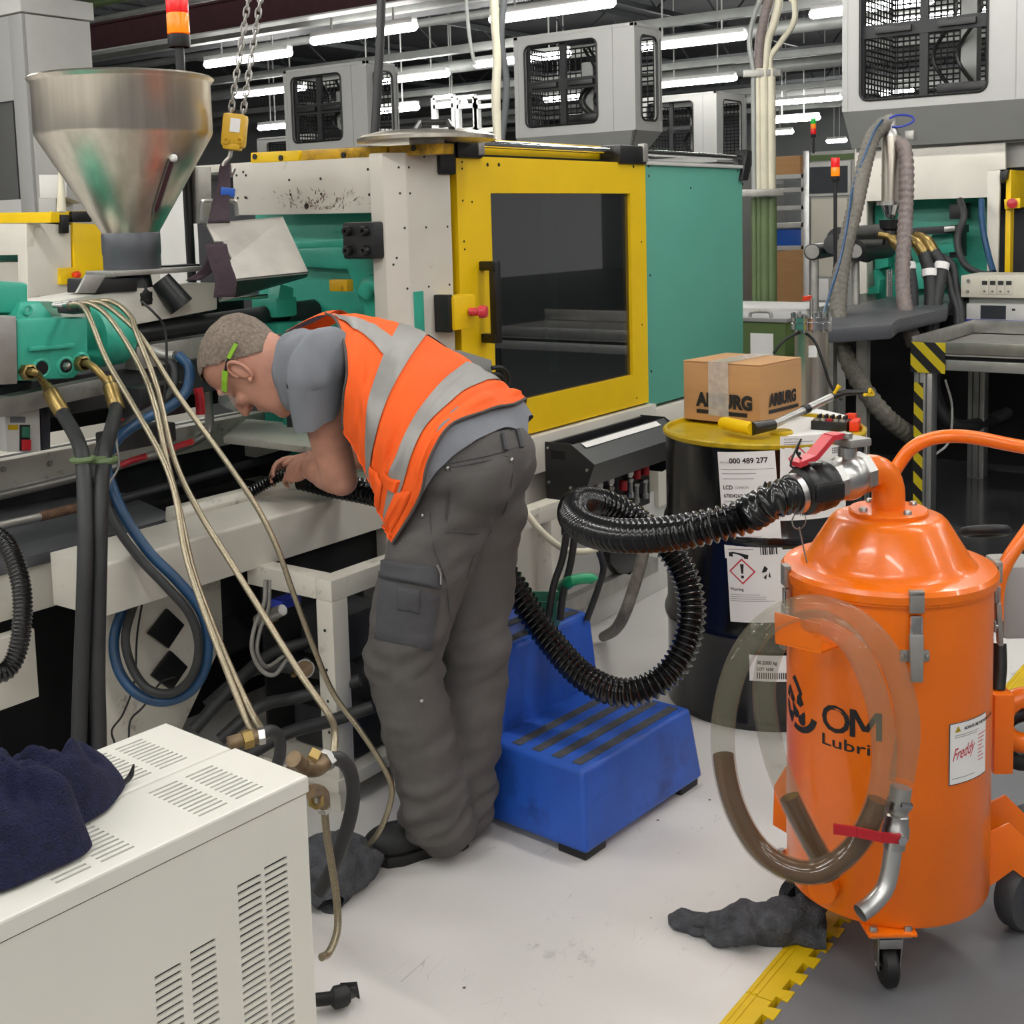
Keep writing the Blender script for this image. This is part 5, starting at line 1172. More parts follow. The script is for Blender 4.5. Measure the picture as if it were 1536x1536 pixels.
obj('binding', edge(lambda t: vest_surf(t*.999, .999), .002), 'hivis', vst)
# pockets and pen tab on the left front
def vest_patch(u0, u1, v0, v1, lift=.008): return MB().grid(lambda a, b: vest_surf(u0+(u1-u0)*a, v0+(v1-v0)*b, lift*min(1, 8*min(a, 1-a, b, 1-b)+.25)), 12, 12)
obj('pocket', vest_patch(.42, .58, .80, .97), 'hivis', vst, smooth=60); obj('pocket', vest_patch(.72, .88, .76, .97), 'hivis', vst, smooth=60)
obj('pocket_flap', vest_patch(.60, .74, .70, .77, .012), 'hivis', vst, smooth=60)
# vest shoulder strap over the shoulder to the neck
sh0 = [PD(424, 500, 3.06), PD(452, 484, 3.05), PD(475, 474, 3.05), PD(492, 472, 3.05)]
obj('shoulder_panel', MB().grid(lambda u, v: cr(sh0, u)+V(.11*v, .015*v, .012*math.sin(PI*v)-.02*v*v), 16, 8), 'hivis', vst, smooth=60)
obj('shoulder_panel', MB().grid(lambda u, v: cr(sh0, u)+V(-.002, -.006*math.sin(PI*u), -.012*v*math.sin(PI*u)), 16, 4), 'sling', vst, smooth=60)
# ---- t-shirt: back hem, shoulder and left sleeve
TG = [[PD(*q)+(V(XS, 1.95, .98)-PD(*q)).normalized()*.010 for q in row] for row in VG]
TG = TG[1:] + [[PD(*q) for q in ((792, 655, 2.88), (762, 640, 2.81), (712, 662, 2.715), (668, 694, 2.68), (640, 730, 2.69), (606, 800, 2.76))]]
def tee_pt(u, v):
    a = abs(v); p = cr([cr(r, a) for r in TG], u)
    if v < 0: r0 = cr([cr(r, 0) for r in TG], u); p = Vector((r0.x+(r0.x-p.x)*.45, p.y+.12*a, p.z+.02*a))
    return p
tee = hp3('t_shirt', MB().grid(lambda u, v: tee_pt(u, v*2-1)+V(0, 0, .003*mnoise.noise(Vector((u*14, v*18, 2)))), 40, 70), 'tshirt', 'grey crew neck t-shirt')
slv = MB()
limb(slv, [(PD(490, 530, 2.92), .064), (PD(474, 560, 2.915), .067), (PD(475, 590, 2.925), .061), (PD(478, 612, 2.94), .056)], 24, 5)
limb(slv, [(PD(452, 528, 2.98), .058), (PD(440, 560, 2.99), .052), (PD(442, 590, 3.00), .045)], 20, 4)
limb(slv, [(PD(470, 530, 2.96), .06), (V(XS+.02, 2.10, 1.08), .085), (RS, .07)], 20, 4)
limb(slv, [(RS, .066), (RS.lerp(ER, .55), .062)], 16, 4)
limb(slv, [(V(XS+.03, 2.08, 1.06), .10), (V(XS+.03, 1.95, 1.02), .10), (V(XS+.03, 1.82, .97), .09)], 20, 4)
slv = blend(slv, .008, 5, .5); nn = normals_of(slv)
# sleeve is cut along a plane so the hem hangs open over the arm
slv.v = [p+n_*(.007*mnoise.noise(p*16)+.008*mnoise.noise(Vector((p.x*34, p.y*34, p.z*8)))) for p, n_ in zip(slv.v, nn)]
cutp = PD(476, 603, 2.93); cax = (EL-LS).normalized()
slv.f = [f_ for f_ in slv.f if not all((slv.v[i]-cutp).dot(cax) > 0 and ((slv.v[i]-cutp)-cax*(slv.v[i]-cutp).dot(cax)).length < .072 for i in f_)]
obj('sleeve', slv, 'tshirt', tee, smooth=180)
c0, c1, c2 = PD(440, 644, 2.95), PD(510, 613, 2.95), PD(478, 600, 2.93)
axs = (EL-LS).normalized()
def ring_at(c, ra, rb, ux): 
    wx = axs.cross(ux).normalized(); return [c+ux*(ra*math.cos(2*PI*k/32))+wx*(rb*math.sin(2*PI*k/32)) for k in range(32)]
ux = (c1-c0).normalized(); mid = (c0+c1)/2
r1 = ring_at(PD(474, 570, 2.92), .0705, .069, (ux-axs*ux.dot(axs)).normalized()); r2 = [mid+(p-mid) for p in ring_at(mid, (c1-c0).length/2, .062, ux)]
obj('sleeve_hem', MB().grid(lambda u, v: r1[int(round(v*32)) % 32].lerp(r2[int(round(v*32)) % 32], u)*1.0 + V(0, 0, .003*math.sin(v*40)*u), 10, 32, True), 'tshirt', tee, smooth=180)
obj('collar', MB().tube(smooth_path([PD(421, 502, 3.05), PD(409, 522, 3.03), PD(406, 545, 3.02), PD(411, 572, 3.02), PD(424, 598, 3.03), PD(438, 612, 3.05)], 6), .006, 8), 'binding', tee, label='dark collar edge')

# ---- trousers
tr = MB()
tr.ball(V(XS-.005, 1.735, .90), (.172, .122, .12), 24, 16)
tr.ball(PD(704, 712, 2.80), .105, 20, 14); tr.ball(PD(742, 690, 2.89), .10, 20, 14)
tr.ball(V(XS, 1.75, .945), (.168, .105, .085), 24, 14)
limb(tr, [(PD(674, 755, 2.82), .108), (PD(640, 850, 2.795), .101), (PD(616, 930, 2.785), .092), (PD(607, 1000, 2.785), .086), (PD(622, 1080, 2.80), .080), (PD(640, 1150, 2.82), .078), (PD(655, 1205, 2.835), .082), (PD(662, 1232, 2.845), .080)], 26, 6)
limb(tr, [(PD(726, 745, 2.93), .105), (PD(715, 840, 2.93), .096), (PD(712, 920, 2.92), .088), (PD(707, 1010, 2.92), .084), (PD(703, 1100, 2.92), .078), (PD(694, 1180, 2.92), .075), (PD(686, 1222, 2.92), .073)], 26, 6)
tr = blend(tr, .0085, 7, .5); nn = normals_of(tr)
def trouser_fold(p):
    z = p.z; k = .6+1.3*math.exp(-((z-.46)/.12)**2)+2.0*math.exp(-((z-.10)/.10)**2)+.5*math.exp(-((z-.75)/.08)**2)
    return k*(.0075*mnoise.noise(Vector((p.x*7+3, p.y*7, z*20+p.y*9)))+.0055*mnoise.noise(Vector((p.x*13, p.y*13+7, z*38-p.x*14))))
tr.v = [p+n_*trouser_fold(p) for p, n_ in zip(tr.v, nn)]
# waistband: everything above the belt line is cut away
w0, w1_ = PD(640, 706, 2.72), PD(782, 636, 2.86); wn = (w1_-w0).cross(V(1, 0, .0)); wn = wn if wn.z > 0 else -wn; wn.normalize()
tr.f = [f_ for f_ in tr.f if all((tr.v[i]-w0).dot(wn) < 0 for i in f_)]
tro = hp3('trousers', tr, 'trousers', 'dark grey cargo work trousers', smooth=180)
bvt = BVHTree.FromPolygons([tuple(v) for v in tr.v], tr.f)
def on_mesh(px, py, lift, tree=bvt):
    d = ray(px, py).normalized(); h = tree.ray_cast(CAM, d)
    if h[0] is None: return None
    n_ = h[1] if h[1].dot(d) < 0 else -h[1]
    return h[0]+n_*lift
def quad_patch(c4, lift, nu=14, nv=14, soft=True):
    """patch between four pixels (tl, tr, br, bl) laid onto the trousers"""
    vs = {}; fs = []; m = MB()
    for i in range(nu+1):
        for j in range(nv+1):
            u, v = i/nu, j/nv; a = [c4[0][k]*(1-u)+c4[1][k]*u for k in (0, 1)]; b = [c4[3][k]*(1-u)+c4[2][k]*u for k in (0, 1)]
            e = min(u, 1-u, v, 1-v); p = on_mesh(a[0]*(1-v)+b[0]*v, a[1]*(1-v)+b[1]*v, lift*min(1, e*7+.3) if soft else lift)
            if p is not None: vs[i, j] = len(m.v); m.v.append(p)
    for i in range(nu):
        for j in range(nv):
            q = [(i, j), (i+1, j), (i+1, j+1), (i, j+1)]
            if all(a in vs for a in q): m.f.append(tuple(vs[a] for a in q))
    return m
obj('cargo_pocket', quad_patch([(570, 868), (660, 892), (648, 975), (563, 958)], .010), 'trousers_dark', tro, label='dark cargo pocket', smooth=60)
obj('pocket_flap', quad_patch([(571, 838), (662, 852), (660, 884), (569, 866)], .013), 'trousers_dark', tro, smooth=60)
obj('phone_pocket', quad_patch([(597, 878), (633, 884), (631, 922), (596, 914)], .015), 'trousers_dark', tro, smooth=60)
obj('zip_pull', MB().tube([q for q in (on_mesh(655, 846, .014), on_mesh(659, 860, .012), on_mesh(658, 876, .013)) if q], .003, 6), 'steel', tro)
def seam(pts, r=.0016, ma='trousers_dark', lift=.001):
    P = [on_mesh(*q, lift) for q in pts]; P = [p for p in P if p is not None]
    if len(P) > 1: obj('seam', MB().tube(smooth_path(P, 4), r, 6), ma, tro)
seam([(675, 695), (700, 690), (730, 684), (760, 676), (785, 668)]); seam([(672, 702), (700, 697), (730, 691), (762, 684)])
seam([(770, 690), (766, 730), (755, 770), (735, 800), (715, 830), (700, 870)]); seam([(676, 705), (672, 740), (668, 780)])
seam([(668, 798), (690, 798), (715, 800), (735, 796)]); seam([(645, 770), (650, 820), (668, 870), (675, 930)])
obj('back_pocket', quad_patch([(678, 712), (752, 704), (738, 790), (670, 794)], .005), 'trousers', tro, smooth=60)
for q in ((671, 702), (766, 690), (634, 773), (632, 1051)):
    p = on_mesh(*q, .002)
    if p is not None: obj('rivet', MB().ball(p, .0055, 10, 6), 'steel', tro)
for a, b in (((749, 640), (757, 677)), ((772, 634), (780, 672))):
    P = [on_mesh(a[0]+(b[0]-a[0])*t, a[1]+(b[1]-a[1])*t, .006) for t in (0, .33, .66, 1)]; P = [p for p in P if p is not None]
    if len(P) > 1: obj('belt_loop', MB().tube(P, .005, 8), 'trousers_dark', tro)
# ---- boots
def boot(heel, toe, ank):
    d = (toe-heel); L = d.length; d.normalize(); s_ = V(-d.y, d.x, 0); m = MB(); P = lambda a, b, z: heel+d*(a*L)+s_*b+V(0, 0, z)
    R = Matrix((d, s_, V(0, 0, 1))).transposed()
    m.ball(P(.16, 0, .055), (.062, .043, .055), 16, 12, R); m.ball(P(.45, 0, .048), (.10, .044, .045), 16, 12, R); m.ball(P(.76, 0, .042), (.075, .049, .040), 16, 12, R)
    limb(m, [(P(.22, 0, .07), .046), (ank, .050)], 16, 4)
    up_ = blend(m, .007, 5, .5); up_.v = [V(p.x, p.y, max(p.z, .02)) for p in up_.v]
    t = hp3('boot', up_, 'boot', 'black safety boot', smooth=180)
    out = [(0, .0), (.02, .028), (.10, .040), (.30, .038), (.50, .040), (.72, .051), (.88, .046), (.97, .026), (1.0, 0)]
    pts = [P(a, b, 0) for a, b in out]+[P(a, -b, 0) for a, b in out[-2:0:-1]]
    obj('sole', MB().poly(pts, (0, 0, .026), .004), 'black_rubber', t)
    return t
boot(PZ(716, 1268, 0)+V(0, .03, 0), PZ(562, 1300, 0)+V(.01, .02, 0), AL+V(0, 0, .0))
boot(PZ(722, 1247, 0), PZ(618, 1225, 0), AR)
# ================================================================ black corrugated suction hose
hs = along(.180)
hpath = [hs-ax*.02, hs+ax*.05, PD(1118, 774, 2.33), PD(1048, 793, 2.36), PD(980, 803, 2.42), PD(920, 803, 2.50), PD(880, 793, 2.60), PD(860, 775, 2.73), PD(864, 757, 2.86), PD(890, 752, 2.95), PD(930, 765, 3.00), PD(975, 795, 3.02), PD(1012, 835, 3.00), PD(1034, 885, 2.97), PD(1036, 940, 2.94), PD(1015, 995, 2.91), PD(975, 1030, 2.90), PD(925, 1038, 2.92), PD(872, 1012, 2.98), PD(825, 960, 3.05), PD(790, 910, 3.10), PD(765, 870, 3.14), PD(730, 830, 3.18), PD(680, 790, 3.22), PD(620, 760, 3.26), PD(560, 740, 3.32), PD(500, 728, 3.38), PD(450, 716, 3.42)]
obj('suction_hose', ribbed(MB(), smooth_path(hpath, 10), .0350, .0085, .0155, 24, 8), 'hose_gloss', None, 'long black corrugated suction hose looping from the orange unit to the machine bed', 'hose', smooth=60)
obj('suction_lance', ribbed(MB(), smooth_path([PD(452, 706, 3.40), PD(425, 712, 3.40), PD(400, 724, 3.40), PD(372, 742, 3.40), PD(345, 770, 3.40)], 8), .017, .004, .009, 16, 6), 'hose_gloss', None, 'thin black corrugated nozzle hose held in the man\'s hand', 'hose', smooth=60)
# ================================================================ hydraulic hoses hanging in front of the bed
def crimp(parent, p, d, r, L=.07, ma='brass'):
    d = d.normalized(); obj('ferrule', MB().lathe([(r*.7, -.02), (r*.75, 0), (r*1.05, .004), (r*1.05, L), (r*.9, L+.004)], p, d, 14), ma, parent)
def fitting_hose(name, label, pts, r, ma, group=None, elbow=None, ends=True):
    t = thing(name, label, 'hose', pts[-1], 0, group); P = smooth_path(pts, 8)
    obj('hose_line', MB().tube(P, r, 14), ma, t)
    if elbow:
        e = [Vector(q) for q in elbow]; obj('elbow_fitting', MB().tube(smooth_path(e, 5), r*.55, 12), 'brass', t); crimp(t, e[-1], P[1]-P[0], r*1.1)
        obj('union_nut', MB().lathe([(r*.9, -.012), (r*1.2, -.01), (r*1.2, .012), (r*.9, .014)], e[0], (e[1]-e[0]), 6), 'brass', t)
    return t
e1 = PY(40, 560, yf-.02)
fitting_hose('hydraulic_hose', 'thick black hydraulic hose with brass elbow at the port nearest the grey end plate', [PD(75, 588, 2.92), PD(95, 622, 2.88), PD(116, 660, 2.78), PD(125, 700, 2.70), PD(128, 800, 2.62), PD(126, 900, 2.60), PD(122, 1000, 2.60), PD(118, 1120, 2.60), PD(112, 1300, 2.60)], .0165, 'hose_rubber', elbow=[PY(42, 558, yf-.01), PY(52, 559, yf-.04), PD(62, 568, 2.93), PD(75, 588, 2.92)])
fitting_hose('hydraulic_hose', 'thick black hydraulic hose with brass elbow at the rounded end of the teal housing', [PD(165, 578, 2.96), PD(174, 610, 2.93), PD(168, 640, 2.84), PD(156, 690, 2.74), PD(151, 760, 2.66), PD(149, 850, 2.63), PD(146, 1000, 2.62), PD(148, 1100, 2.62), PD(150, 1300, 2.62)], .0165, 'hose_rubber', elbow=[PY(122, 545, yf-.01), PY(133, 546, yf-.04), PD(146, 556, 2.96), PD(165, 578, 2.96)])
ct_ = thing('hose_clamp', 'green plastic clamp holding the thick black hoses together', 'clamp', PD(140, 690, 2.72))
obj('clamp_half', MB().torus(PD(124, 689, 2.71), .021, .007, (0, 0, 1), 20, 8), 'pipe_green', ct_); obj('clamp_half', MB().torus(PD(156, 690, 2.74), .024, .007, (0, 0, 1), 20, 8), 'pipe_green', ct_)
obj('clamp_bar', MB().obox(PD(141, 690, 2.72), (.05, .02, .014), (0, 0, -.5), .003), 'pipe_green', ct_)
# looped blue and black hoses
loopb = [PD(268, 533, 3.05), PD(284, 552, 3.03), PD(280, 585, 3.0), PD(258, 608, 2.98), PD(220, 628, 2.96), PD(180, 655, 2.93), PD(160, 690, 2.90), PD(168, 730, 2.88), PD(190, 780, 2.86), PD(225, 830, 2.85), PD(265, 870, 2.85), PD(298, 910, 2.86), PD(311, 950, 2.87), PD(308, 1000, 2.88), PD(285, 1037, 2.89), PD(245, 1052, 2.90), PD(205, 1040, 2.92), PD(178, 1005, 2.94), PD(171, 960, 2.96), PD(184, 915, 2.98), PD(205, 880, 3.02), PD(240, 830, 3.10)]
fitting_hose('water_hose', 'dark blue rubber water hose looping below the machine bed', loopb, .0125, 'blue_hose')
loopk = [PD(247, 535, 3.06), PD(262, 552, 3.04), PD(258, 585, 3.01), PD(235, 610, 2.99), PD(195, 632, 2.95), PD(158, 660, 2.92), PD(145, 690, 2.88), PD(150, 730, 2.86), PD(172, 785, 2.84), PD(210, 838, 2.83), PD(250, 880, 2.83), PD(284, 920, 2.84), PD(298, 965, 2.85), PD(290, 1010, 2.86), PD(262, 1038, 2.87), PD(225, 1035, 2.88), PD(200, 1005, 2.90), PD(188, 960, 2.93), PD(198, 915, 2.97), PD(215, 880, 3.02), PD(230, 840, 3.10)]
fitting_hose('water_hose', 'black rubber water hose looped inside the blue one below the bed', loopk, .0105, 'hose_rubber')
hose('sensor_cable', [PD(212, 452, 2.90), PD(232, 470, 2.90), PD(246, 490, 2.92), PD(250, 530, 2.92), PD(246, 600, 2.92), PD(238, 650, 2.92), PD(226, 660, 2.93)], .003, 'black_rubber', 'thin black sensor cable hanging beside the hopper spout', 'cable')
hose('sensor_cable', [PD(172, 640, 2.86), PD(176, 672, 2.85), PD(178, 700, 2.85), PD(164, 725, 2.85), PD(160, 740, 2.86)], .0025, 'steel_dull', 'thin grey cable curling by the green hose clamp', 'cable')
hose('sensor_cable', [PD(218, 880, 3.05), PD(206, 950, 3.03), PD(202, 1020, 3.02), PD(185, 1070, 3.0), PD(168, 1095, 3.0), PD(172, 1115, 2.98)], .0025, 'black_rubber', 'thin black cable hanging over the stained panel by the hose loop', 'cable')
hose('sensor_cable', [PD(262, 1015, 3.04), PD(240, 1025, 3.04), PD(215, 1060, 3.02), PD(196, 1080, 3.0), PD(193, 1110, 2.98)], .0025, 'black_rubber', 'thin black cable running down from the lower black diamond cover', 'cable')
# braided steel hoses from the barrel down to the temperature units
gB = 'braided steel hoses from the barrel to the temperature units'
br = [
 ('braided steel hose ending at the bent brass valve of the white cabinet', [PD(122, 458, 2.93), PD(135, 478, 2.90), PD(160, 540, 2.86), PD(195, 600, 2.80), PD(240, 680, 2.72), PD(262, 740, 2.68), PD(278, 830, 2.64), PD(300, 900, 2.62), PD(330, 980, 2.60), PD(370, 1080, 2.58), PD(392, 1112, 2.57)]),
 ('braided steel hose running beside its twin to the cabinet valves', [PD(135, 456, 2.95), PD(165, 478, 2.92), PD(205, 540, 2.87), PD(230, 600, 2.80), PD(250, 690, 2.74), PD(268, 760, 2.70), PD(288, 850, 2.66), PD(312, 920, 2.64), PD(345, 1000, 2.62), PD(378, 1070, 2.60), PD(400, 1105, 2.59)]),
 ('braided steel hose crossing in front of the white frame post', [PD(150, 454, 2.96), PD(185, 478, 2.93), PD(215, 510, 2.89), PD(262, 585, 2.84), PD(305, 645, 2.80), PD(345, 700, 2.77), PD(385, 760, 2.75), PD(415, 820, 2.74), PD(440, 890, 2.74), PD(470, 970, 2.75), PD(500, 1040, 2.76), PD(540, 1095, 2.76), PD(575, 1150, 2.76), PD(588, 1190, 2.76), PD(570, 1245, 2.76), PD(540, 1282, 2.78)]),
 ('braided steel hose running straight down toward the foot of the white frame', [PD(165, 452, 2.98), PD(195, 474, 2.95), PD(205, 500, 2.92), PD(235, 580, 2.86), PD(262, 690, 2.78), PD(300, 770, 2.74), PD(350, 850, 2.70), PD(400, 930, 2.68), PD(450, 1010, 2.67), PD(495, 1075, 2.66), PD(515, 1120, 2.66)])]
for lab, pts in br:
    if 'crossing' not in lab:   # come forward to the valves on the cabinets
        de = 2.24 if 'frame' not in lab else 2.13; n_ = len(pts)-1
        pts = [CAM+(p_-CAM)*(((p_-CAM).dot(FW)*(1-(i/n_)**2)+de*(i/n_)**2)/(p_-CAM).dot(FW)) for i, p_ in enumerate(pts)]
        if de < 2.2: pts = pts[:-1]+[PD(502, 1104, 2.14), PD(500, 1136, 2.11)]
    k0 = pts[0]; k1 = PD(98, 461, 2.96)
    pts = [k1.lerp(k0, .3)+V(0, 0, .004), k0] + pts[1:]
    t = fitting_hose('braided_hose', lab, pts, .0064, 'braided', gB)
    obj('end_fitting', MB().tube([Vector(pts[0])+(Vector(pts[0])-Vector(pts[1])).normalized()*.05, Vector(pts[0])], [.006, .011], 10), 'steel', t)
hose('braided_hose', [PD(486, 1205, 2.10), PD(490, 1250, 2.10), PD(498, 1300, 2.10), PD(505, 1350, 2.10), PD(506, 1395, 2.09), PD(494, 1428, 2.07), PD(482, 1436, 2.05)], .0066, 'braided', 'braided steel hose dropping from the lowest cabinet valve to the floor side', 'hose')
# valves and black hose on the end of the temperature units
def tap(label, pts, r, handle=True, ma='bronze'):
    t = thing('bronze_valve', label, 'valve', pts[0]); P = [Vector(p) for p in pts]
    obj('valve_body', MB().tube(smooth_path(P, 4), r, 12), ma, t)
    d = (P[1]-P[0]).normalized(); obj('hex_nut', MB().lathe([(r*.8, -.008), (r*1.35, -.007), (r*1.35, .010), (r*.8, .011)], P[0].lerp(P[-1], .55), d, 6), 'brass', t)
    obj('hex_nut', MB().lathe([(r*.8, -.006), (r*1.2, -.005), (r*1.2, .006), (r*.8, .007)], P[-1], (P[-1]-P[-2]), 6), 'steel', t)
    return t
tap('bronze pipe end fitting on the far white cabinet', [PD(343, 1116, 2.20), PD(362, 1110, 2.21), PD(392, 1104, 2.22)], .013)
t = tap('bronze angled strainer valve on the near white cabinet', [PD(436, 1140, 2.06), PD(455, 1150, 2.06), PD(474, 1152, 2.08), PD(490, 1140, 2.10)], .015)
obj('branch', MB().tube([PD(455, 1150, 2.06), PD(440, 1138, 2.03)], .014, 12), 'bronze', t)
tap('bronze drain elbow low on the near white cabinet', [PD(463, 1188, 1.98), PD(474, 1186, 2.02), PD(484, 1192, 2.06), PD(486, 1210, 2.08)], .011)
hose('coolant_hose', [PD(390, 1104, 2.22), PD(404, 1096, 2.24), PD(418, 1104, 2.26), PD(420, 1130, 2.28), PD(412, 1165, 2.3), PD(405, 1250, 2.32), PZ(402, 1330, .02)], .011, 'hose_rubber', 'short black coolant hose bending down from the far cabinet', 'hose')
hose('coolant_hose', [PD(494, 1138, 2.10), PD(512, 1140, 2.12), PD(526, 1160, 2.14), PD(530, 1195, 2.15), PD(520, 1245, 2.15), PD(495, 1310, 2.15), PD(478, 1340, 2.15)], .0125, 'hose_rubber', 'black coolant hose curving down beside the near cabinet', 'hose')
# black corrugated conduit at the machine bed end
obj('corrugated_conduit', ribbed(MB(), smooth_path([PD(-40, 790, 2.72), PD(5, 812, 2.70), PD(25, 850, 2.68), PD(34, 900, 2.66), PD(30, 960, 2.64), PD(15, 1000, 2.62), PD(-10, 1010, 2.60), PD(-40, 985, 2.6)], 8), .0215, .003, .0085, 18, 6), 'hose_gloss', None, 'black corrugated conduit drooping from the bed plate', 'conduit', smooth=60)
obj('corrugated_conduit', ribbed(MB(), smooth_path([PD(20, 910, 3.1), PD(70, 895, 3.15), PD(130, 882, 3.2), PD(180, 872, 3.25)], 8), .022, .003, .0085, 16, 6), 'hose_gloss', None, 'black corrugated conduit lying in the gap under the bed', 'conduit', smooth=60)

# ================================================================ welded frame with pump gear
FX, FY, FZ = PZ(510, 1218, 0).x, 2.10, .587
frm = thing('pump_frame', 'chipped cream welded steel frame round the hydraulic gear', 'frame', (FX, FY, 0))
def fp(name, m, ma, label=None): return obj(name, m, ma, frm, label=label)
q = .055; FX1 = FX+.95
fp('post', MB().box(FX, FX+q, FY, FY+q, 0, FZ-q*.95, .003), 'cream_worn')
fp('post', MB().box(FX1, FX1+q, FY, FY+q, 0, FZ-q*.95, .003), 'cream_worn')
fp('top_rail', MB().box(FX, FX1+q, FY, FY+q, FZ-q*.95, FZ+.001, .003), 'cream_worn')
fp('top_rail', MB().box(FX, FX+q, FY+q, 2.40, FZ-q*.95, FZ+.001, .003), 'cream_worn')
fp('bottom_plate', MB().box(FX-.01, FX1+q, FY-.005, 2.40, .05, .085, .004), 'cream_worn')
fp('back_plate', MB().box(FX+.05, FX1, 2.40, 2.41, .08, FZ-.02), 'dark_void')
for z in (.12, .20, .28, .36, .46): fp('frame_hole', MB().lathe([(0, .0012), (.004, .0012), (.004, -.001)], (FX, FY+.028, z), (-1, 0, 0), 8), 'black_plastic')
pm = thing('hydraulic_pump', 'dirty black hydraulic pump and valve block inside the cream frame', 'pump', (FX+.3, 2.25, .085))
obj('motor', MB().lathe([(0, 0), (.085, 0), (.09, .01), (.09, .22), (.07, .26), (0, .26)], (FX+.20, 2.26, .22), (1, 0, 0), 24), 'dark_machine', pm)
obj('valve_block', MB().box(FX+.10, FX+.26, 2.16, 2.32, .34, .46, .008), 'dark_machine', pm)
obj('valve_block', MB().box(FX+.32, FX+.52, 2.17, 2.30, .40, .50, .008), 'steel_dull', pm)
obj('nameplate', MB().box(FX+.36, FX+.48, 2.166, 2.17, .26, .33), 'grey_panel', pm)
obj('tank', MB().box(FX+.10, FX+.6, 2.14, 2.36, .088, .20, .01), 'dark_machine', pm)
obj('blue_cap', MB().box(FX+.02, FX+.09, 2.30, 2.34, .475, .50, .003), 'blue_trim', pm)
ga = thing('pressure_gauge', 'round chrome rimmed pressure gauge beside the frame post', 'gauge', PD(457, 1003, 3.05))
gd = (CAM-PD(457, 1003, 3.05)); gd.z *= .3; gd.normalize()
obj('rim', MB().lathe([(0, -.02), (.024, -.02), (.025, 0), (.0235, .004), (.021, .004), (.021, 0), (0, 0)], PD(457, 1003, 3.05), gd, 28), 'chrome', ga)
obj('dial', MB().lathe([(0, .0012), (.0205, .0012)], PD(457, 1003, 3.05), gd, 24), 'bronze', ga); obj('stem', MB().cyl(PD(457, 1003, 3.05)-gd*.02, PD(440, 1012, 3.12), .008, n=8), 'brass', ga)
for i, (lab, pts) in enumerate((('grey braided pipe loop under the frame rail', [PD(398, 870, 3.0), PD(396, 905, 3.0), PD(382, 940, 3.02), PD(378, 975, 3.02), PD(392, 1005, 3.03), PD(412, 1012, 3.04), PD(430, 990, 3.08)]), ('second grey pipe loop behind the first under the frame rail', [PD(404, 870, 3.01), PD(402, 912, 3.01), PD(390, 945, 3.03), PD(386, 978, 3.03), PD(400, 1000, 3.05), PD(425, 985, 3.09)]))):
    hose('hydraulic_pipe', pts, .0055, 'steel_dull', lab, 'pipe')
t = thing('pipe_union', 'chrome pipe union sticking out behind the frame', 'fitting', PD(405, 925, 3.05)); obj('union_body', MB().tube([PD(388, 930, 3.08), PD(405, 924, 3.03), PD(424, 915, 3.0)], [.016, .016, .014], 12), 'steel', t); obj('union_nut', MB().lathe([(.014, -.01), (.02, -.01), (.02, .012), (.014, .012)], PD(405, 924, 3.04), PD(424, 915, 3.0)-PD(388, 930, 3.08), 6), 'brass', t)
dk = 'dark hoses lying under the machine bed'
for i, pts in enumerate(([PD(290, 1095, 3.05), PD(340, 1040, 3.1), PD(400, 985, 3.2), PD(470, 960, 3.25)], [PD(330, 1110, 3.0), PD(390, 1060, 3.05), PD(450, 1045, 3.1), PD(540, 1020, 3.1)], [PD(360, 1140, 2.95), PD(430, 1100, 3.0), PD(500, 1080, 3.05), PD(560, 1060, 3.06)], [PD(310, 1060, 3.15), PD(370, 1010, 3.2), PD(420, 1000, 3.2), PD(480, 1010, 3.2)])):
    hose('floor_hose', pts, .016, 'hose_rubber', 'thick dark hose lying in the shadow under the machine bed', 'hose', dk)
# ================================================================ small things round the bed
sw = thing('motor_switch', 'white motor starter box with green and red buttons', 'switch', PD(40, 670, 3.2))
a_, b_, c_, d_ = PY(7, 616, 2.72), PY(60, 606, 2.72), PY(62, 678, 2.72), PY(10, 678, 2.72)
obj('case', MB().poly([a_, b_, c_, d_], (0, .10, 0), .006), 'grey_white', sw); obj('back_box', MB().poly([PY(62, 610, 2.75), PY(76, 612, 2.75), PY(76, 674, 2.75), PY(62, 676, 2.75)], (0, .12, 0), .003), 'screen_dark', sw)
def face(px0, py0, px1, py1, ma, dep=.006, name='button'): obj(name, MB().poly([PY(px0, py0, 2.72), PY(px1, py0, 2.72), PY(px1, py1, 2.72), PY(px0, py1, 2.72)], (0, -dep, 0), .001), ma, sw)
face(29, 637, 44, 676, 'black_plastic', .004, 'button_plate'); face(31, 640, 42, 656, 'green_plastic', .010); face(31, 659, 42, 675, 'red', .014); face(12, 637, 27, 645, 'drum_yellow', .001, 'warning_sticker'); face(15, 625, 38, 634, 'print_grey', .001, 'nameplate')
ob = obj('screw', MB().lathe([(0, .003), (.005, .002), (.005, 0)], PY(25, 618, 2.72), (0, -1, 0), 10), 'steel', sw)
vb_ = thing('valve_manifold', 'black valve block with hose unions under the barrel', 'valve', PD(240, 520, 3.1))
obj('block', MB().obox(PD(230, 600, 3.08), (.14, .08, .08), (0, 0, 0), .006), 'black_paint', vb_); obj('block', MB().obox(PD(205, 655, 3.12), (.2, .06, .05), (0, 0, 0), .006), 'dark_machine', vb_)
obj('union', MB().tube([PD(225, 525, 3.08), PD(245, 532, 3.06), PD(262, 534, 3.05)], .013, 12), 'steel_dull', vb_); obj('union', MB().tube([PD(215, 520, 3.1), PD(232, 530, 3.08), PD(247, 535, 3.06)], .012, 12), 'bronze', vb_)
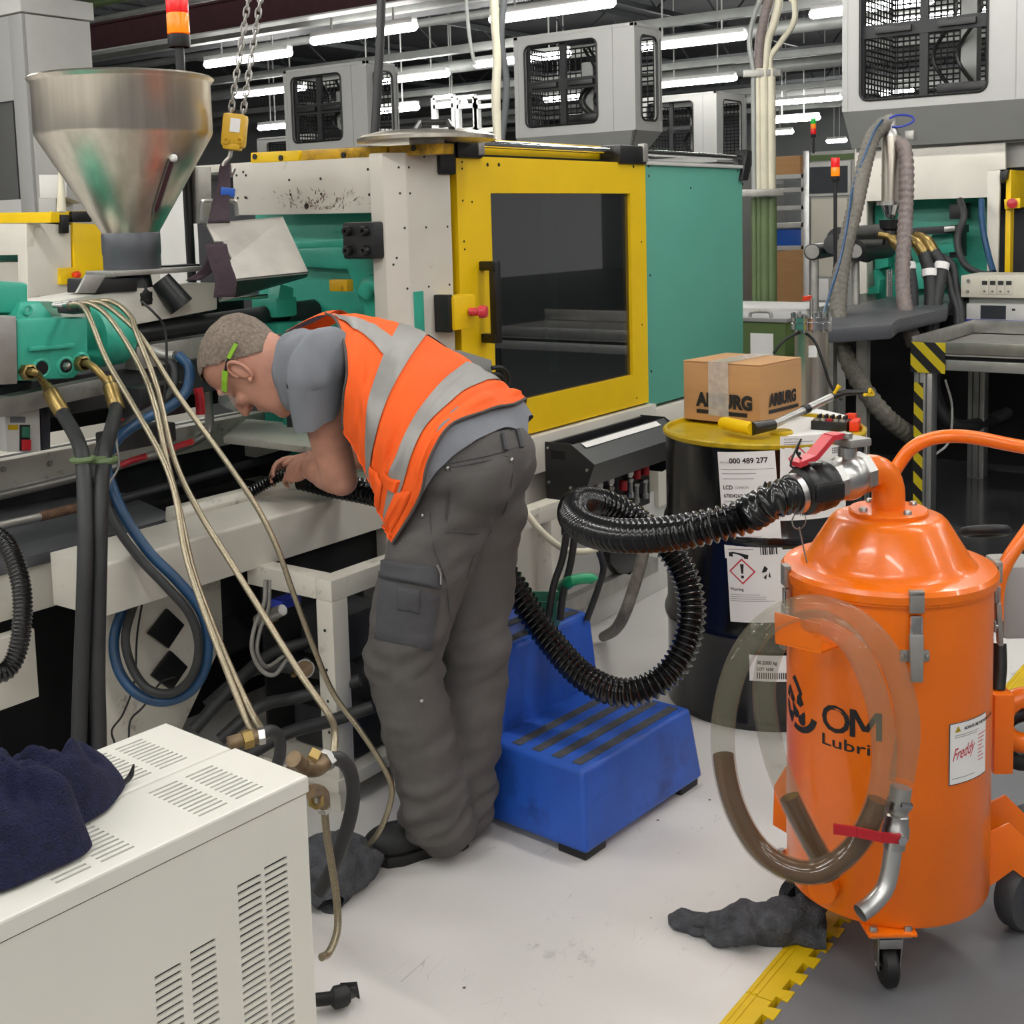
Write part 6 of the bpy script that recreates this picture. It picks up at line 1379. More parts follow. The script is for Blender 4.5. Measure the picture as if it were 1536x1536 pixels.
for px_, py_, L in ((297, 600, .10), (186, 628, .06), (270, 668, .09), (200, 690, .12)):
    obj('red_hose', MB().tube(smooth_path([PD(px_, py_-18, 3.18), PD(px_+3, py_, 3.18), PD(px_+4, py_+22, 3.18)], 4) if px_ > 290 else smooth_path([PD(px_-18, py_+8, 3.2), PD(px_, py_, 3.2), PD(px_+20, py_-6, 3.2)], 4), .012 if px_ > 290 else .008, 10), 'red', vb_)
# rags
def rag(name, label, c, L, ang, R, seed, ends, ma='rag_grey', lift=0.0):
    d = V(math.cos(ang), math.sin(ang), 0); s_ = V(-d.y, d.x, 0)
    def fn(u, v):
        a = 2*PI*v; prof_ = np.interp(u, *ends); r = R*prof_*(1+.38*mnoise.noise(Vector((u*7+seed, math.cos(a)*1.2, math.sin(a)*1.2)))+.18*math.sin(3*a+u*9))
        p = c+d*((u-.5)*L)+s_*(r*math.cos(a)*1.15+.02*math.sin(u*5+seed))+V(0, 0, r*.8*math.sin(a)+R*prof_*.72)
        p += mnoise.noise_vector(p*30)*.013
        return V(p.x, p.y, max(lift+.001, p.z))
    return obj(name, MB().grid(fn, 40, 36, True), ma, None, label, 'rag', smooth=180)
rc = PZ(1133, 1405, 0); dra = PZ(1215, 1412, 0)-PZ(1045, 1392, 0)
rag('cleaning_rag', 'rolled grey cleaning rag lying across the yellow floor edging', rc+V(0, .02, 0), .31, math.atan2(dra.y, dra.x), .047, 3, ([0, .06, .3, .45, .7, .95, 1.0], [.25, .4, .6, .95, .95, 1.0, .85]))
rag('cleaning_rag', 'grey blue cleaning rag bunched on the floor beside the white cabinet', PZ(505, 1335, 0)+V(0, .03, 0), .22, 1.0, .075, 8, ([0, .2, .5, .8, 1.0], [.3, .9, 1., .8, .3]))
sc_ = thing('floor_plug', 'black cable plug lying on the floor against the white cabinet', 'plug', PZ(505, 1500, 0))
obj('plug_body', MB().tube(smooth_path([PZ(470, 1500, .02), PZ(490, 1498, .025), PZ(512, 1494, .025), PZ(530, 1486, .02)], 4), [.012]*6+[.02]*4+[.012]*3, 10), 'black_rubber', sc_); obj('plug_flap', MB().poly([PZ(510, 1480, .03), PZ(540, 1500, .005), PZ(536, 1478, .03)], (0, 0, .008), .001), 'black_rubber', sc_)
# ================================================================ cooling water manifold in a black bracket
x0, x1 = PY(845, 690, 2.22).x, PY(985, 650, 2.22).x
wm = thing('water_manifold', 'black folded bracket with cooling water gauges and red taps', 'manifold', ((x0+x1)/2, 2.25, .62))
zt = PY(870, 652, 2.27).z
pr_ = [(2.288, zt), (2.19, zt), (2.10, zt-.055), (2.15, zt-.15), (2.288, zt-.15)]
hood = [(2.19, zt), (2.10, zt-.055), (2.145, zt-.14), (2.151, zt-.138), (2.110, zt-.058), (2.194, zt-.007)]
obj('hood', MB().poly([(x0, y, z) for y, z in hood], (x1-x0, 0, 0)), 'black_paint', wm, smooth=0)
for x in (x0-.004, x1): obj('side_plate', MB().poly([(x, y, z) for y, z in [(2.288, zt+.004), (2.188, zt+.004), (2.097, zt-.055), (2.14, zt-.16), (2.20, zt-.20), (2.288, zt-.20)]], (.004, 0, 0)), 'black_paint', wm, smooth=0)
obj('tray', MB().box(x0, x1, 2.20, 2.288, zt-.05, zt-.045), 'dark_machine', wm); obj('back_rail', MB().box(x0, x1, 2.275, 2.288, zt-.04, zt, .002), 'black_paint', wm)
dd = V(0, 2.10-2.19, -.055).normalized()
obj('label_strip', MB().add([V(x0+.05, 2.188, zt+.0008)+dd*t-V(0, -.055, -.09).normalized()*-.001*0+V(x, 0, 0)+V(0, -.0008, .0012) for x, t in ((0, .006), (x1-x0-.12, .006), (x1-x0-.12, .030), (0, .030))], [(0, 1, 2, 3)]), 'paper', wm, smooth=0, label='white paper label strip')
obj('slot', MB().box(x0-.0055, x0-.004, 2.21, 2.265, zt-.05, zt-.022), 'dark_void', wm)
bolts(wm, [V(x0-.004, y, z) for y, z in ((2.275, zt-.015), (2.125, zt-.075), (2.275, zt-.13), (2.19, zt-.14), (2.16, zt-.155), (2.20, zt-.185), (2.16, zt-.188))], .0055, (-1, 0, 0))
obj('manifold_block', MB().box(x0+.05, x1-.02, 2.24, 2.288, .40, zt-.10, .004), 'black_paint', wm)
for i, (px_, py_, rd) in enumerate(((900, 728, 0), (917, 722, 0), (946, 710, 0), (935, 735, 1), (955, 718, 1), (968, 712, 1))):
    p = PY(px_, py_, 2.215)
    if not rd: g_ = obj('gauge', MB().lathe([(0, -.03), (.012, -.03), (.016, -.004), (.016, 0), (.013, .002), (0, .002)], p, (-.25, -1, .05), 18), 'steel', wm); obj('dial', MB().lathe([(0, .003), (.012, .003)], p, (-.25, -1, .05), 16), 'paper', g_)
    else: obj('tap_knob', MB().lathe([(0, 0), (.015, 0), (.015, .03), (.012, .034), (0, .034)], p, (0, 0, 1), 12), 'red', wm)
    obj('flow_tube', MB().lathe([(.012, 0), (.014, -.01), (.010, -.014), (.010, -.05), (.014, -.054), (.014, -.07), (0, -.07)], p+V(.012, .01, -.02), (0, 0, 1), 12), 'steel', wm)
gh = 'grey hoses under the cooling water manifold'
for i, pts in enumerate(([PD(790, 770, 3.25), PD(815, 800, 3.2), PD(850, 825, 3.2), PD(890, 825, 3.25), PD(915, 808, 3.3)], [PD(850, 800, 3.15), PD(843, 840, 3.15), PD(830, 880, 3.15), PD(822, 930, 3.15)], [PD(862, 805, 3.15), PD(856, 845, 3.15), PD(845, 890, 3.15), PD(840, 930, 3.15)], [PD(895, 818, 3.25), PD(905, 850, 3.3), PD(898, 880, 3.3), PD(880, 930, 3.3)])):
    hose('manifold_hose', pts, .009, 'hose_rubber' if i else 'pipe_cream', ('pale translucent hose sagging under the cooling manifold', 'dark grey hose dropping behind the green scoop', 'dark grey hose dropping behind the green scoop', 'dark hose bundle strand hanging by the grey foot rail')[i], 'hose', gh if i in (1, 2) else None)
hose('drain_pipe', [PD(968, 815, 3.5), PD(960, 850, 3.5), PD(948, 890, 3.5), PD(935, 925, 3.5), PD(922, 945, 3.7), PZ(905, 955, .02)], .017, 'flex_grey', 'olive grey drain pipe running down beside the drum', 'pipe')
obj('black_cover', MB().poly([PY(915, 825, 2.29), PY(960, 815, 2.29), PY(955, 850, 2.29), PY(945, 865, 2.29), PY(928, 860, 2.29), PY(916, 845, 2.29)], (0, .03, 0), .006), 'black_plastic', mach)
cnb = thing('connector_box', 'grey electrical connector box with two black cables behind the man', 'connector', PD(735, 560, 3.6))
obj('box', MB().poly([PY(690, 525, 2.27), PY(738, 540, 2.27), PY(740, 570, 2.27), PY(690, 570, 2.27)], (0, .04, 0), .004), 'grey_panel', cnb)
obj('cable', MB().tube(smooth_path([PY(738, 552, 2.25), PY(752, 552, 2.24), PY(762, 565, 2.24), PY(760, 600, 2.24)], 4), .007, 8), 'black_rubber', cnb); obj('cable', MB().tube(smooth_path([PY(738, 562, 2.25), PY(748, 562, 2.24), PY(755, 575, 2.24), PY(752, 605, 2.24)], 4), .007, 8), 'black_rubber', cnb)
# ================================================================ overhead lights, trunking and roof steel
def batten(x, y0, y1, z, label, grp=None):
    t = thing('light_fitting', label, 'light', (x, (y0+y1)/2, z), 0, grp)
    obj('housing', MB().box(x-.045, x+.045, y0+.02, y1-.02, z+.035, z+.09, .006), 'fitting', t)
    obj('tube', MB().tube([V(x, y0, z), V(x, y0+.03, z), V(x, y1-.03, z), V(x, y1, z)], [.028, .046, .046, .028], 12), 'tube', t)
    for y in (y0+.3, y1-.3): obj('drop_rod', MB().box(x-.008, x+.008, y-.008, y+.008, z+.09, 4.9), 'fitting', t)
    return t
ZL = 3.40
hid = 'fluorescent battens over the near aisles'
for x in (6.4, 3.2, .2, -2.8):
    for k in range(-3, 2 if x > 5 else 4):
        y = 1.0+2.22*k; batten(x, y, y+1.45, ZL, 'white fluorescent batten hanging over the near aisles', hid)
far = [((308, 97), (437, 80), 'bright fluorescent batten seen past the yellow chain hoist'), ((467.4, 62.2), (624.5, 41.1), 'bright fluorescent batten crossed by the thin black hanging hose'), ((735.6, 30), (922, 4), 'long bright fluorescent batten above the middle grey robot cage'),
 ((561, 123), (673, 110), 'fluorescent batten just right of the cage behind the stainless lid'), ((353, 143), (458, 130), 'fluorescent batten behind the hoist chains and the white cage'), ((712, 97), (855, 77), 'fluorescent batten seen through the window of the middle robot cage'),
 ((960, 72), (1120, 55), 'long fluorescent batten running out from behind the middle cage roof'), ((985, 128), (1105, 117), 'fluorescent batten right above the small far cage'), ((1155, 155), (1262, 140), 'fluorescent batten between the cream pipes and the large right cage'), ((1150, 182), (1230, 172), 'distant fluorescent batten above the small three colour signal tower'), ((1215, 22), (1400, 0), 'fluorescent batten passing behind the top of the large right cage'),
 ((388, 192), (432, 187), 'short distant fluorescent batten beside the yellow hoist block'), ((530, 170), (628, 168), 'distant fluorescent batten low behind the white cage'), ((655, 158), (700, 156), 'distant fluorescent batten behind the white aluminium frames'), ((1290, 40), (1480, 10), 'fluorescent batten seen inside the large right cage window'), ((1150, 200), (1190, 195), 'faint far fluorescent batten beside the cream pipes'), ((1240, 212), (1270, 208), 'far fluorescent batten behind the green striped cabinet'), ((1320, 140), (1370, 135), 'far fluorescent batten low in the large cage window'), ((815, 150), (870, 146), 'far fluorescent batten low in the middle cage window')]
rows = set()
for a, b, lab in far:
    z = ZL if a[1] < 165 else 3.1
    p = PZ(*a, z); q = PX(*b, p.x)
    if p.x > 28: p = PX(*a, 27.5); q = PX(*b, 27.5)
    batten(p.x, min(p.y, q.y), max(p.y, q.y), p.z, lab); rows.add(round(p.x, 1))
trn = 'pale lighting trunking runs under the roof'
for x, z in ((10.0, ZL+.20), (12.9, ZL+.20), (16.75, ZL+.20), (21.1, ZL+.20), (25.2, ZL+.20)):
    obj('lighting_trunking', MB().box(x-.06, x+.06, -4, 20, z, z+.10, .004), 'tray_grey', None, 'long pale steel lighting trunking hung over the battens', 'trunking', trn)
    t = obj('cable_tray', MB().box(x+1.2, x+1.55, -4, 20, z+.25, z+.31), 'beam_dark', None, 'dark perforated cable tray between the lighting rows', 'cable tray', 'dark cable trays')
pb = PZ(300, 45, 3.55)
beam = thing('roof_beam', 'dark maroon steel roof beam with its lower flange coloured pale for the light on it', 'beam', (pb.x, 10, 3.5))
obj('web', MB().box(pb.x-.02, pb.x+.02, 2, 22, 3.50, 3.78), 'beam_maroon', beam); obj('flange', MB().box(pb.x-.09, pb.x+.09, 2, 22, 3.485, 3.50), 'fitting', beam); obj('flange', MB().box(pb.x-.09, pb.x+.09, 2, 22, 3.78, 3.80), 'beam_maroon', beam)  # pale lower flange: the beam's lit bottom edge put into its colour
for k in range(4): obj('hanger', MB().box(pb.x-.01, pb.x+.01, 4+5*k, 4.03+5*k, 3.80, 4.9), 'beam_maroon', beam)
jo = 'roof joists running across the hall'
for k in range(9):
    y = -2+2.6*k
    t = thing('roof_joist', 'dark lattice roof joist spanning the hall', 'joist', (15, y, 4.2), 0, jo)
    obj('chord', MB().box(4, 30, y-.03, y+.03, 4.15, 4.22), 'beam_dark', t); obj('chord', MB().box(4, 30, y-.03, y+.03, 4.80, 4.88), 'beam_dark', t)
    wb_ = MB()
    for j in range(26): wb_.tube([V(4+j, y, 4.2 if j % 2 else 4.84), V(5+j, y, 4.84 if j % 2 else 4.2)], .02, 4)
    obj('lattice', wb_, 'beam_dark', t)['kind'] = 'stuff'
for i, (x, z, r, ma, lab) in enumerate(((8.9, 4.0, .05, 'pipe_green', 'olive green roof pipe'), (9.4, 3.95, .035, 'tray_grey', 'grey roof conduit'), (11.4, 3.75, .05, 'tray_grey', 'pale roof duct pipe'), (14.6, 3.7, .09, 'tray_grey', 'wide grey roof duct'), (18.8, 3.75, .10, 'tray_grey', 'far wide grey roof duct'), (23, 3.7, .1, 'fitting', 'distant pale roof duct'))):
    obj('roof_pipe', MB().cyl((x, -4, z), (x, 22, z), r, n=12), ma, None, lab+' running parallel to the light rows', 'pipe')

# ================================================================ robot cages on the machines behind
def wire_grid(o, u, w, W, H, nu, nw, r=.006):
    m = MB(); o = Vector(o); u = Vector(u); w = Vector(w)
    for i in range(nu+1): m.tube([o+u*(W*i/nu), o+u*(W*i/nu)+w*H], r, 4)
    for j in range(nw+1): m.tube([o+w*(H*j/nw), o+w*(H*j/nw)+u*W], r, 4)
    return m
def rounded(y0, y1, z0, z1, r, n=5):
    out = []
    for cy, cz, a0_ in ((y1-r, z1-r, 0), (y0+r, z1-r, PI/2), (y0+r, z0+r, PI), (y1-r, z0+r, 1.5*PI)):
        for k in range(n+1): a = a0_+PI/2*k/n; out.append((cy+r*math.cos(a), cz+r*math.sin(a)))
    return out
def holed(f, Y0, Y1, Z0, Z1, y0, y1, z0, z1, r=.06, th=.02):
    """sheet with a rounded window; f(a, b, t) -> point"""
    m = MB(); inn = rounded(y0, y1, z0, z1, r); n = len(inn); cy, cz = (y0+y1)/2, (z0+z1)/2; out = []
    for (a, b) in inn:
        dy, dz = a-cy, b-cz; s = min((Y1-cy)/abs(dy) if dy > 0 else (cy-Y0)/abs(dy) if dy else 1e9, (Z1-cz)/abs(dz) if dz > 0 else (cz-Z0)/abs(dz) if dz else 1e9); out.append((cy+dy*s, cz+dz*s))
    # push nearest points onto the sheet corners
    for c in ((Y0, Z0), (Y1, Z0), (Y1, Z1), (Y0, Z1)):
        i = min(range(n), key=lambda k: (out[k][0]-c[0])**2+(out[k][1]-c[1])**2); out[i] = c
    for t in (0, th): m.v += [f(a, b, t) for a, b in inn]+[f(a, b, t) for a, b in out]
    for i in range(n):
        j = (i+1) % n; m.f += [(i, j, n+j, n+i), (2*n+i, 3*n+i, 3*n+j, 2*n+j), (i, 2*n+i, 2*n+j, j), (n+i, n+j, 3*n+j, 3*n+i)]
    return m
def cage(X, ya, yb, z0, z1, dx, label, skirt=True, wz=(.10, .10), nmesh=(20, 16), name='robot_cage', clutter=True):
    """enclosure with its long face at x = X from ya (near end) to yb, and a narrow face at y = ya"""
    t = thing(name, label, 'robot cage', (X+dx/2, (ya+yb)/2, z0)); L = yb-ya; h = z1-z0
    m0 = ya+L*.30; w0, w1 = ya+L*.30, yb-L*.09; v0, v1 = z0+h*wz[0], z1-h*wz[1]
    obj('front_panel', holed(lambda a, b, q: V(X+q, a, b), ya, yb, z0, z1, w0, w1, v0, v1, .05), 'light_panel', t, smooth=20)
    sx0, sx1 = X+dx*.22, X+dx*.82
    obj('end_panel', holed(lambda a, b, q: V(a, ya+q, b), X, X+dx, z0, z1, sx0, sx1, v0, v1, .05), 'light_panel', t, smooth=20)
    obj('roof', MB().box(X, X+dx, ya, yb, z1-.02, z1), 'light_panel', t); obj('floor_pan', MB().box(X+.03, X+dx-.03, ya+.03, yb-.03, z0, z0+.03), 'grey_panel', t)
    obj('back_mesh', wire_grid((X+dx-.02, ya, v0), (0, 1, 0), (0, 0, 1), L, v1-v0, nmesh[0], nmesh[1]), 'mesh_black', t)['kind'] = 'stuff'
    obj('end_mesh', wire_grid((X+.03, yb-.03, v0), (1, 0, 0), (0, 0, 1), dx-.06, v1-v0, nmesh[0]//2, nmesh[1]), 'mesh_black', t)['kind'] = 'stuff'
    for y, wd in (((w0+w1)/2, .05), (w0-.0, .03), (w1, .03)): obj('divider', MB().box(X+.03, X+.06, y-wd/2, y+wd/2, v0, v1), 'mesh_black', t)
    zc_ = v0+(v1-v0)*.50
    obj('door_bar', MB().box(X+.025, X+.055, w0, w1, zc_-.04, zc_+.04), 'mesh_black', t)
    for y in ((w0*.75+w1*.25), (w0*.25+w1*.75)): obj('pull', MB().box(X+.0, X+.03, y-.12, y+.10, zc_-.02, zc_+.02, .004), 'black_plastic', t)
    obj('window_seal', MB().tube([V(X-.002, a, b) for a, b in rounded(w0, w1, v0, v1, .05)+rounded(w0, w1, v0, v1, .05)[:1]], .008, 6), 'black_rubber', t)
    obj('window_seal', MB().tube([V(a, ya-.002, b) for a, b in rounded(sx0, sx1, v0, v1, .05)+rounded(sx0, sx1, v0, v1, .05)[:1]], .008, 6), 'black_rubber', t)
    for a_, b_ in ((ya, X), (yb-.03, X), (ya, X+dx-.03)): obj('corner_post', MB().box(b_-.003, b_+.032, a_-.003, a_+.033, z0, z1+.002), 'light_panel', t)
    obj('top_rail', MB().box(X-.003, X+.03, ya, yb, z1-.02, z1+.003), 'light_panel', t); obj('top_rail', MB().box(X, X+dx, ya-.003, ya+.03, z1-.02, z1+.003), 'light_panel', t)
    obj('panel_seam', MB().box(X-.003, X, w0-L*.13, w0-L*.125, z0, z1), 'grey_panel', t)
    if clutter:
        random.seed(int(X*10+ya*7)); yy = ya+L*.45
        arm = obj('robot_arm', MB().box(X+dx*.5, X+dx*.62, yy, yy+.10, z0+.05, z0+h*.72, .01), 'grey_panel', t)
        obj('gripper', MB().box(X+dx*.4, X+dx*.7, yy-.15, yy+.22, z0+.10, z0+.16, .01), 'black_plastic', arm)
        for k in range(4):
            y = yy+random.uniform(-.2, .3); obj('air_line', MB().tube(smooth_path([V(X+dx*.5, y, z0+h*.85), V(X+dx*.4, y-.12, z0+h*.6), V(X+dx*.5, y+.05, z0+h*.35), V(X+dx*.45, y-.08, z0+.12)], 5), .012, 6), 'black_rubber', arm)
    if skirt:
        obj('skirt', MB().poly([(X, ya, z0), (X+.16, ya+.16, z0-.22), (X+.16, yb, z0-.22), (X, yb, z0)], (.02, 0, 0)), 'grey_panel', t, smooth=0)
        obj('skirt', MB().poly([(X, ya, z0), (X+dx, ya, z0), (X+dx-.1, ya+.16, z0-.22), (X+.16, ya+.16, z0-.22)], (0, .02, 0)), 'grey_panel', t, smooth=0)
    return t
X1 = PZ(797, 206, 2.06).x
def cage_px(X, xl, xr, xe, top, label, z0=2.06, **k):
    ya, yb = PX(xr, 110, X).y, PX(xl, 110, X).y; z1 = PX(*top, X).z; dx = PY(xe, 110, ya).x-X
    return cage(X, ya, yb, z0, z1, dx, label, **k), ya, yb, z1, dx
_, y1a, y1b, z1t, dx1 = cage_px(X1, 772, 952, 992, (772, 57), 'grey robot cage with mesh window standing behind the yellow door')
XL_ = PZ(430, 228, 2.06).x
_, yLa, yLb, zLt, dxL = cage_px(XL_, 425, 549, 596, (425, 107), 'white robot cage behind the hoist and the stainless lid')
XR = PZ(1267, 168, 2.06).x
yRb = PX(1264, 160, XR).y; yRa = yRb-(yRb-PX(1481, 100, XR).y)/.70
cage(XR, yRa, yRb, 2.06, 3.05, .9, 'large grey robot cage on the machine beside the hazard taped table', wz=(.06, .10), nmesh=(30, 24))
XS_ = PZ(1030, 245, 2.06).x
cage_px(XS_, 960, 1074, 1119, (1074, 137), 'small far robot cage left of the cream pipes', skirt=False)
XC2 = 13.0
cage(XC2, PX(455, 200, XC2).y-1.4, PX(385, 200, XC2).y, 2.0, 2.75, .9, 'distant white robot cage low behind the chain hoist', skirt=False, clutter=False)
cage(7.3, PX(85, 200, 7.3).y-.9, PX(62, 200, 7.3).y, 1.85, 2.6, .7, 'grey robot cage half hidden behind the stainless hopper', skirt=False)
# bodies of the machines under the cages (mostly hidden)
def far_machine(X, ya, yb, label, zt=1.86):
    t = thing('moulding_machine', label, 'machine', (X+.6, (ya+yb)/2, 0))
    obj('body', MB().box(X+.25, X+2.2, ya+.1, yb-.05, 0, 1.82, .01), 'light_panel', t); obj('front', MB().box(X+.22, X+.25, ya+.12, yb-.07, 1.45, 1.84), 'cream', t); obj('plinth', MB().box(X+.2, X+2.2, ya+.05, yb, 0, .12), 'dark_machine', t)
    obj('top_deck', MB().box(X+.16, X+2.2, ya+.12, yb-.02, 1.82, zt), 'grey_white', t)
    return t
far_machine(X1, y1a, y1b, 'pale moulding machine carrying the middle grey robot cage'); far_machine(XL_, yLa, yLb, 'pale moulding machine carrying the white robot cage behind the hoist')
far_machine(XC2, PX(455, 200, XC2).y-1.4, PX(385, 200, XC2).y, 'pale distant moulding machine under the low white cage', 2.0)
far_machine(7.3, PX(85, 200, 7.3).y-.9, PX(62, 200, 7.3).y, 'pale moulding machine half hidden behind the stainless hopper')
far_machine(XS_, PX(1074, 200, XS_).y, PX(960, 200, XS_).y, 'pale far moulding machine carrying the small robot cage', 2.06)

# ================================================================ moulding machine on the right
mr = thing('moulding_machine', 'cream and teal moulding machine with a yellow door beside the hazard taped table', 'machine', (XR+1.2, 2.4, 0))
def rp(name, m, ma, label=None, sm=38): return obj(name, m, ma, mr, label=label, smooth=sm)
XF = XR+.22
def fpoly(pts, X=XF, th=.03): return MB().poly([PX(a, b, X) for a, b in pts], (th, 0, 0), .003)
rp('ledge', fpoly([(1276, 205), (1560, 188), (1560, 205), (1278, 222)], XF-.06, .2), 'grey_white'); rp('shadow_gap', fpoly([(1284, 222), (1540, 205), (1540, 212), (1284, 230)], XF), 'grey_panel')
rp('front_panel', fpoly([(1284, 228), (1508, 211), (1508, 254), (1481, 256), (1482, 296), (1300, 302), (1300, 440), (1286, 442)]), 'cream', 'cream front panel')
rp('column', fpoly([(1481, 256), (1500, 255), (1496, 432), (1480, 432)]), 'cream'); rp('bracket_post', fpoly([(1505, 212), (1540, 208), (1540, 250), (1508, 252)], XF+.1), 'light_panel')
rp('body', MB().box(XF+.45, XF+2.6, 1.1, PX(1286, 300, XF).y, 0, 1.95, .01), 'dark_machine'); rp('side_panel', MB().box(XF+.03, XF+2.6, PX(1286, 300, XF).y, PX(1286, 300, XF).y+.03, 0, 1.95), 'cream')
tp_ = rp('platen', fpoly([(1296, 298), (1486, 290), (1486, 445), (1296, 450)], XF+.35, .06), 'teal_cast', 'teal cast platen')
def sub(name, m, ma): return obj(name, m, ma, tp_)
sub('platen_block', fpoly([(1312, 305), (1334, 304), (1332, 400), (1312, 405)], XF+.25, .12), 'teal_cast'); sub('platen_block', fpoly([(1310, 405), (1320, 420), (1318, 440), (1300, 442), (1302, 432), (1312, 428)], XF+.15, .12), 'teal_cast')
sub('platen_block', fpoly([(1365, 395), (1425, 392), (1430, 430), (1360, 435)], XF+.20, .12), 'teal_cast'); sub('platen_block', fpoly([(1398, 352), (1428, 350), (1432, 378), (1400, 380)], XF+.05, .2), 'teal_cast')
sub('sensor_box', fpoly([(1424, 306), (1448, 304), (1448, 328), (1424, 329)], XF+.15, .12), 'black_plastic'); sub('clamp_plate', fpoly([(1424, 342), (1442, 342), (1442, 385), (1424, 388)], XF+.1, .12), 'black_paint')
rp('injection_carriage', fpoly([(1365, 342), (1432, 338), (1432, 350), (1365, 352)], XF-.1, .3), 'black_paint'); rp('steel_block', fpoly([(1416, 340), (1432, 339), (1432, 347), (1416, 348)], XF-.14, .05), 'steel')
for a, b, r in (((1258, 360), (1320, 354), .07), ((1218, 378), (1258, 372), .045), ((1282, 376), (1330, 372), .06), ((1250, 366), (1300, 380), .055)):
    pa, pb_ = PD(*a, 6.75), PD(*b, 7.35); rp('cylinder', MB().cyl(pa, pb_, r, n=18), 'black_paint')
for a in ((1218, 378), (1282, 377)): rp('pin', MB().lathe([(0, .02), (.035, .02), (.04, 0)], PD(*a, 6.7), (-1, -.6, 0), 14), 'steel_dull')
rp('strut', MB().cyl(PD(1222, 385, 6.8), PD(1222, 470, 6.8), .022, n=10), 'steel_dull'); rp('strut', MB().cyl(PD(1283, 385, 6.9), PD(1284, 470, 6.9), .022, n=10), 'steel_dull'); rp('strut', MB().cyl(PD(1334, 405, 7.1), PD(1334, 445, 7.1), .018, n=10), 'chrome')
bz_ = .93
bed = [PZ(1242, 492, bz_), PZ(1338, 486, bz_), PZ(1348, 478, bz_), PZ(1420, 462, bz_), PZ(1430, 440, bz_), PZ(1330, 446, bz_), PZ(1252, 462, bz_)]
rp('bed', MB().poly(bed, (0, 0, -.07), .012), 'dark_plate', 'dark oily bed top'); rp('bed_leg', MB().box(PZ(1300, 480, bz_).x, PZ(1300, 480, bz_).x+.05, PZ(1300, 480, bz_).y, PZ(1300, 480, bz_).y+.05, 0, .87), 'steel_dull')
rp('bed_leg', MB().box(PZ(1250, 480, bz_).x, PZ(1250, 480, bz_).x+.05, PZ(1250, 480, bz_).y, PZ(1250, 480, bz_).y+.05, 0, .87), 'steel_dull')
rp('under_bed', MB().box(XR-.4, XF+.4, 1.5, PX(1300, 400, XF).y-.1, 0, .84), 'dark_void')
dxr = PX(1502, 300, XF).y
rp('door_frame', MB().box(XF+.02, XF+1.6, dxr-.05, dxr-.02, PX(1505, 312, XF).z, PX(1505, 255, XF).z, .003), 'yellow', 'yellow guard door'); rp('door_frame', MB().box(XF+.02, XF+.10, dxr-.05, dxr-.02, PX(1505, 440, XF).z, PX(1505, 312, XF).z, .003), 'yellow')
rp('rail_carrier', fpoly([(1500, 258), (1512, 254), (1510, 268), (1502, 275)], XF-.03, .05), 'black_plastic'); rp('stop_button', MB().lathe([(0, .03), (.03, .025), (.03, 0)], PX(1518, 305, XF-.02), (-1, -.3, 0), 12), 'red'); rp('stop_box', fpoly([(1506, 299), (1530, 297), (1530, 312), (1507, 314)], XF-.02, .04), 'yellow')
# loader over its hopper
ld = thing('vacuum_loader', 'steel and glass vacuum loader cylinder standing over the far machine barrel', 'loader', PD(1334, 335, 6.9))
la, lb_ = PD(1336, 305, 6.9), PD(1336, 205, 6.9); rr = 27/2*6.9/FPX
obj('cylinder', MB().lathe([(rr, 0), (rr, (lb_-la).length)], la, (0, 0, 1), 24), 'steel_brushed', ld); obj('cap', MB().lathe([(0, .06), (rr*.8, .05), (rr*1.1, .02), (rr*1.1, -.02)], lb_, (0, 0, 1), 24), 'steel', ld)
obj('band', MB().lathe([(rr*1.02, -.008), (rr*1.06, 0), (rr*1.02, .008)], la.lerp(lb_, .42), (0, 0, 1), 24), 'chrome', ld); obj('flange', MB().lathe([(0, -.01), (rr*1.5, -.01), (rr*1.5, .01), (0, .01)], la, (0, 0, 1), 24), 'steel', ld)
obj('cone', MB().lathe([(rr*1.1, 0), (rr*.45, -.085), (0, -.085)], la, (0, 0, 1), 24), 'chrome', ld); obj('throat', MB().lathe([(0, 0), (rr*1.3, 0), (rr*1.1, -.05), (rr*.7, -.06), (rr*.9, -.14), (0, -.14)], la+V(0, 0, -.09), (0, 0, 1), 20), 'black_paint', ld)
obj('elbow', MB().tube(smooth_path([lb_+V(0, 0, .03), lb_+V(0, 0, .09), PD(1330, 182, 6.88), PD(1322, 186, 6.86)], 4), .035, 12), 'steel_dull', ld)
obj('wire_loop', MB().tube(smooth_path([PD(1330, 180, 6.85), PD(1345, 173, 6.85), PD(1366, 174, 6.85), PD(1370, 182, 6.85), PD(1352, 190, 6.85), PD(1338, 190, 6.85)], 5), .006, 6), 'blue_trim', ld)
obj('junction_box', MB().obox(PD(1366, 203, 6.85), (.05, .05, .05), None, .004), 'steel_dull', ld)
obj('suction_line', ribbed(MB(), smooth_path([PD(1325, 187, 6.86), PD(1308, 208, 6.8), PD(1296, 250, 6.7), PD(1283, 310, 6.55), PD(1266, 380, 6.4), PD(1258, 440, 6.25), PD(1258, 490, 6.1), PD(1268, 530, 6.0), PD(1290, 575, 5.95), PD(1330, 625, 5.95), PD(1375, 660, 6.1)], 10), .045, .006, .04, 14, 4), 'flex_grey', None, 'olive grey ribbed suction line sweeping down from the vacuum loader', 'hose', smooth=60)
obj('material_hose', ribbed(MB(), smooth_path([PD(1344, 213, 6.85), PD(1356, 222, 6.8), PD(1360, 260, 6.75), PD(1358, 330, 6.7), PD(1354, 400, 6.6), PD(1356, 450, 6.5), PD(1364, 490, 6.4), PD(1372, 520, 6.4)], 10), .042, .006, .04, 14, 4), 'flex_pink', None, 'brownish ribbed material hose hanging straight down from the vacuum loader', 'hose', smooth=60)
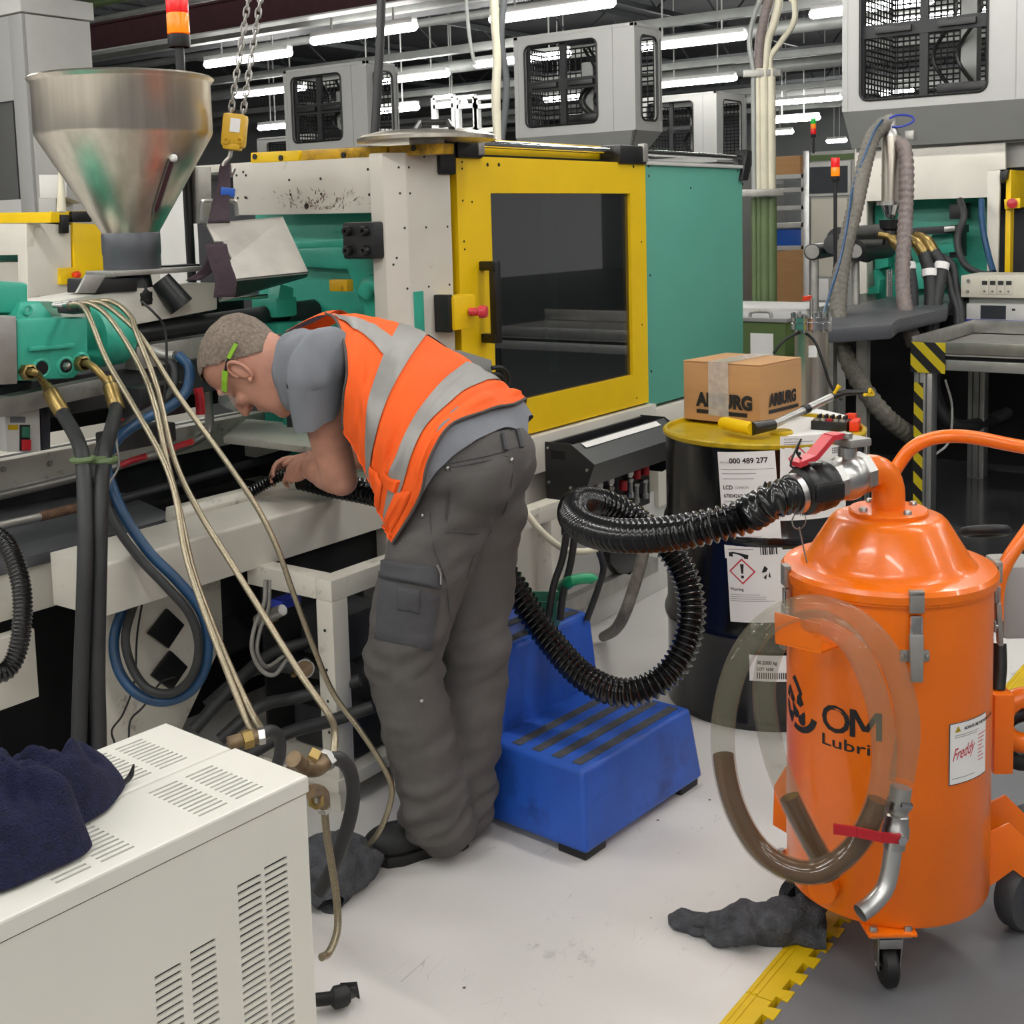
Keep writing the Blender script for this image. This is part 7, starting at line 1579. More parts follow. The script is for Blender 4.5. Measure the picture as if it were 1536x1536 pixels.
hose('air_line', [PD(1324, 180, 6.8), PD(1312, 196, 6.75), PD(1300, 225, 6.7), PD(1280, 280, 6.6), PD(1272, 330, 6.4), PD(1260, 390, 6.2), PD(1245, 440, 6.0), PD(1234, 475, 5.5)], .007, 'blue_hose', 'thin blue air line running beside the grey suction line', 'hose')
gr_ = 'dark hydraulic hoses at the far machine barrel'
for i, pts in enumerate(([(1318, 352), (1335, 356), (1352, 372), (1362, 400), (1368, 440), (1366, 500)], [(1352, 352), (1370, 358), (1386, 380), (1394, 410), (1396, 450), (1392, 500)], [(1372, 352), (1386, 356), (1400, 378), (1412, 400), (1406, 440), (1398, 498)], [(1412, 385), (1428, 398), (1434, 430), (1440, 460), (1442, 490)], [(1405, 395), (1420, 410), (1428, 440), (1436, 465), (1436, 492)])):
    t = thing('hydraulic_hose', ('dark hose with a white clip leaving the far machine barrel first', 'dark hose with a brass tail and white clip at the far barrel', 'dark hose with a brass elbow beside the far teal platen', 'dark hose sagging to the instruments from the far machine', 'second dark hose sagging to the instruments from the far machine')[i], 'hose', PD(*pts[0], 6.85), 0, gr_)
    P = [PD(a, b, 6.85-.03*j) for j, (a, b) in enumerate(pts)]
    obj('hose_line', MB().tube(smooth_path(P[2:] if i < 3 else P, 6), .035 if i < 3 else .022, 12), 'hose_rubber', t)
    if i < 3: obj('brass_tail', MB().tube(smooth_path(P[:3], 4), [.02]*5+[.035]*4, 10), 'brass', t); obj('clip', MB().cyl(P[3]-(P[4]-P[3]).normalized()*.02, P[3]+(P[4]-P[3]).normalized()*.02, .042, n=12), 'paper', t)
hose('coolant_hose', [PD(1440, 300, 7.4), PD(1446, 325, 7.3), PD(1436, 360, 7.3), PD(1446, 395, 7.2), PD(1470, 410, 7.1), PD(1490, 412, 7.0)], .02, 'hose_rubber', 'dark hose curving down across the far teal platen', 'hose')
hose('coolant_hose', [PD(1472, 300, 7.5), PD(1474, 340, 7.4), PD(1482, 380, 7.3), PD(1490, 408, 7.2)], .018, 'blue_hose', 'blue hose hanging beside the cream column of the far machine', 'hose')
# ================================================================ hazard taped aluminium table
ty = 1.926; tx0, tx1 = 5.86, 6.86; tz = PX(1395, 512, tx0).z
tb_ = thing('work_table', 'aluminium profile table with black and yellow hazard tape on one leg', 'table', (tx0, ty-.6, 0))
lx1 = tx1; XI = tx1+.04
obj('tray_rim', MB().box(tx0, tx1, ty-.012, ty, tz-.05, tz+.02, .002), 'steel', tb_); obj('tray_rim', MB().box(tx0, tx0+.012, ty-2.0, ty, tz-.06, tz-.0, .002), 'steel', tb_); obj('tray_rim', MB().box(tx1-.012, tx1, ty-2.0, ty, tz-.05, tz+.02, .002), 'steel', tb_)
obj('tray', MB().box(tx0, tx1, ty-2.0, ty, tz-.066, tz-.055), 'steel_dull', tb_, label='scuffed steel tray top'); obj('top_frame', MB().box(tx0+.005, tx1, ty-2.0, ty-.005, tz-.135, tz-.085, .004), 'alu', tb_)
obj('top_gap', MB().box(tx0+.02, tx1-.02, ty-1.98, ty-.02, tz-.09, tz-.06), 'dark_void', tb_)
def profile_leg(x, y, w=.085, mat_='alu'):
    l_ = obj('leg', MB().box(x, x+w, y-w, y, 0, tz-.13, .003), mat_, tb_)
    for k in (.3, .7):
        obj('groove', MB().box(x-.001, x+.002, y-w*k-.004, y-w*k+.004, .005, tz-.14), 'dark_plate', l_); obj('groove', MB().box(x+w*k-.004, x+w*k+.004, y-.002, y+.001, .005, tz-.14), 'dark_plate', l_)
    return l_
l1 = profile_leg(tx0+.01, ty-.01); profile_leg(lx1-.1, ty-.01); profile_leg(tx0+.01, ty-1.7)
obj('hazard_tape', MB().box(tx0+.007, tx0+.010, ty-.055, ty-.012, .0, tz-.20), 'hazard', l1, label='black and yellow hazard tape', smooth=0)
obj('hazard_tape', MB().box(tx0-.004, tx0, ty-.16, ty+.002, tz-.15, tz-.005), 'hazard', tb_, smooth=0); obj('hazard_tape', MB().box(tx0-.002, tx0+.12, ty, ty+.003, tz-.15, tz-.005), 'hazard', tb_, smooth=0)
# instruments on the table
def inst_box(name, label, px0, py0, px1, py1, X, dep, ma):
    y1_, y0_ = PX(px0, py1, X).y, PX(px1, py1, X).y; za = PX(px0, py1, X).z; zb_ = PX(px0, py0, X).z
    t = thing(name, label, 'instrument', (X, (y0_+y1_)/2, za)); obj('case', MB().box(X, X+dep, y0_, y1_, za, zb_, .006), ma, t); return t, y0_, y1_, za, zb_
t, ya, yb, za, zb = inst_box('control_unit', 'white instrument with a dark screen and blue trim on the table', 1449, 455, 1552, 484, XI, .35, 'grey_white')
obj('blue_base', MB().box(XI-.006, XI+.35, ya-.006, yb+.006, za-.004, za+.02, .003), 'blue_trim', t); obj('blue_side', MB().box(XI-.004, XI+.02, ya-.006, ya+.012, za, zb), 'blue_trim', t)
obj('screen', MB().box(XI-.004, XI, PX(1509, 470, XI).y, PX(1471, 470, XI).y, PX(1480, 478, XI).z, PX(1480, 458, XI).z), 'screen_dark', t); obj('socket', MB().box(XI-.004, XI, PX(1523, 466, XI).y, PX(1518, 466, XI).y, PX(1520, 466, XI).z, PX(1520, 463, XI).z), 'print_black', t)
isd = thing('instrument_stand', 'dark steel stand carrying the two stacked instruments behind the table', 'stand', (XI+.18, (ya+yb)/2, 0)); obj('shelf', MB().box(XI, XI+.40, ya-.05, yb+.02, za-.03, za-.003, .003), 'dark_plate', isd)
for x_ in (XI+.02, XI+.34): obj('stand_leg', MB().box(x_, x_+.04, yb-.06, yb-.02, 0, za-.03), 'dark_plate', isd); obj('stand_leg', MB().box(x_, x_+.04, ya, ya+.04, 0, za-.03), 'dark_plate', isd)
t2, ya, yb, za2, zb2 = inst_box('control_unit', 'beige rack instrument with four slotted modules stacked on the white one', 1441, 413, 1545, 446, XI-.02, .35, 'beige_device')
obj('rubber_foot', MB().box(XI+.03, XI+.3, ya+.03, yb-.03, zb-.001, za2+.001), 'grey_panel', t2)
for k in range(4):
    y = PX(1470+12*k, 430, XI-.02).y; m_ = obj('module', MB().box(XI-.026, XI-.02, y-.045, y-.006, za2+.02, zb2-.015, .001), 'beige_device', t2); obj('slot', MB().box(XI-.028, XI-.026, y-.040, y-.012, zb2-.05, zb2-.028), 'print_black', m_); obj('knob', MB().lathe([(0, .008), (.005, .008), (.006, 0)], (XI-.026, y-.025, za2+.035), (-1, 0, 0), 8), 'print_grey', m_)
obj('knob', MB().lathe([(0, .012), (.009, .012), (.010, 0)], PX(1453, 421, XI-.02), (-1, 0, 0), 12), 'steel', t2); obj('knob', MB().lathe([(0, .012), (.007, .012), (.008, 0)], PX(1452, 437, XI-.02), (-1, 0, 0), 12), 'steel', t2)
cbn = 'low dark clutter under the table'
wf = thing('wheeled_frame', 'white wheeled frame standing behind the table legs', 'trolley', PZ(1500, 700, 0))
fx = tx1+.6
for a, b, c_, d_ in ((1490, 555, 1500, 620), (1470, 606, 1500, 616), (1500, 590, 1530, 600)): obj('bar', MB().poly([PX(a, b, fx), PX(c_, b, fx), PX(c_, d_, fx), PX(a, d_, fx)], (.04, 0, 0), .003), 'grey_white', wf)
for px_ in (1485, 1512): p = PX(px_, 640, fx); obj('frame_leg', MB().cyl(V(fx+.02, p.y, p.z), V(fx+.02, p.y, 0), .02, n=10), 'steel_dull', wf)
hose('floor_hose', [PD(1400, 545, 6.6), PD(1402, 590, 6.5), PD(1418, 625, 6.45), PD(1445, 640, 6.5), PD(1500, 625, 6.9), PD(1545, 600, 7.2)], .035, 'hose_rubber', 'thick dark hose sagging under the aluminium table', 'hose')
hose('floor_cable', [PD(1418, 570, 6.5), PD(1428, 610, 6.4), PD(1424, 660, 6.3), PD(1405, 680, 6.2), PD(1390, 688, 6.1)], .006, 'paper', 'thin white cable hanging to the dark floor under the table', 'cable')
# ================================================================ filter vessel, green cabinet, conveyor behind the drum
vs_ = PD(1217, 560, 5.3); rr = 54/2*5.3/FPX; zt_ = PD(1217, 492, 5.3).z
fv = thing('filter_vessel', 'tall polished stainless filter vessel behind the cardboard box', 'vessel', (vs_.x, vs_.y, 0))
obj('shell', MB().lathe([(0, 0), (rr*.9, 0), (rr*.92, zt_)], (vs_.x, vs_.y, 0), (0, 0, 1), 32), 'steel_brushed', fv); obj('flange', MB().lathe([(rr*.9, 0), (rr*1.12, 0), (rr*1.12, .025), (rr*1.05, .03), (rr*1.12, .035), (rr*1.12, .05), (0, .055)], (vs_.x, vs_.y, zt_), (0, 0, 1), 32), 'chrome', fv)
for k in range(12): a = 2*PI*k/12; obj('flange_bolt', MB().cyl((vs_.x+rr*1.02*math.cos(a), vs_.y+rr*1.02*math.sin(a), zt_-.01), (vs_.x+rr*1.02*math.cos(a), vs_.y+rr*1.02*math.sin(a), zt_+.068), .007, n=6), 'chrome', fv)
obj('vent', MB().cyl((vs_.x, vs_.y, zt_+.05), (vs_.x, vs_.y, zt_+.13), .008, n=8), 'steel', fv); obj('tap', MB().obox((vs_.x-.02, vs_.y+.01, zt_+.13), (.06, .02, .02), None, .004), 'red_bright', fv)
obj('label', MB().grid(lambda u, v: V(vs_.x+(rr*.925)*math.cos(a0+(-.15+.5*(u-.5))), vs_.y+(rr*.925)*math.sin(a0+(-.15+.5*(u-.5))), PD(1217, 528, 5.2).z+.05*(v-.5)), 8, 1), 'paper', fv)
hose('sample_line', [PD(1160, 530, 5.2), PD(1175, 512, 5.2), PD(1192, 502, 5.22), PD(1205, 499, 5.25), PD(1222, 512, 5.12), PD(1235, 545, 5.1), PD(1246, 578, 5.1), PD(1262, 600, 5.1)], .006, 'black_rubber', 'thin black sample line looping over the stainless vessel', 'hose')
gx = 5.75; gy1, gy0 = PX(1118, 500, gx).y, PX(1178, 500, gx).y; gz = PX(1150, 483, gx).z
gc = thing('green_cabinet', 'olive green cabinet with a grab handle and a pinned white paper', 'cabinet', (gx+.2, (gy0+gy1)/2, 0))
obj('carcass', MB().box(gx, gx+.45, gy0, gy1+.3, 0, gz, .006), 'olive_green', gc); obj('top', MB().box(gx-.01, gx+.46, gy0-.01, gy1+.3, gz, gz+.02, .003), 'grey_panel', gc)
obj('notice', MB().box(gx-.003, gx, PX(1160, 520, gx).y, PX(1126, 520, gx).y, PX(1140, 542, gx).z, PX(1140, 500, gx).z), 'paper', gc)
obj('grab_handle', MB().tube(smooth_path([PX(1126, 480, gx+.03), PX(1127, 468, gx+.03), PX(1150, 467, gx+.03), PX(1156, 470, gx+.03), PX(1157, 480, gx+.03)], 4), .010, 8), 'steel_dull', gc)
cx_ = 6.6; cv = thing('conveyor', 'pale flat conveyor deck behind the green cabinet', 'conveyor', (cx_, PX(1160, 460, cx_).y, 0))
cz = PX(1150, 462, cx_).z; cyA, cyB = PX(1210, 460, cx_).y, PX(1100, 460, cx_).y
obj('deck', MB().box(cx_, cx_+.5, cyA, cyB+.4, cz-.08, cz, .006), 'grey_white', cv); obj('support', MB().box(cx_+.1, cx_+.45, cyA+.1, cyB+.3, 0, cz-.08), 'grey_panel', cv)
# ---- control cabinet with the green stripe, signal towers
kx = 9.4; ky1, ky0 = PX(1207, 300, kx).y, PX(1281, 300, kx).y; kz = PX(1240, 227, kx).z
kc = thing('control_cabinet', 'pale control cabinet with a green stripe and a dark window', 'cabinet', (kx+.3, (ky0+ky1)/2, 0))
obj('carcass', MB().box(kx, kx+.7, ky0, ky1, 0, kz, .006), 'light_panel', kc); obj('stripe', MB().box(kx-.006, kx, ky0+.0, ky1-.03, PX(1240, 241, kx).z, PX(1240, 232, kx).z), 'olive_green', kc)
obj('window_frame', MB().box(kx-.02, kx, ky0+.02, ky1-.03, PX(1240, 294, kx).z, PX(1240, 243, kx).z, .003), 'grey_white', kc); obj('window', MB().box(kx-.024, kx-.018, PX(1273, 270, kx).y, PX(1215, 270, kx).y, PX(1240, 290, kx).z, PX(1240, 250, kx).z), 'screen_dark', kc)
obj('door_panel', MB().box(kx-.012, kx, ky0+.05, ky1-.06, PX(1240, 415, kx).z, PX(1240, 298, kx).z, .003), 'beige_device', kc); obj('corner_post', MB().box(kx-.03, kx+.02, ky1-.05, ky1, 0, kz+.01, .003), 'alu', kc); obj('fuse_panel', MB().box(kx-.014, kx, ky0+.2, ky1-.08, PX(1230, 450, kx).z, PX(1230, 418, kx).z, .002), 'paper', kc)
def tower(label, base, r, segs, pole_to, grp=None):
    t = thing('signal_tower', label, 'signal light', pole_to)
    z = base.z
    obj('foot', MB().lathe([(r*.95, 0), (r*1.0, .2*r), (r*1.0, r*1.1), (r*.8, r*1.2)], base, (0, 0, 1), 20), 'black_plastic', t)
    z0_ = r*1.2
    for c_, h_ in segs:
        obj('lens', MB().lathe([(r*.98, z0_), (r, z0_+.05*h_), (r, z0_+.93*h_), (r*.96, z0_+h_), (0, z0_+h_)], base, (0, 0, 1), 24), c_, t); z0_ += h_
    obj('pole', MB().cyl(pole_to, base, r*.42, n=12), 'black_plastic', t); return t
D_ = 3.55; r_ = 33/2*D_/FPX; bpt = PD(269, 71, D_)
tower('red and amber signal tower rising behind the stainless hopper', bpt, r_, (('amber_lens', 30/FPX*D_), ('red_lens', 30/FPX*D_), ('red_lens', 20/FPX*D_)), V(bpt.x, bpt.y, 1.08))
D_ = 6.3; bpt = PD(1253, 272, D_); tower('red and amber signal tower in front of the control cabinet window', bpt, 13/2*D_/FPX, (('amber_lens', 13/FPX*D_), ('red_lens', 14/FPX*D_)), V(bpt.x, bpt.y, .86))
D_ = 9.75; bpt = PD(1220, 206, D_); tower('small green amber and red signal tower on top of the cabinet', bpt, 8/2*D_/FPX, (('red_lens', 8/FPX*D_), ('amber_lens', 7/FPX*D_), ('green_lens', 8/FPX*D_)), V(bpt.x, bpt.y, kz-.01))
# ---- pipe drop between the machines
pg = 'vertical service pipes of the drop'
for i, (px_, r, m1, m2) in enumerate(((1131, .018, 'tray_grey', 'pipe_green'), (1138, .020, 'pipe_cream', 'pipe_green'), (1147, .034, 'pipe_cream', 'pipe_green'), (1157, .034, 'pipe_cream', 'pipe_green'))):
    t = thing('service_pipe', ('thin grey service pipe of the drop beside the teal panel', 'slim cream service pipe turning green lower down', 'thick cream service pipe turning green, next to the slim one', 'thick cream service pipe turning green, farthest from the teal panel')[i], 'pipe', PD(px_, 460, 9.0)); b0 = PD(px_, 290, 9.0)
    obj('upper_length', MB().cyl(V(b0.x, b0.y, b0.z), V(b0.x, b0.y, PD(px_, 105, 9).z), r, n=12), m1, t); obj('lower_length', MB().cyl(V(b0.x, b0.y, 0), V(b0.x, b0.y, b0.z), r*1.15, n=12), m2, t); obj('coupling', MB().cyl(V(b0.x, b0.y, b0.z-.03), V(b0.x, b0.y, b0.z+.03), r*1.35, n=12), 'steel_dull', t)
for i, (pts, r, ma, lab) in enumerate((([(1131, 110), (1124, 60), (1132, 20), (1142, -30)], .018, 'tray_grey', 'grey cable rising beside the first service pipe'), ([(1138, 105), (1140, 60), (1148, 20), (1155, -30)], .035, 'flex_pink', 'thick pinkish hose rising from the pipe drop'), ([(1147, 105), (1152, 60), (1162, 30), (1170, -30)], .03, 'pipe_cream', 'cream hose rising from the pipe drop'), ([(1155, 108), (1156, 85), (1170, 65), (1190, 35), (1192, 5), (1184, -30)], .022, 'pipe_cream', 'cream hose bowing out in a loop from the pipe drop'))):
    hose('riser_hose', [PD(a, b, 9.0) for a, b in pts]+[V(PD(pts[-1][0], -30, 9.0).x, PD(pts[-1][0], -30, 9.0).y, 4.2)], r, ma, lab, 'hose')
br_ = thing('pipe_bracket', 'grey strut bracket clamping the service pipes', 'bracket', PD(1145, 290, 9.0)); obj('strut', MB().obox(PD(1143, 289, 8.9), (.05, .30, .05), (0, 0, math.radians(36)), .004), 'steel_dull', br_); obj('strut', MB().obox(PD(1143, 110, 8.9), (.05, .26, .05), (0, 0, math.radians(36)), .004), 'steel_dull', br_)
# ---- shelf with blue bin and boards
sx_ = 10.6; sh = thing('shelf_rack', 'white metal shelf rack holding a blue bin beside the pipes', 'rack', (sx_, PX(1180, 300, sx_).y, 0))
yA, yB = PX(1208, 300, sx_).y, PX(1152, 300, sx_).y
for y in (yA, yB): obj('upright', MB().box(sx_, sx_+.05, y, y+.04, 0, PX(1180, 262, sx_).z), 'grey_white', sh)
for py_ in (265, 285, 312, 338, 372): z = PX(1180, py_, sx_).z; obj('shelf', MB().box(sx_, sx_+.6, yA, yB+.04, z-.02, z+.02, .002), 'grey_white', sh)
zb_ = PX(1180, 372, sx_).z+.02
bn = obj('storage_bin', MB().box(sx_+.02, sx_+.5, yA+.05, yB-.0, zb_, PX(1180, 344, sx_).z, .01), 'blue_bin', None, 'blue plastic bin on the white shelf rack', 'bin')
cbx = thing('cardboard_stack', 'tall brown cardboard sheets leaning under the shelf rack', 'cardboard', (sx_-.3, PX(1178, 400, sx_-.3).y, 0)); X_ = sx_-.3
obj('sheet', MB().poly([PX(1152, 378, X_), PX(1205, 374, X_), V(X_, PX(1205, 470, X_).y, 0), V(X_, PX(1152, 470, X_).y, 0)], (.02, 0, 0)), 'cardboard', cbx, smooth=0); obj('sheet', MB().poly([PX(1186, 376, X_-.05), PX(1207, 374, X_-.05), V(X_-.05, PX(1207, 470, X_-.05).y, 0), V(X_-.05, PX(1176, 470, X_-.05).y, 0)], (.02, 0, 0)), 'cardboard', cbx, smooth=0)
obj('cardboard_box', MB().poly([PX(1152, 236, sx_+.1), PX(1200, 233, sx_+.1), PX(1200, 262, sx_+.1), PX(1152, 264, sx_+.1)], (.4, 0, 0), .004), 'cardboard', None, 'plain brown cardboard carton on top of the shelf rack', 'box')
# white aluminium frames far behind the lid
for i, (a, b) in enumerate(((650, 680), (685, 712), (714, 742))):
    x_ = 13.5; t = thing('profile_frame', ('far white aluminium guard frame next to the white cage', 'far white aluminium guard frame between two others', 'far white aluminium guard frame next to the hanging cables')[i], 'frame', (x_, PX((a+b)/2, 180, x_).y, 0)); z0_, z1_ = PX(a, 196, x_).z, PX(a, 147, x_).z
    for px_ in (a, b): y = PX(px_, 170, x_).y; obj('upright', MB().box(x_, x_+.07, y-.035, y+.035, 0, z1_), 'fitting', t)
    for z in (z0_, (z0_+z1_)/2+.1, z1_): obj('crossbar', MB().box(x_, x_+.06, PX(b, 170, x_).y, PX(a, 170, x_).y, z-.03, z+.03), 'fitting', t)
for i, (pts, r, ma, lab) in enumerate((([(742, 20), (746, 80), (744, 150), (748, 215)], .03, 'pipe_cream', 'pale cable bundle hanging left of the middle cage'), ([(756, -10), (752, 60), (760, 130), (752, 215)], .022, 'beam_dark', 'dark cable hanging left of the middle cage'), ([(572, -20), (570, 60), (566, 140), (562, 206)], .022, 'black_rubber', 'black air hose hanging down in front of the white cage'), ([(700, 10), (705, 60), (712, 97)], .012, 'tray_grey', 'thin grey flex feeding a batten'))):
    dq = 8.0 if i != 2 else 6.0; pt = PD(*pts[0], dq)
    hose('hanging_cable', [V(pt.x, pt.y, 4.9), V(pt.x, pt.y, pt.z+.3)]+[PD(a, b, dq) for a, b in pts], r, ma, lab, 'cable')

# ================================================================ neighbouring machine on the left
nl = thing('moulding_machine', 'cream machine with yellow top beam and yellow door behind the hopper', 'machine', (3.6, 5.6, 0))
XN = PX(105, 400, 4.35).x
def np_(name, pts, ma, X=4.35, th=.05, lab=None): return obj(name, MB().poly([PX(a, b, X) for a, b in pts], (th, 0, 0), .003), ma, nl, label=lab)
np_('end_panel', [(-60, 336), (40, 336), (40, 382), (-60, 384)], 'cream'); np_('recess', [(-60, 380), (42, 380), (42, 430), (-60, 432)], 'teal_cast', 4.6)
yn = PX(42, 400, 4.35).y
obj('corner_column', MB().poly([PY(40, 335, yn), PY(106, 337, yn), PY(108, 440, yn), PY(42, 445, yn)], (0, .1, 0), .003), 'cream', nl)
np_('top_beam', [(-60, 320), (76, 318), (76, 334), (-60, 336)], 'yellow', 4.35, .06); obj('top_beam', MB().poly([PY(77, 317, yn), PY(140, 316, yn), PY(140, 322, yn), PY(77, 334, yn)], (0, .1, 0), .003), 'yellow', nl)
obj('door', MB().poly([PY(109, 334, yn-.02), PY(158, 337, yn-.02), PY(158, 440, yn-.02), PY(115, 440, yn-.02)], (0, .05, 0), .003), 'yellow', nl, label='yellow door')
for a, b, w_, h_ in ((92, 322, 12, 28), (108, 317, 30, 16)): obj('rail_carrier', MB().poly([PY(a, b, yn-.03), PY(a+w_, b, yn-.03), PY(a+w_, b+h_, yn-.03), PY(a, b+h_, yn-.03)], (0, .08, 0), .006), 'black_plastic', nl)
sbx = obj('stop_box', MB().poly([PY(91, 402, yn-.03), PY(117, 401, yn-.03), PY(117, 426, yn-.03), PY(91, 427, yn-.03)], (0, .06, 0), .004), 'yellow', nl); obj('stop_button', MB().lathe([(0, .05), (.02, .045), (.024, .035), (.014, 0)], PY(110, 412, yn-.03), (.2, -1, 0), 14), 'red_bright', sbx)
obj('base', MB().box(4.45, 6.6, yn+.05, yn+1.3, 0, PY(100, 440, yn).z+.2), 'cream', nl); obj('roof', MB().box(4.45, 6.6, yn+.05, yn+1.2, PY(100, 338, yn).z-.02, PY(100, 338, yn).z), 'cream', nl)
pnl = obj('partition_panel', MB().poly([PX(240, 262, 4.2), PX(302, 258, 4.2), PX(302, 440, 4.2), PX(240, 440, 4.2)], (.04, 0, 0), .004), 'grey_white', nl)
# tall white cabinet at the hall's left with a glazed door
tcx = 5.6; tc_ = thing('glazed_cabinet', 'tall pale cabinet with a glass door reflecting the lights', 'cabinet', (tcx, PX(20, 200, tcx).y, 0))
yA, yB = PX(44, 200, tcx).y, PX(-60, 200, tcx).y; zt_ = PX(20, 22, tcx).z
obj('carcass', MB().box(tcx+.03, tcx+.6, yA, yB, 0, zt_, .004), 'grey_white', tc_); obj('cornice', MB().box(tcx-.02, tcx+.62, yA-.03, yB, PX(20, 20, tcx).z, PX(20, -8, tcx).z, .004), 'grey_white', tc_)
obj('door_stile', MB().box(tcx, tcx+.03, yA, PX(24, 200, tcx).y, 0, zt_, .003), 'light_panel', tc_); obj('door_rail', MB().box(tcx, tcx+.03, PX(24, 200, tcx).y, yB, PX(10, 152, tcx).z, zt_, .003), 'light_panel', tc_)
obj('door_glass', MB().box(tcx+.01, tcx+.02, PX(24, 200, tcx).y, yB, PX(10, 300, tcx).z, PX(10, 152, tcx).z), 'pane_tint', tc_); obj('seal', MB().box(tcx-.004, tcx+.004, PX(24, 200, tcx).y, PX(22.5, 200, tcx).y, PX(10, 300, tcx).z, PX(10, 152, tcx).z), 'mesh_black', tc_)
obj('lower_panel', MB().box(tcx, tcx+.03, PX(24, 200, tcx).y, yB, 0, PX(10, 300, tcx).z, .003), 'grey_white', tc_)
bk = thing('hopper_loader', 'pale loader housing behind the hopper with a cream riser', 'loader', PD(75, 318, 7.6)); obj('housing', MB().poly([PD(58, 262, 7.6), PD(100, 262, 7.6), PD(100, 296, 7.6), PD(60, 300, 7.6)], FW*.3, .004), 'grey_white', bk); obj('riser', MB().tube([PD(92, 318, 7.5), PD(92, 285, 7.5), PD(91, 255, 7.5)], [.028, .022, .014], 10), 'pipe_cream', bk); obj('housing', MB().poly([PD(58, 296, 7.6), PD(84, 296, 7.6), PD(84, 330, 7.6), PD(58, 330, 7.6)], FW*.3, .004), 'light_panel', bk); obj('stand', MB().cyl(V(PD(72, 320, 7.8).x, PD(72, 320, 7.8).y, 0), PD(72, 320, 7.8), .06, n=12), 'grey_panel', bk)

# ================================================================ chain hoist and slings
HDp = 3.3
ho = thing('chain_hoist', 'yellow chain hoist block hanging on steel chains', 'hoist', PD(352, 220, HDp))
bR = Matrix((n_rt, -n_cam, V(0, 0, 1))).transposed() @ Matrix.Rotation(math.radians(8), 3, 'Y')
hc_ = PD(352, 196, HDp); obj('block', MB().obox(hc_, (.060, .055, .088), bR, .010), 'hoist_yellow', ho, label='yellow hoist body'); obj('cap', MB().obox(PD(349, 219, HDp), (.048, .045, .022), bR, .008), 'hoist_yellow', ho)
obj('data_plate', MB().obox(hc_+n_cam*.029+V(0, 0, .012)+n_rt*.008, (.026, .002, .036), bR), 'paper', ho)
for s_ in (-1, 1): obj('shackle', MB().torus(hc_+n_cam*.03+n_rt*(.018*s_)+V(0, 0, -.028), .007, .0025, n_cam, 12, 6), 'hoist_yellow', ho)
obj('hook', MB().tube(smooth_path([PD(346, 226, HDp), PD(344, 236, HDp), PD(336, 246, HDp), PD(336, 258, HDp), PD(346, 262, HDp), PD(351, 252, HDp)], 5), .006, 8), 'steel', ho)
def chain(name, a, b, label):
    t = thing(name, label, 'chain', a); d = (b-a); n = int(d.length/.021); d.normalize(); sd_ = d.cross(n_cam).normalized(); link = None
    for i in range(n):
        c = a+d*(.021*(i+.5)); ax_ = n_cam if i % 2 else sd_
        w_ = d.cross(ax_).normalized(); pts = [c+d*(.010*math.sin(q)+.005*math.copysign(1, math.sin(q)) if abs(math.sin(q)) > .01 else 0)+w_*(.0075*math.cos(q)) for q in [2*PI*k/10 for k in range(11)]]
        obj('chain_link', MB().tube(pts, .0027, 6, False), 'steel_dull', t)
    return t
chain('hoist_chain', PD(345, 176, HDp), PD(377, -30, HDp), 'steel hoist chain running up from the left of the yellow block'); chain('hoist_chain', PD(363, 178, HDp), PD(395, -30, HDp), 'steel hoist chain running up from the right of the yellow block')
obj('lifting_sling', MB().grid(lambda u, v: cr([PD(338, 245, HDp), PD(334, 280, HDp-.05), PD(330, 310, HDp-.1), PD(328, 332, HDp-.15)], u)+n_rt*(.055*(v-.5)*(.5+.5*u)), 16, 4), 'sling', None, 'dark woven lifting sling hanging from the hoist hook', 'sling', smooth=60).modifiers.new('t', 'SOLIDIFY').thickness = .006
obj('sling_tag', MB().obox(PD(342, 288, HDp-.06), (.034, .02, .022), bR, .002), 'blue_bin', None, 'blue tag on the dark lifting sling', 'tag')
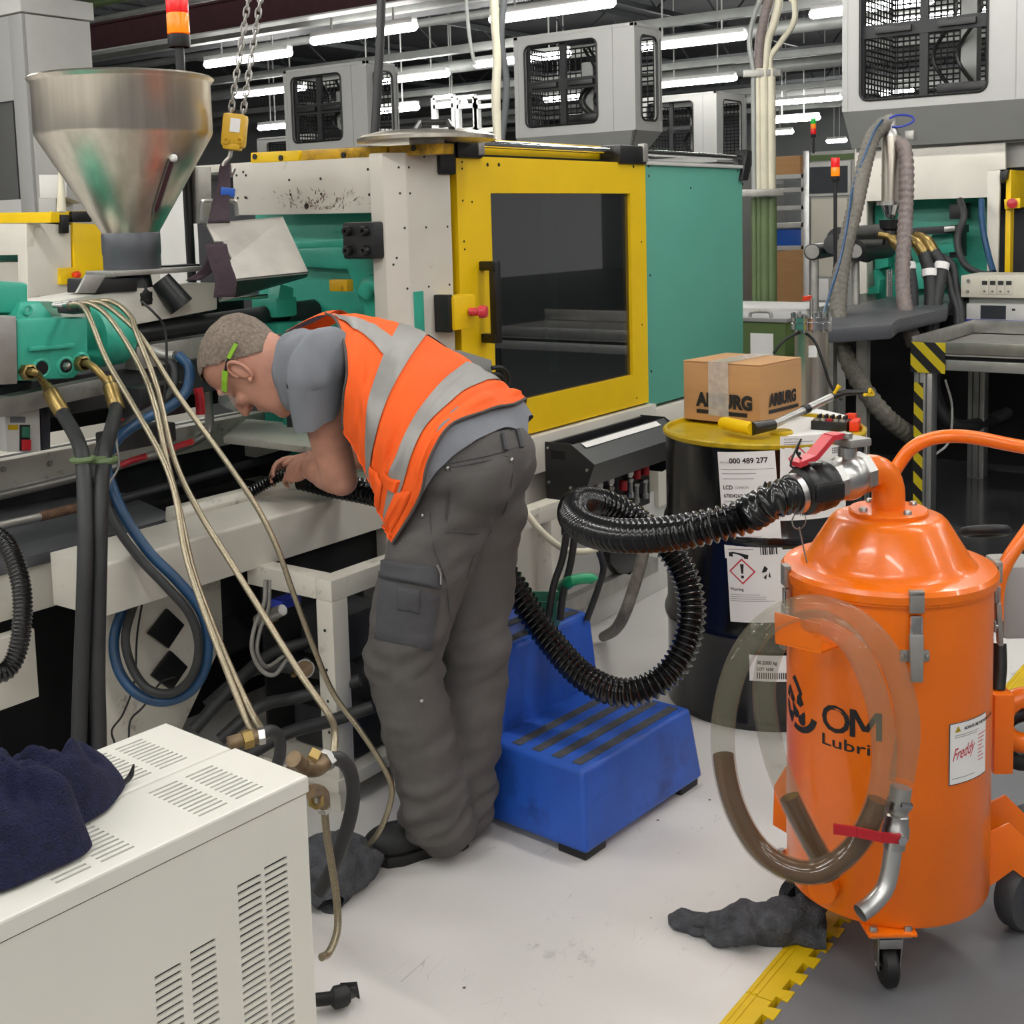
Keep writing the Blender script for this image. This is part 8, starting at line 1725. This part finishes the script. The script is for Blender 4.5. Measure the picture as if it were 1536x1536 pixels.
obj('lifting_sling', MB().grid(lambda u, v: cr([PD(324, 366, 2.95), PD(330, 395, 2.93), PD(338, 420, 2.92), PD(336, 446, 2.92)], u)+n_rt*(.05*(v-.5)), 16, 4), 'sling', None, 'black sling strand dropping below the splash guard', 'sling', smooth=60).modifiers.new('t', 'SOLIDIFY').thickness = .006
obj('lifting_sling', MB().grid(lambda u, v: cr([PD(326, 372, 2.97), PD(318, 392, 2.98), PD(305, 410, 3.0), PD(290, 421, 3.0)], u)+n_rt*(.035*(v-.5)), 16, 4), 'sling', None, 'black sling strand lying toward the hopper spout', 'sling', smooth=60).modifiers.new('t', 'SOLIDIFY').thickness = .006

# ================================================================ stand-in workshop side, added out of view to be mirrored in the door pane
wbn = thing('standin_workbench', 'stand-in grey steel bench with a drawer unit, mirrored in the door pane', 'standin_workbench', (6.0, -2.2, 0))
obj('bench_top', MB().box(4.9, 7.2, -2.6, -1.8, .86, .91, .006), 'light_panel', wbn)
for x in (4.95, 7.1):
    for y in (-2.55, -1.9): obj('leg', MB().box(x, x+.06, y, y+.06, 0, .86), 'steel_dull', wbn)
du = obj('drawer_unit', MB().box(6.3, 6.9, -2.55, -1.86, .25, .86, .004), 'grey_panel', wbn)
for k in range(4): obj('drawer', MB().box(6.32, 6.88, -1.862, -1.84, .28+.14*k, .405+.14*k, .004), 'blue_trim' if k < 2 else 'grey_white', du)
obj('standin_tool_chest', MB().box(5.9, 6.6, -2.5, -2.0, .91, 1.35, .02), 'red', None, 'stand-in red steel tool chest on the bench, mirrored in the door pane', 'tool chest')
obj('carton', MB().box(5.1, 5.5, -2.4, -2.0, .91, 1.25, .004), 'cardboard', None, 'stand-in brown carton on the bench, mirrored in the door pane', 'box')
rk = thing('standin_rack', 'stand-in tall pale storage rack, mirrored in the door pane', 'rack', (7, -3.4, 0))
for x in (4.6, 6.2, 7.8, 9.4): obj('upright', MB().box(x, x+.08, -3.5, -3.4, 0, 2.4), 'grey_white', rk)
for z in (.4, 1.2, 2.0): obj('shelf', MB().box(4.6, 9.5, -3.9, -3.4, z, z+.05), 'light_panel', rk)
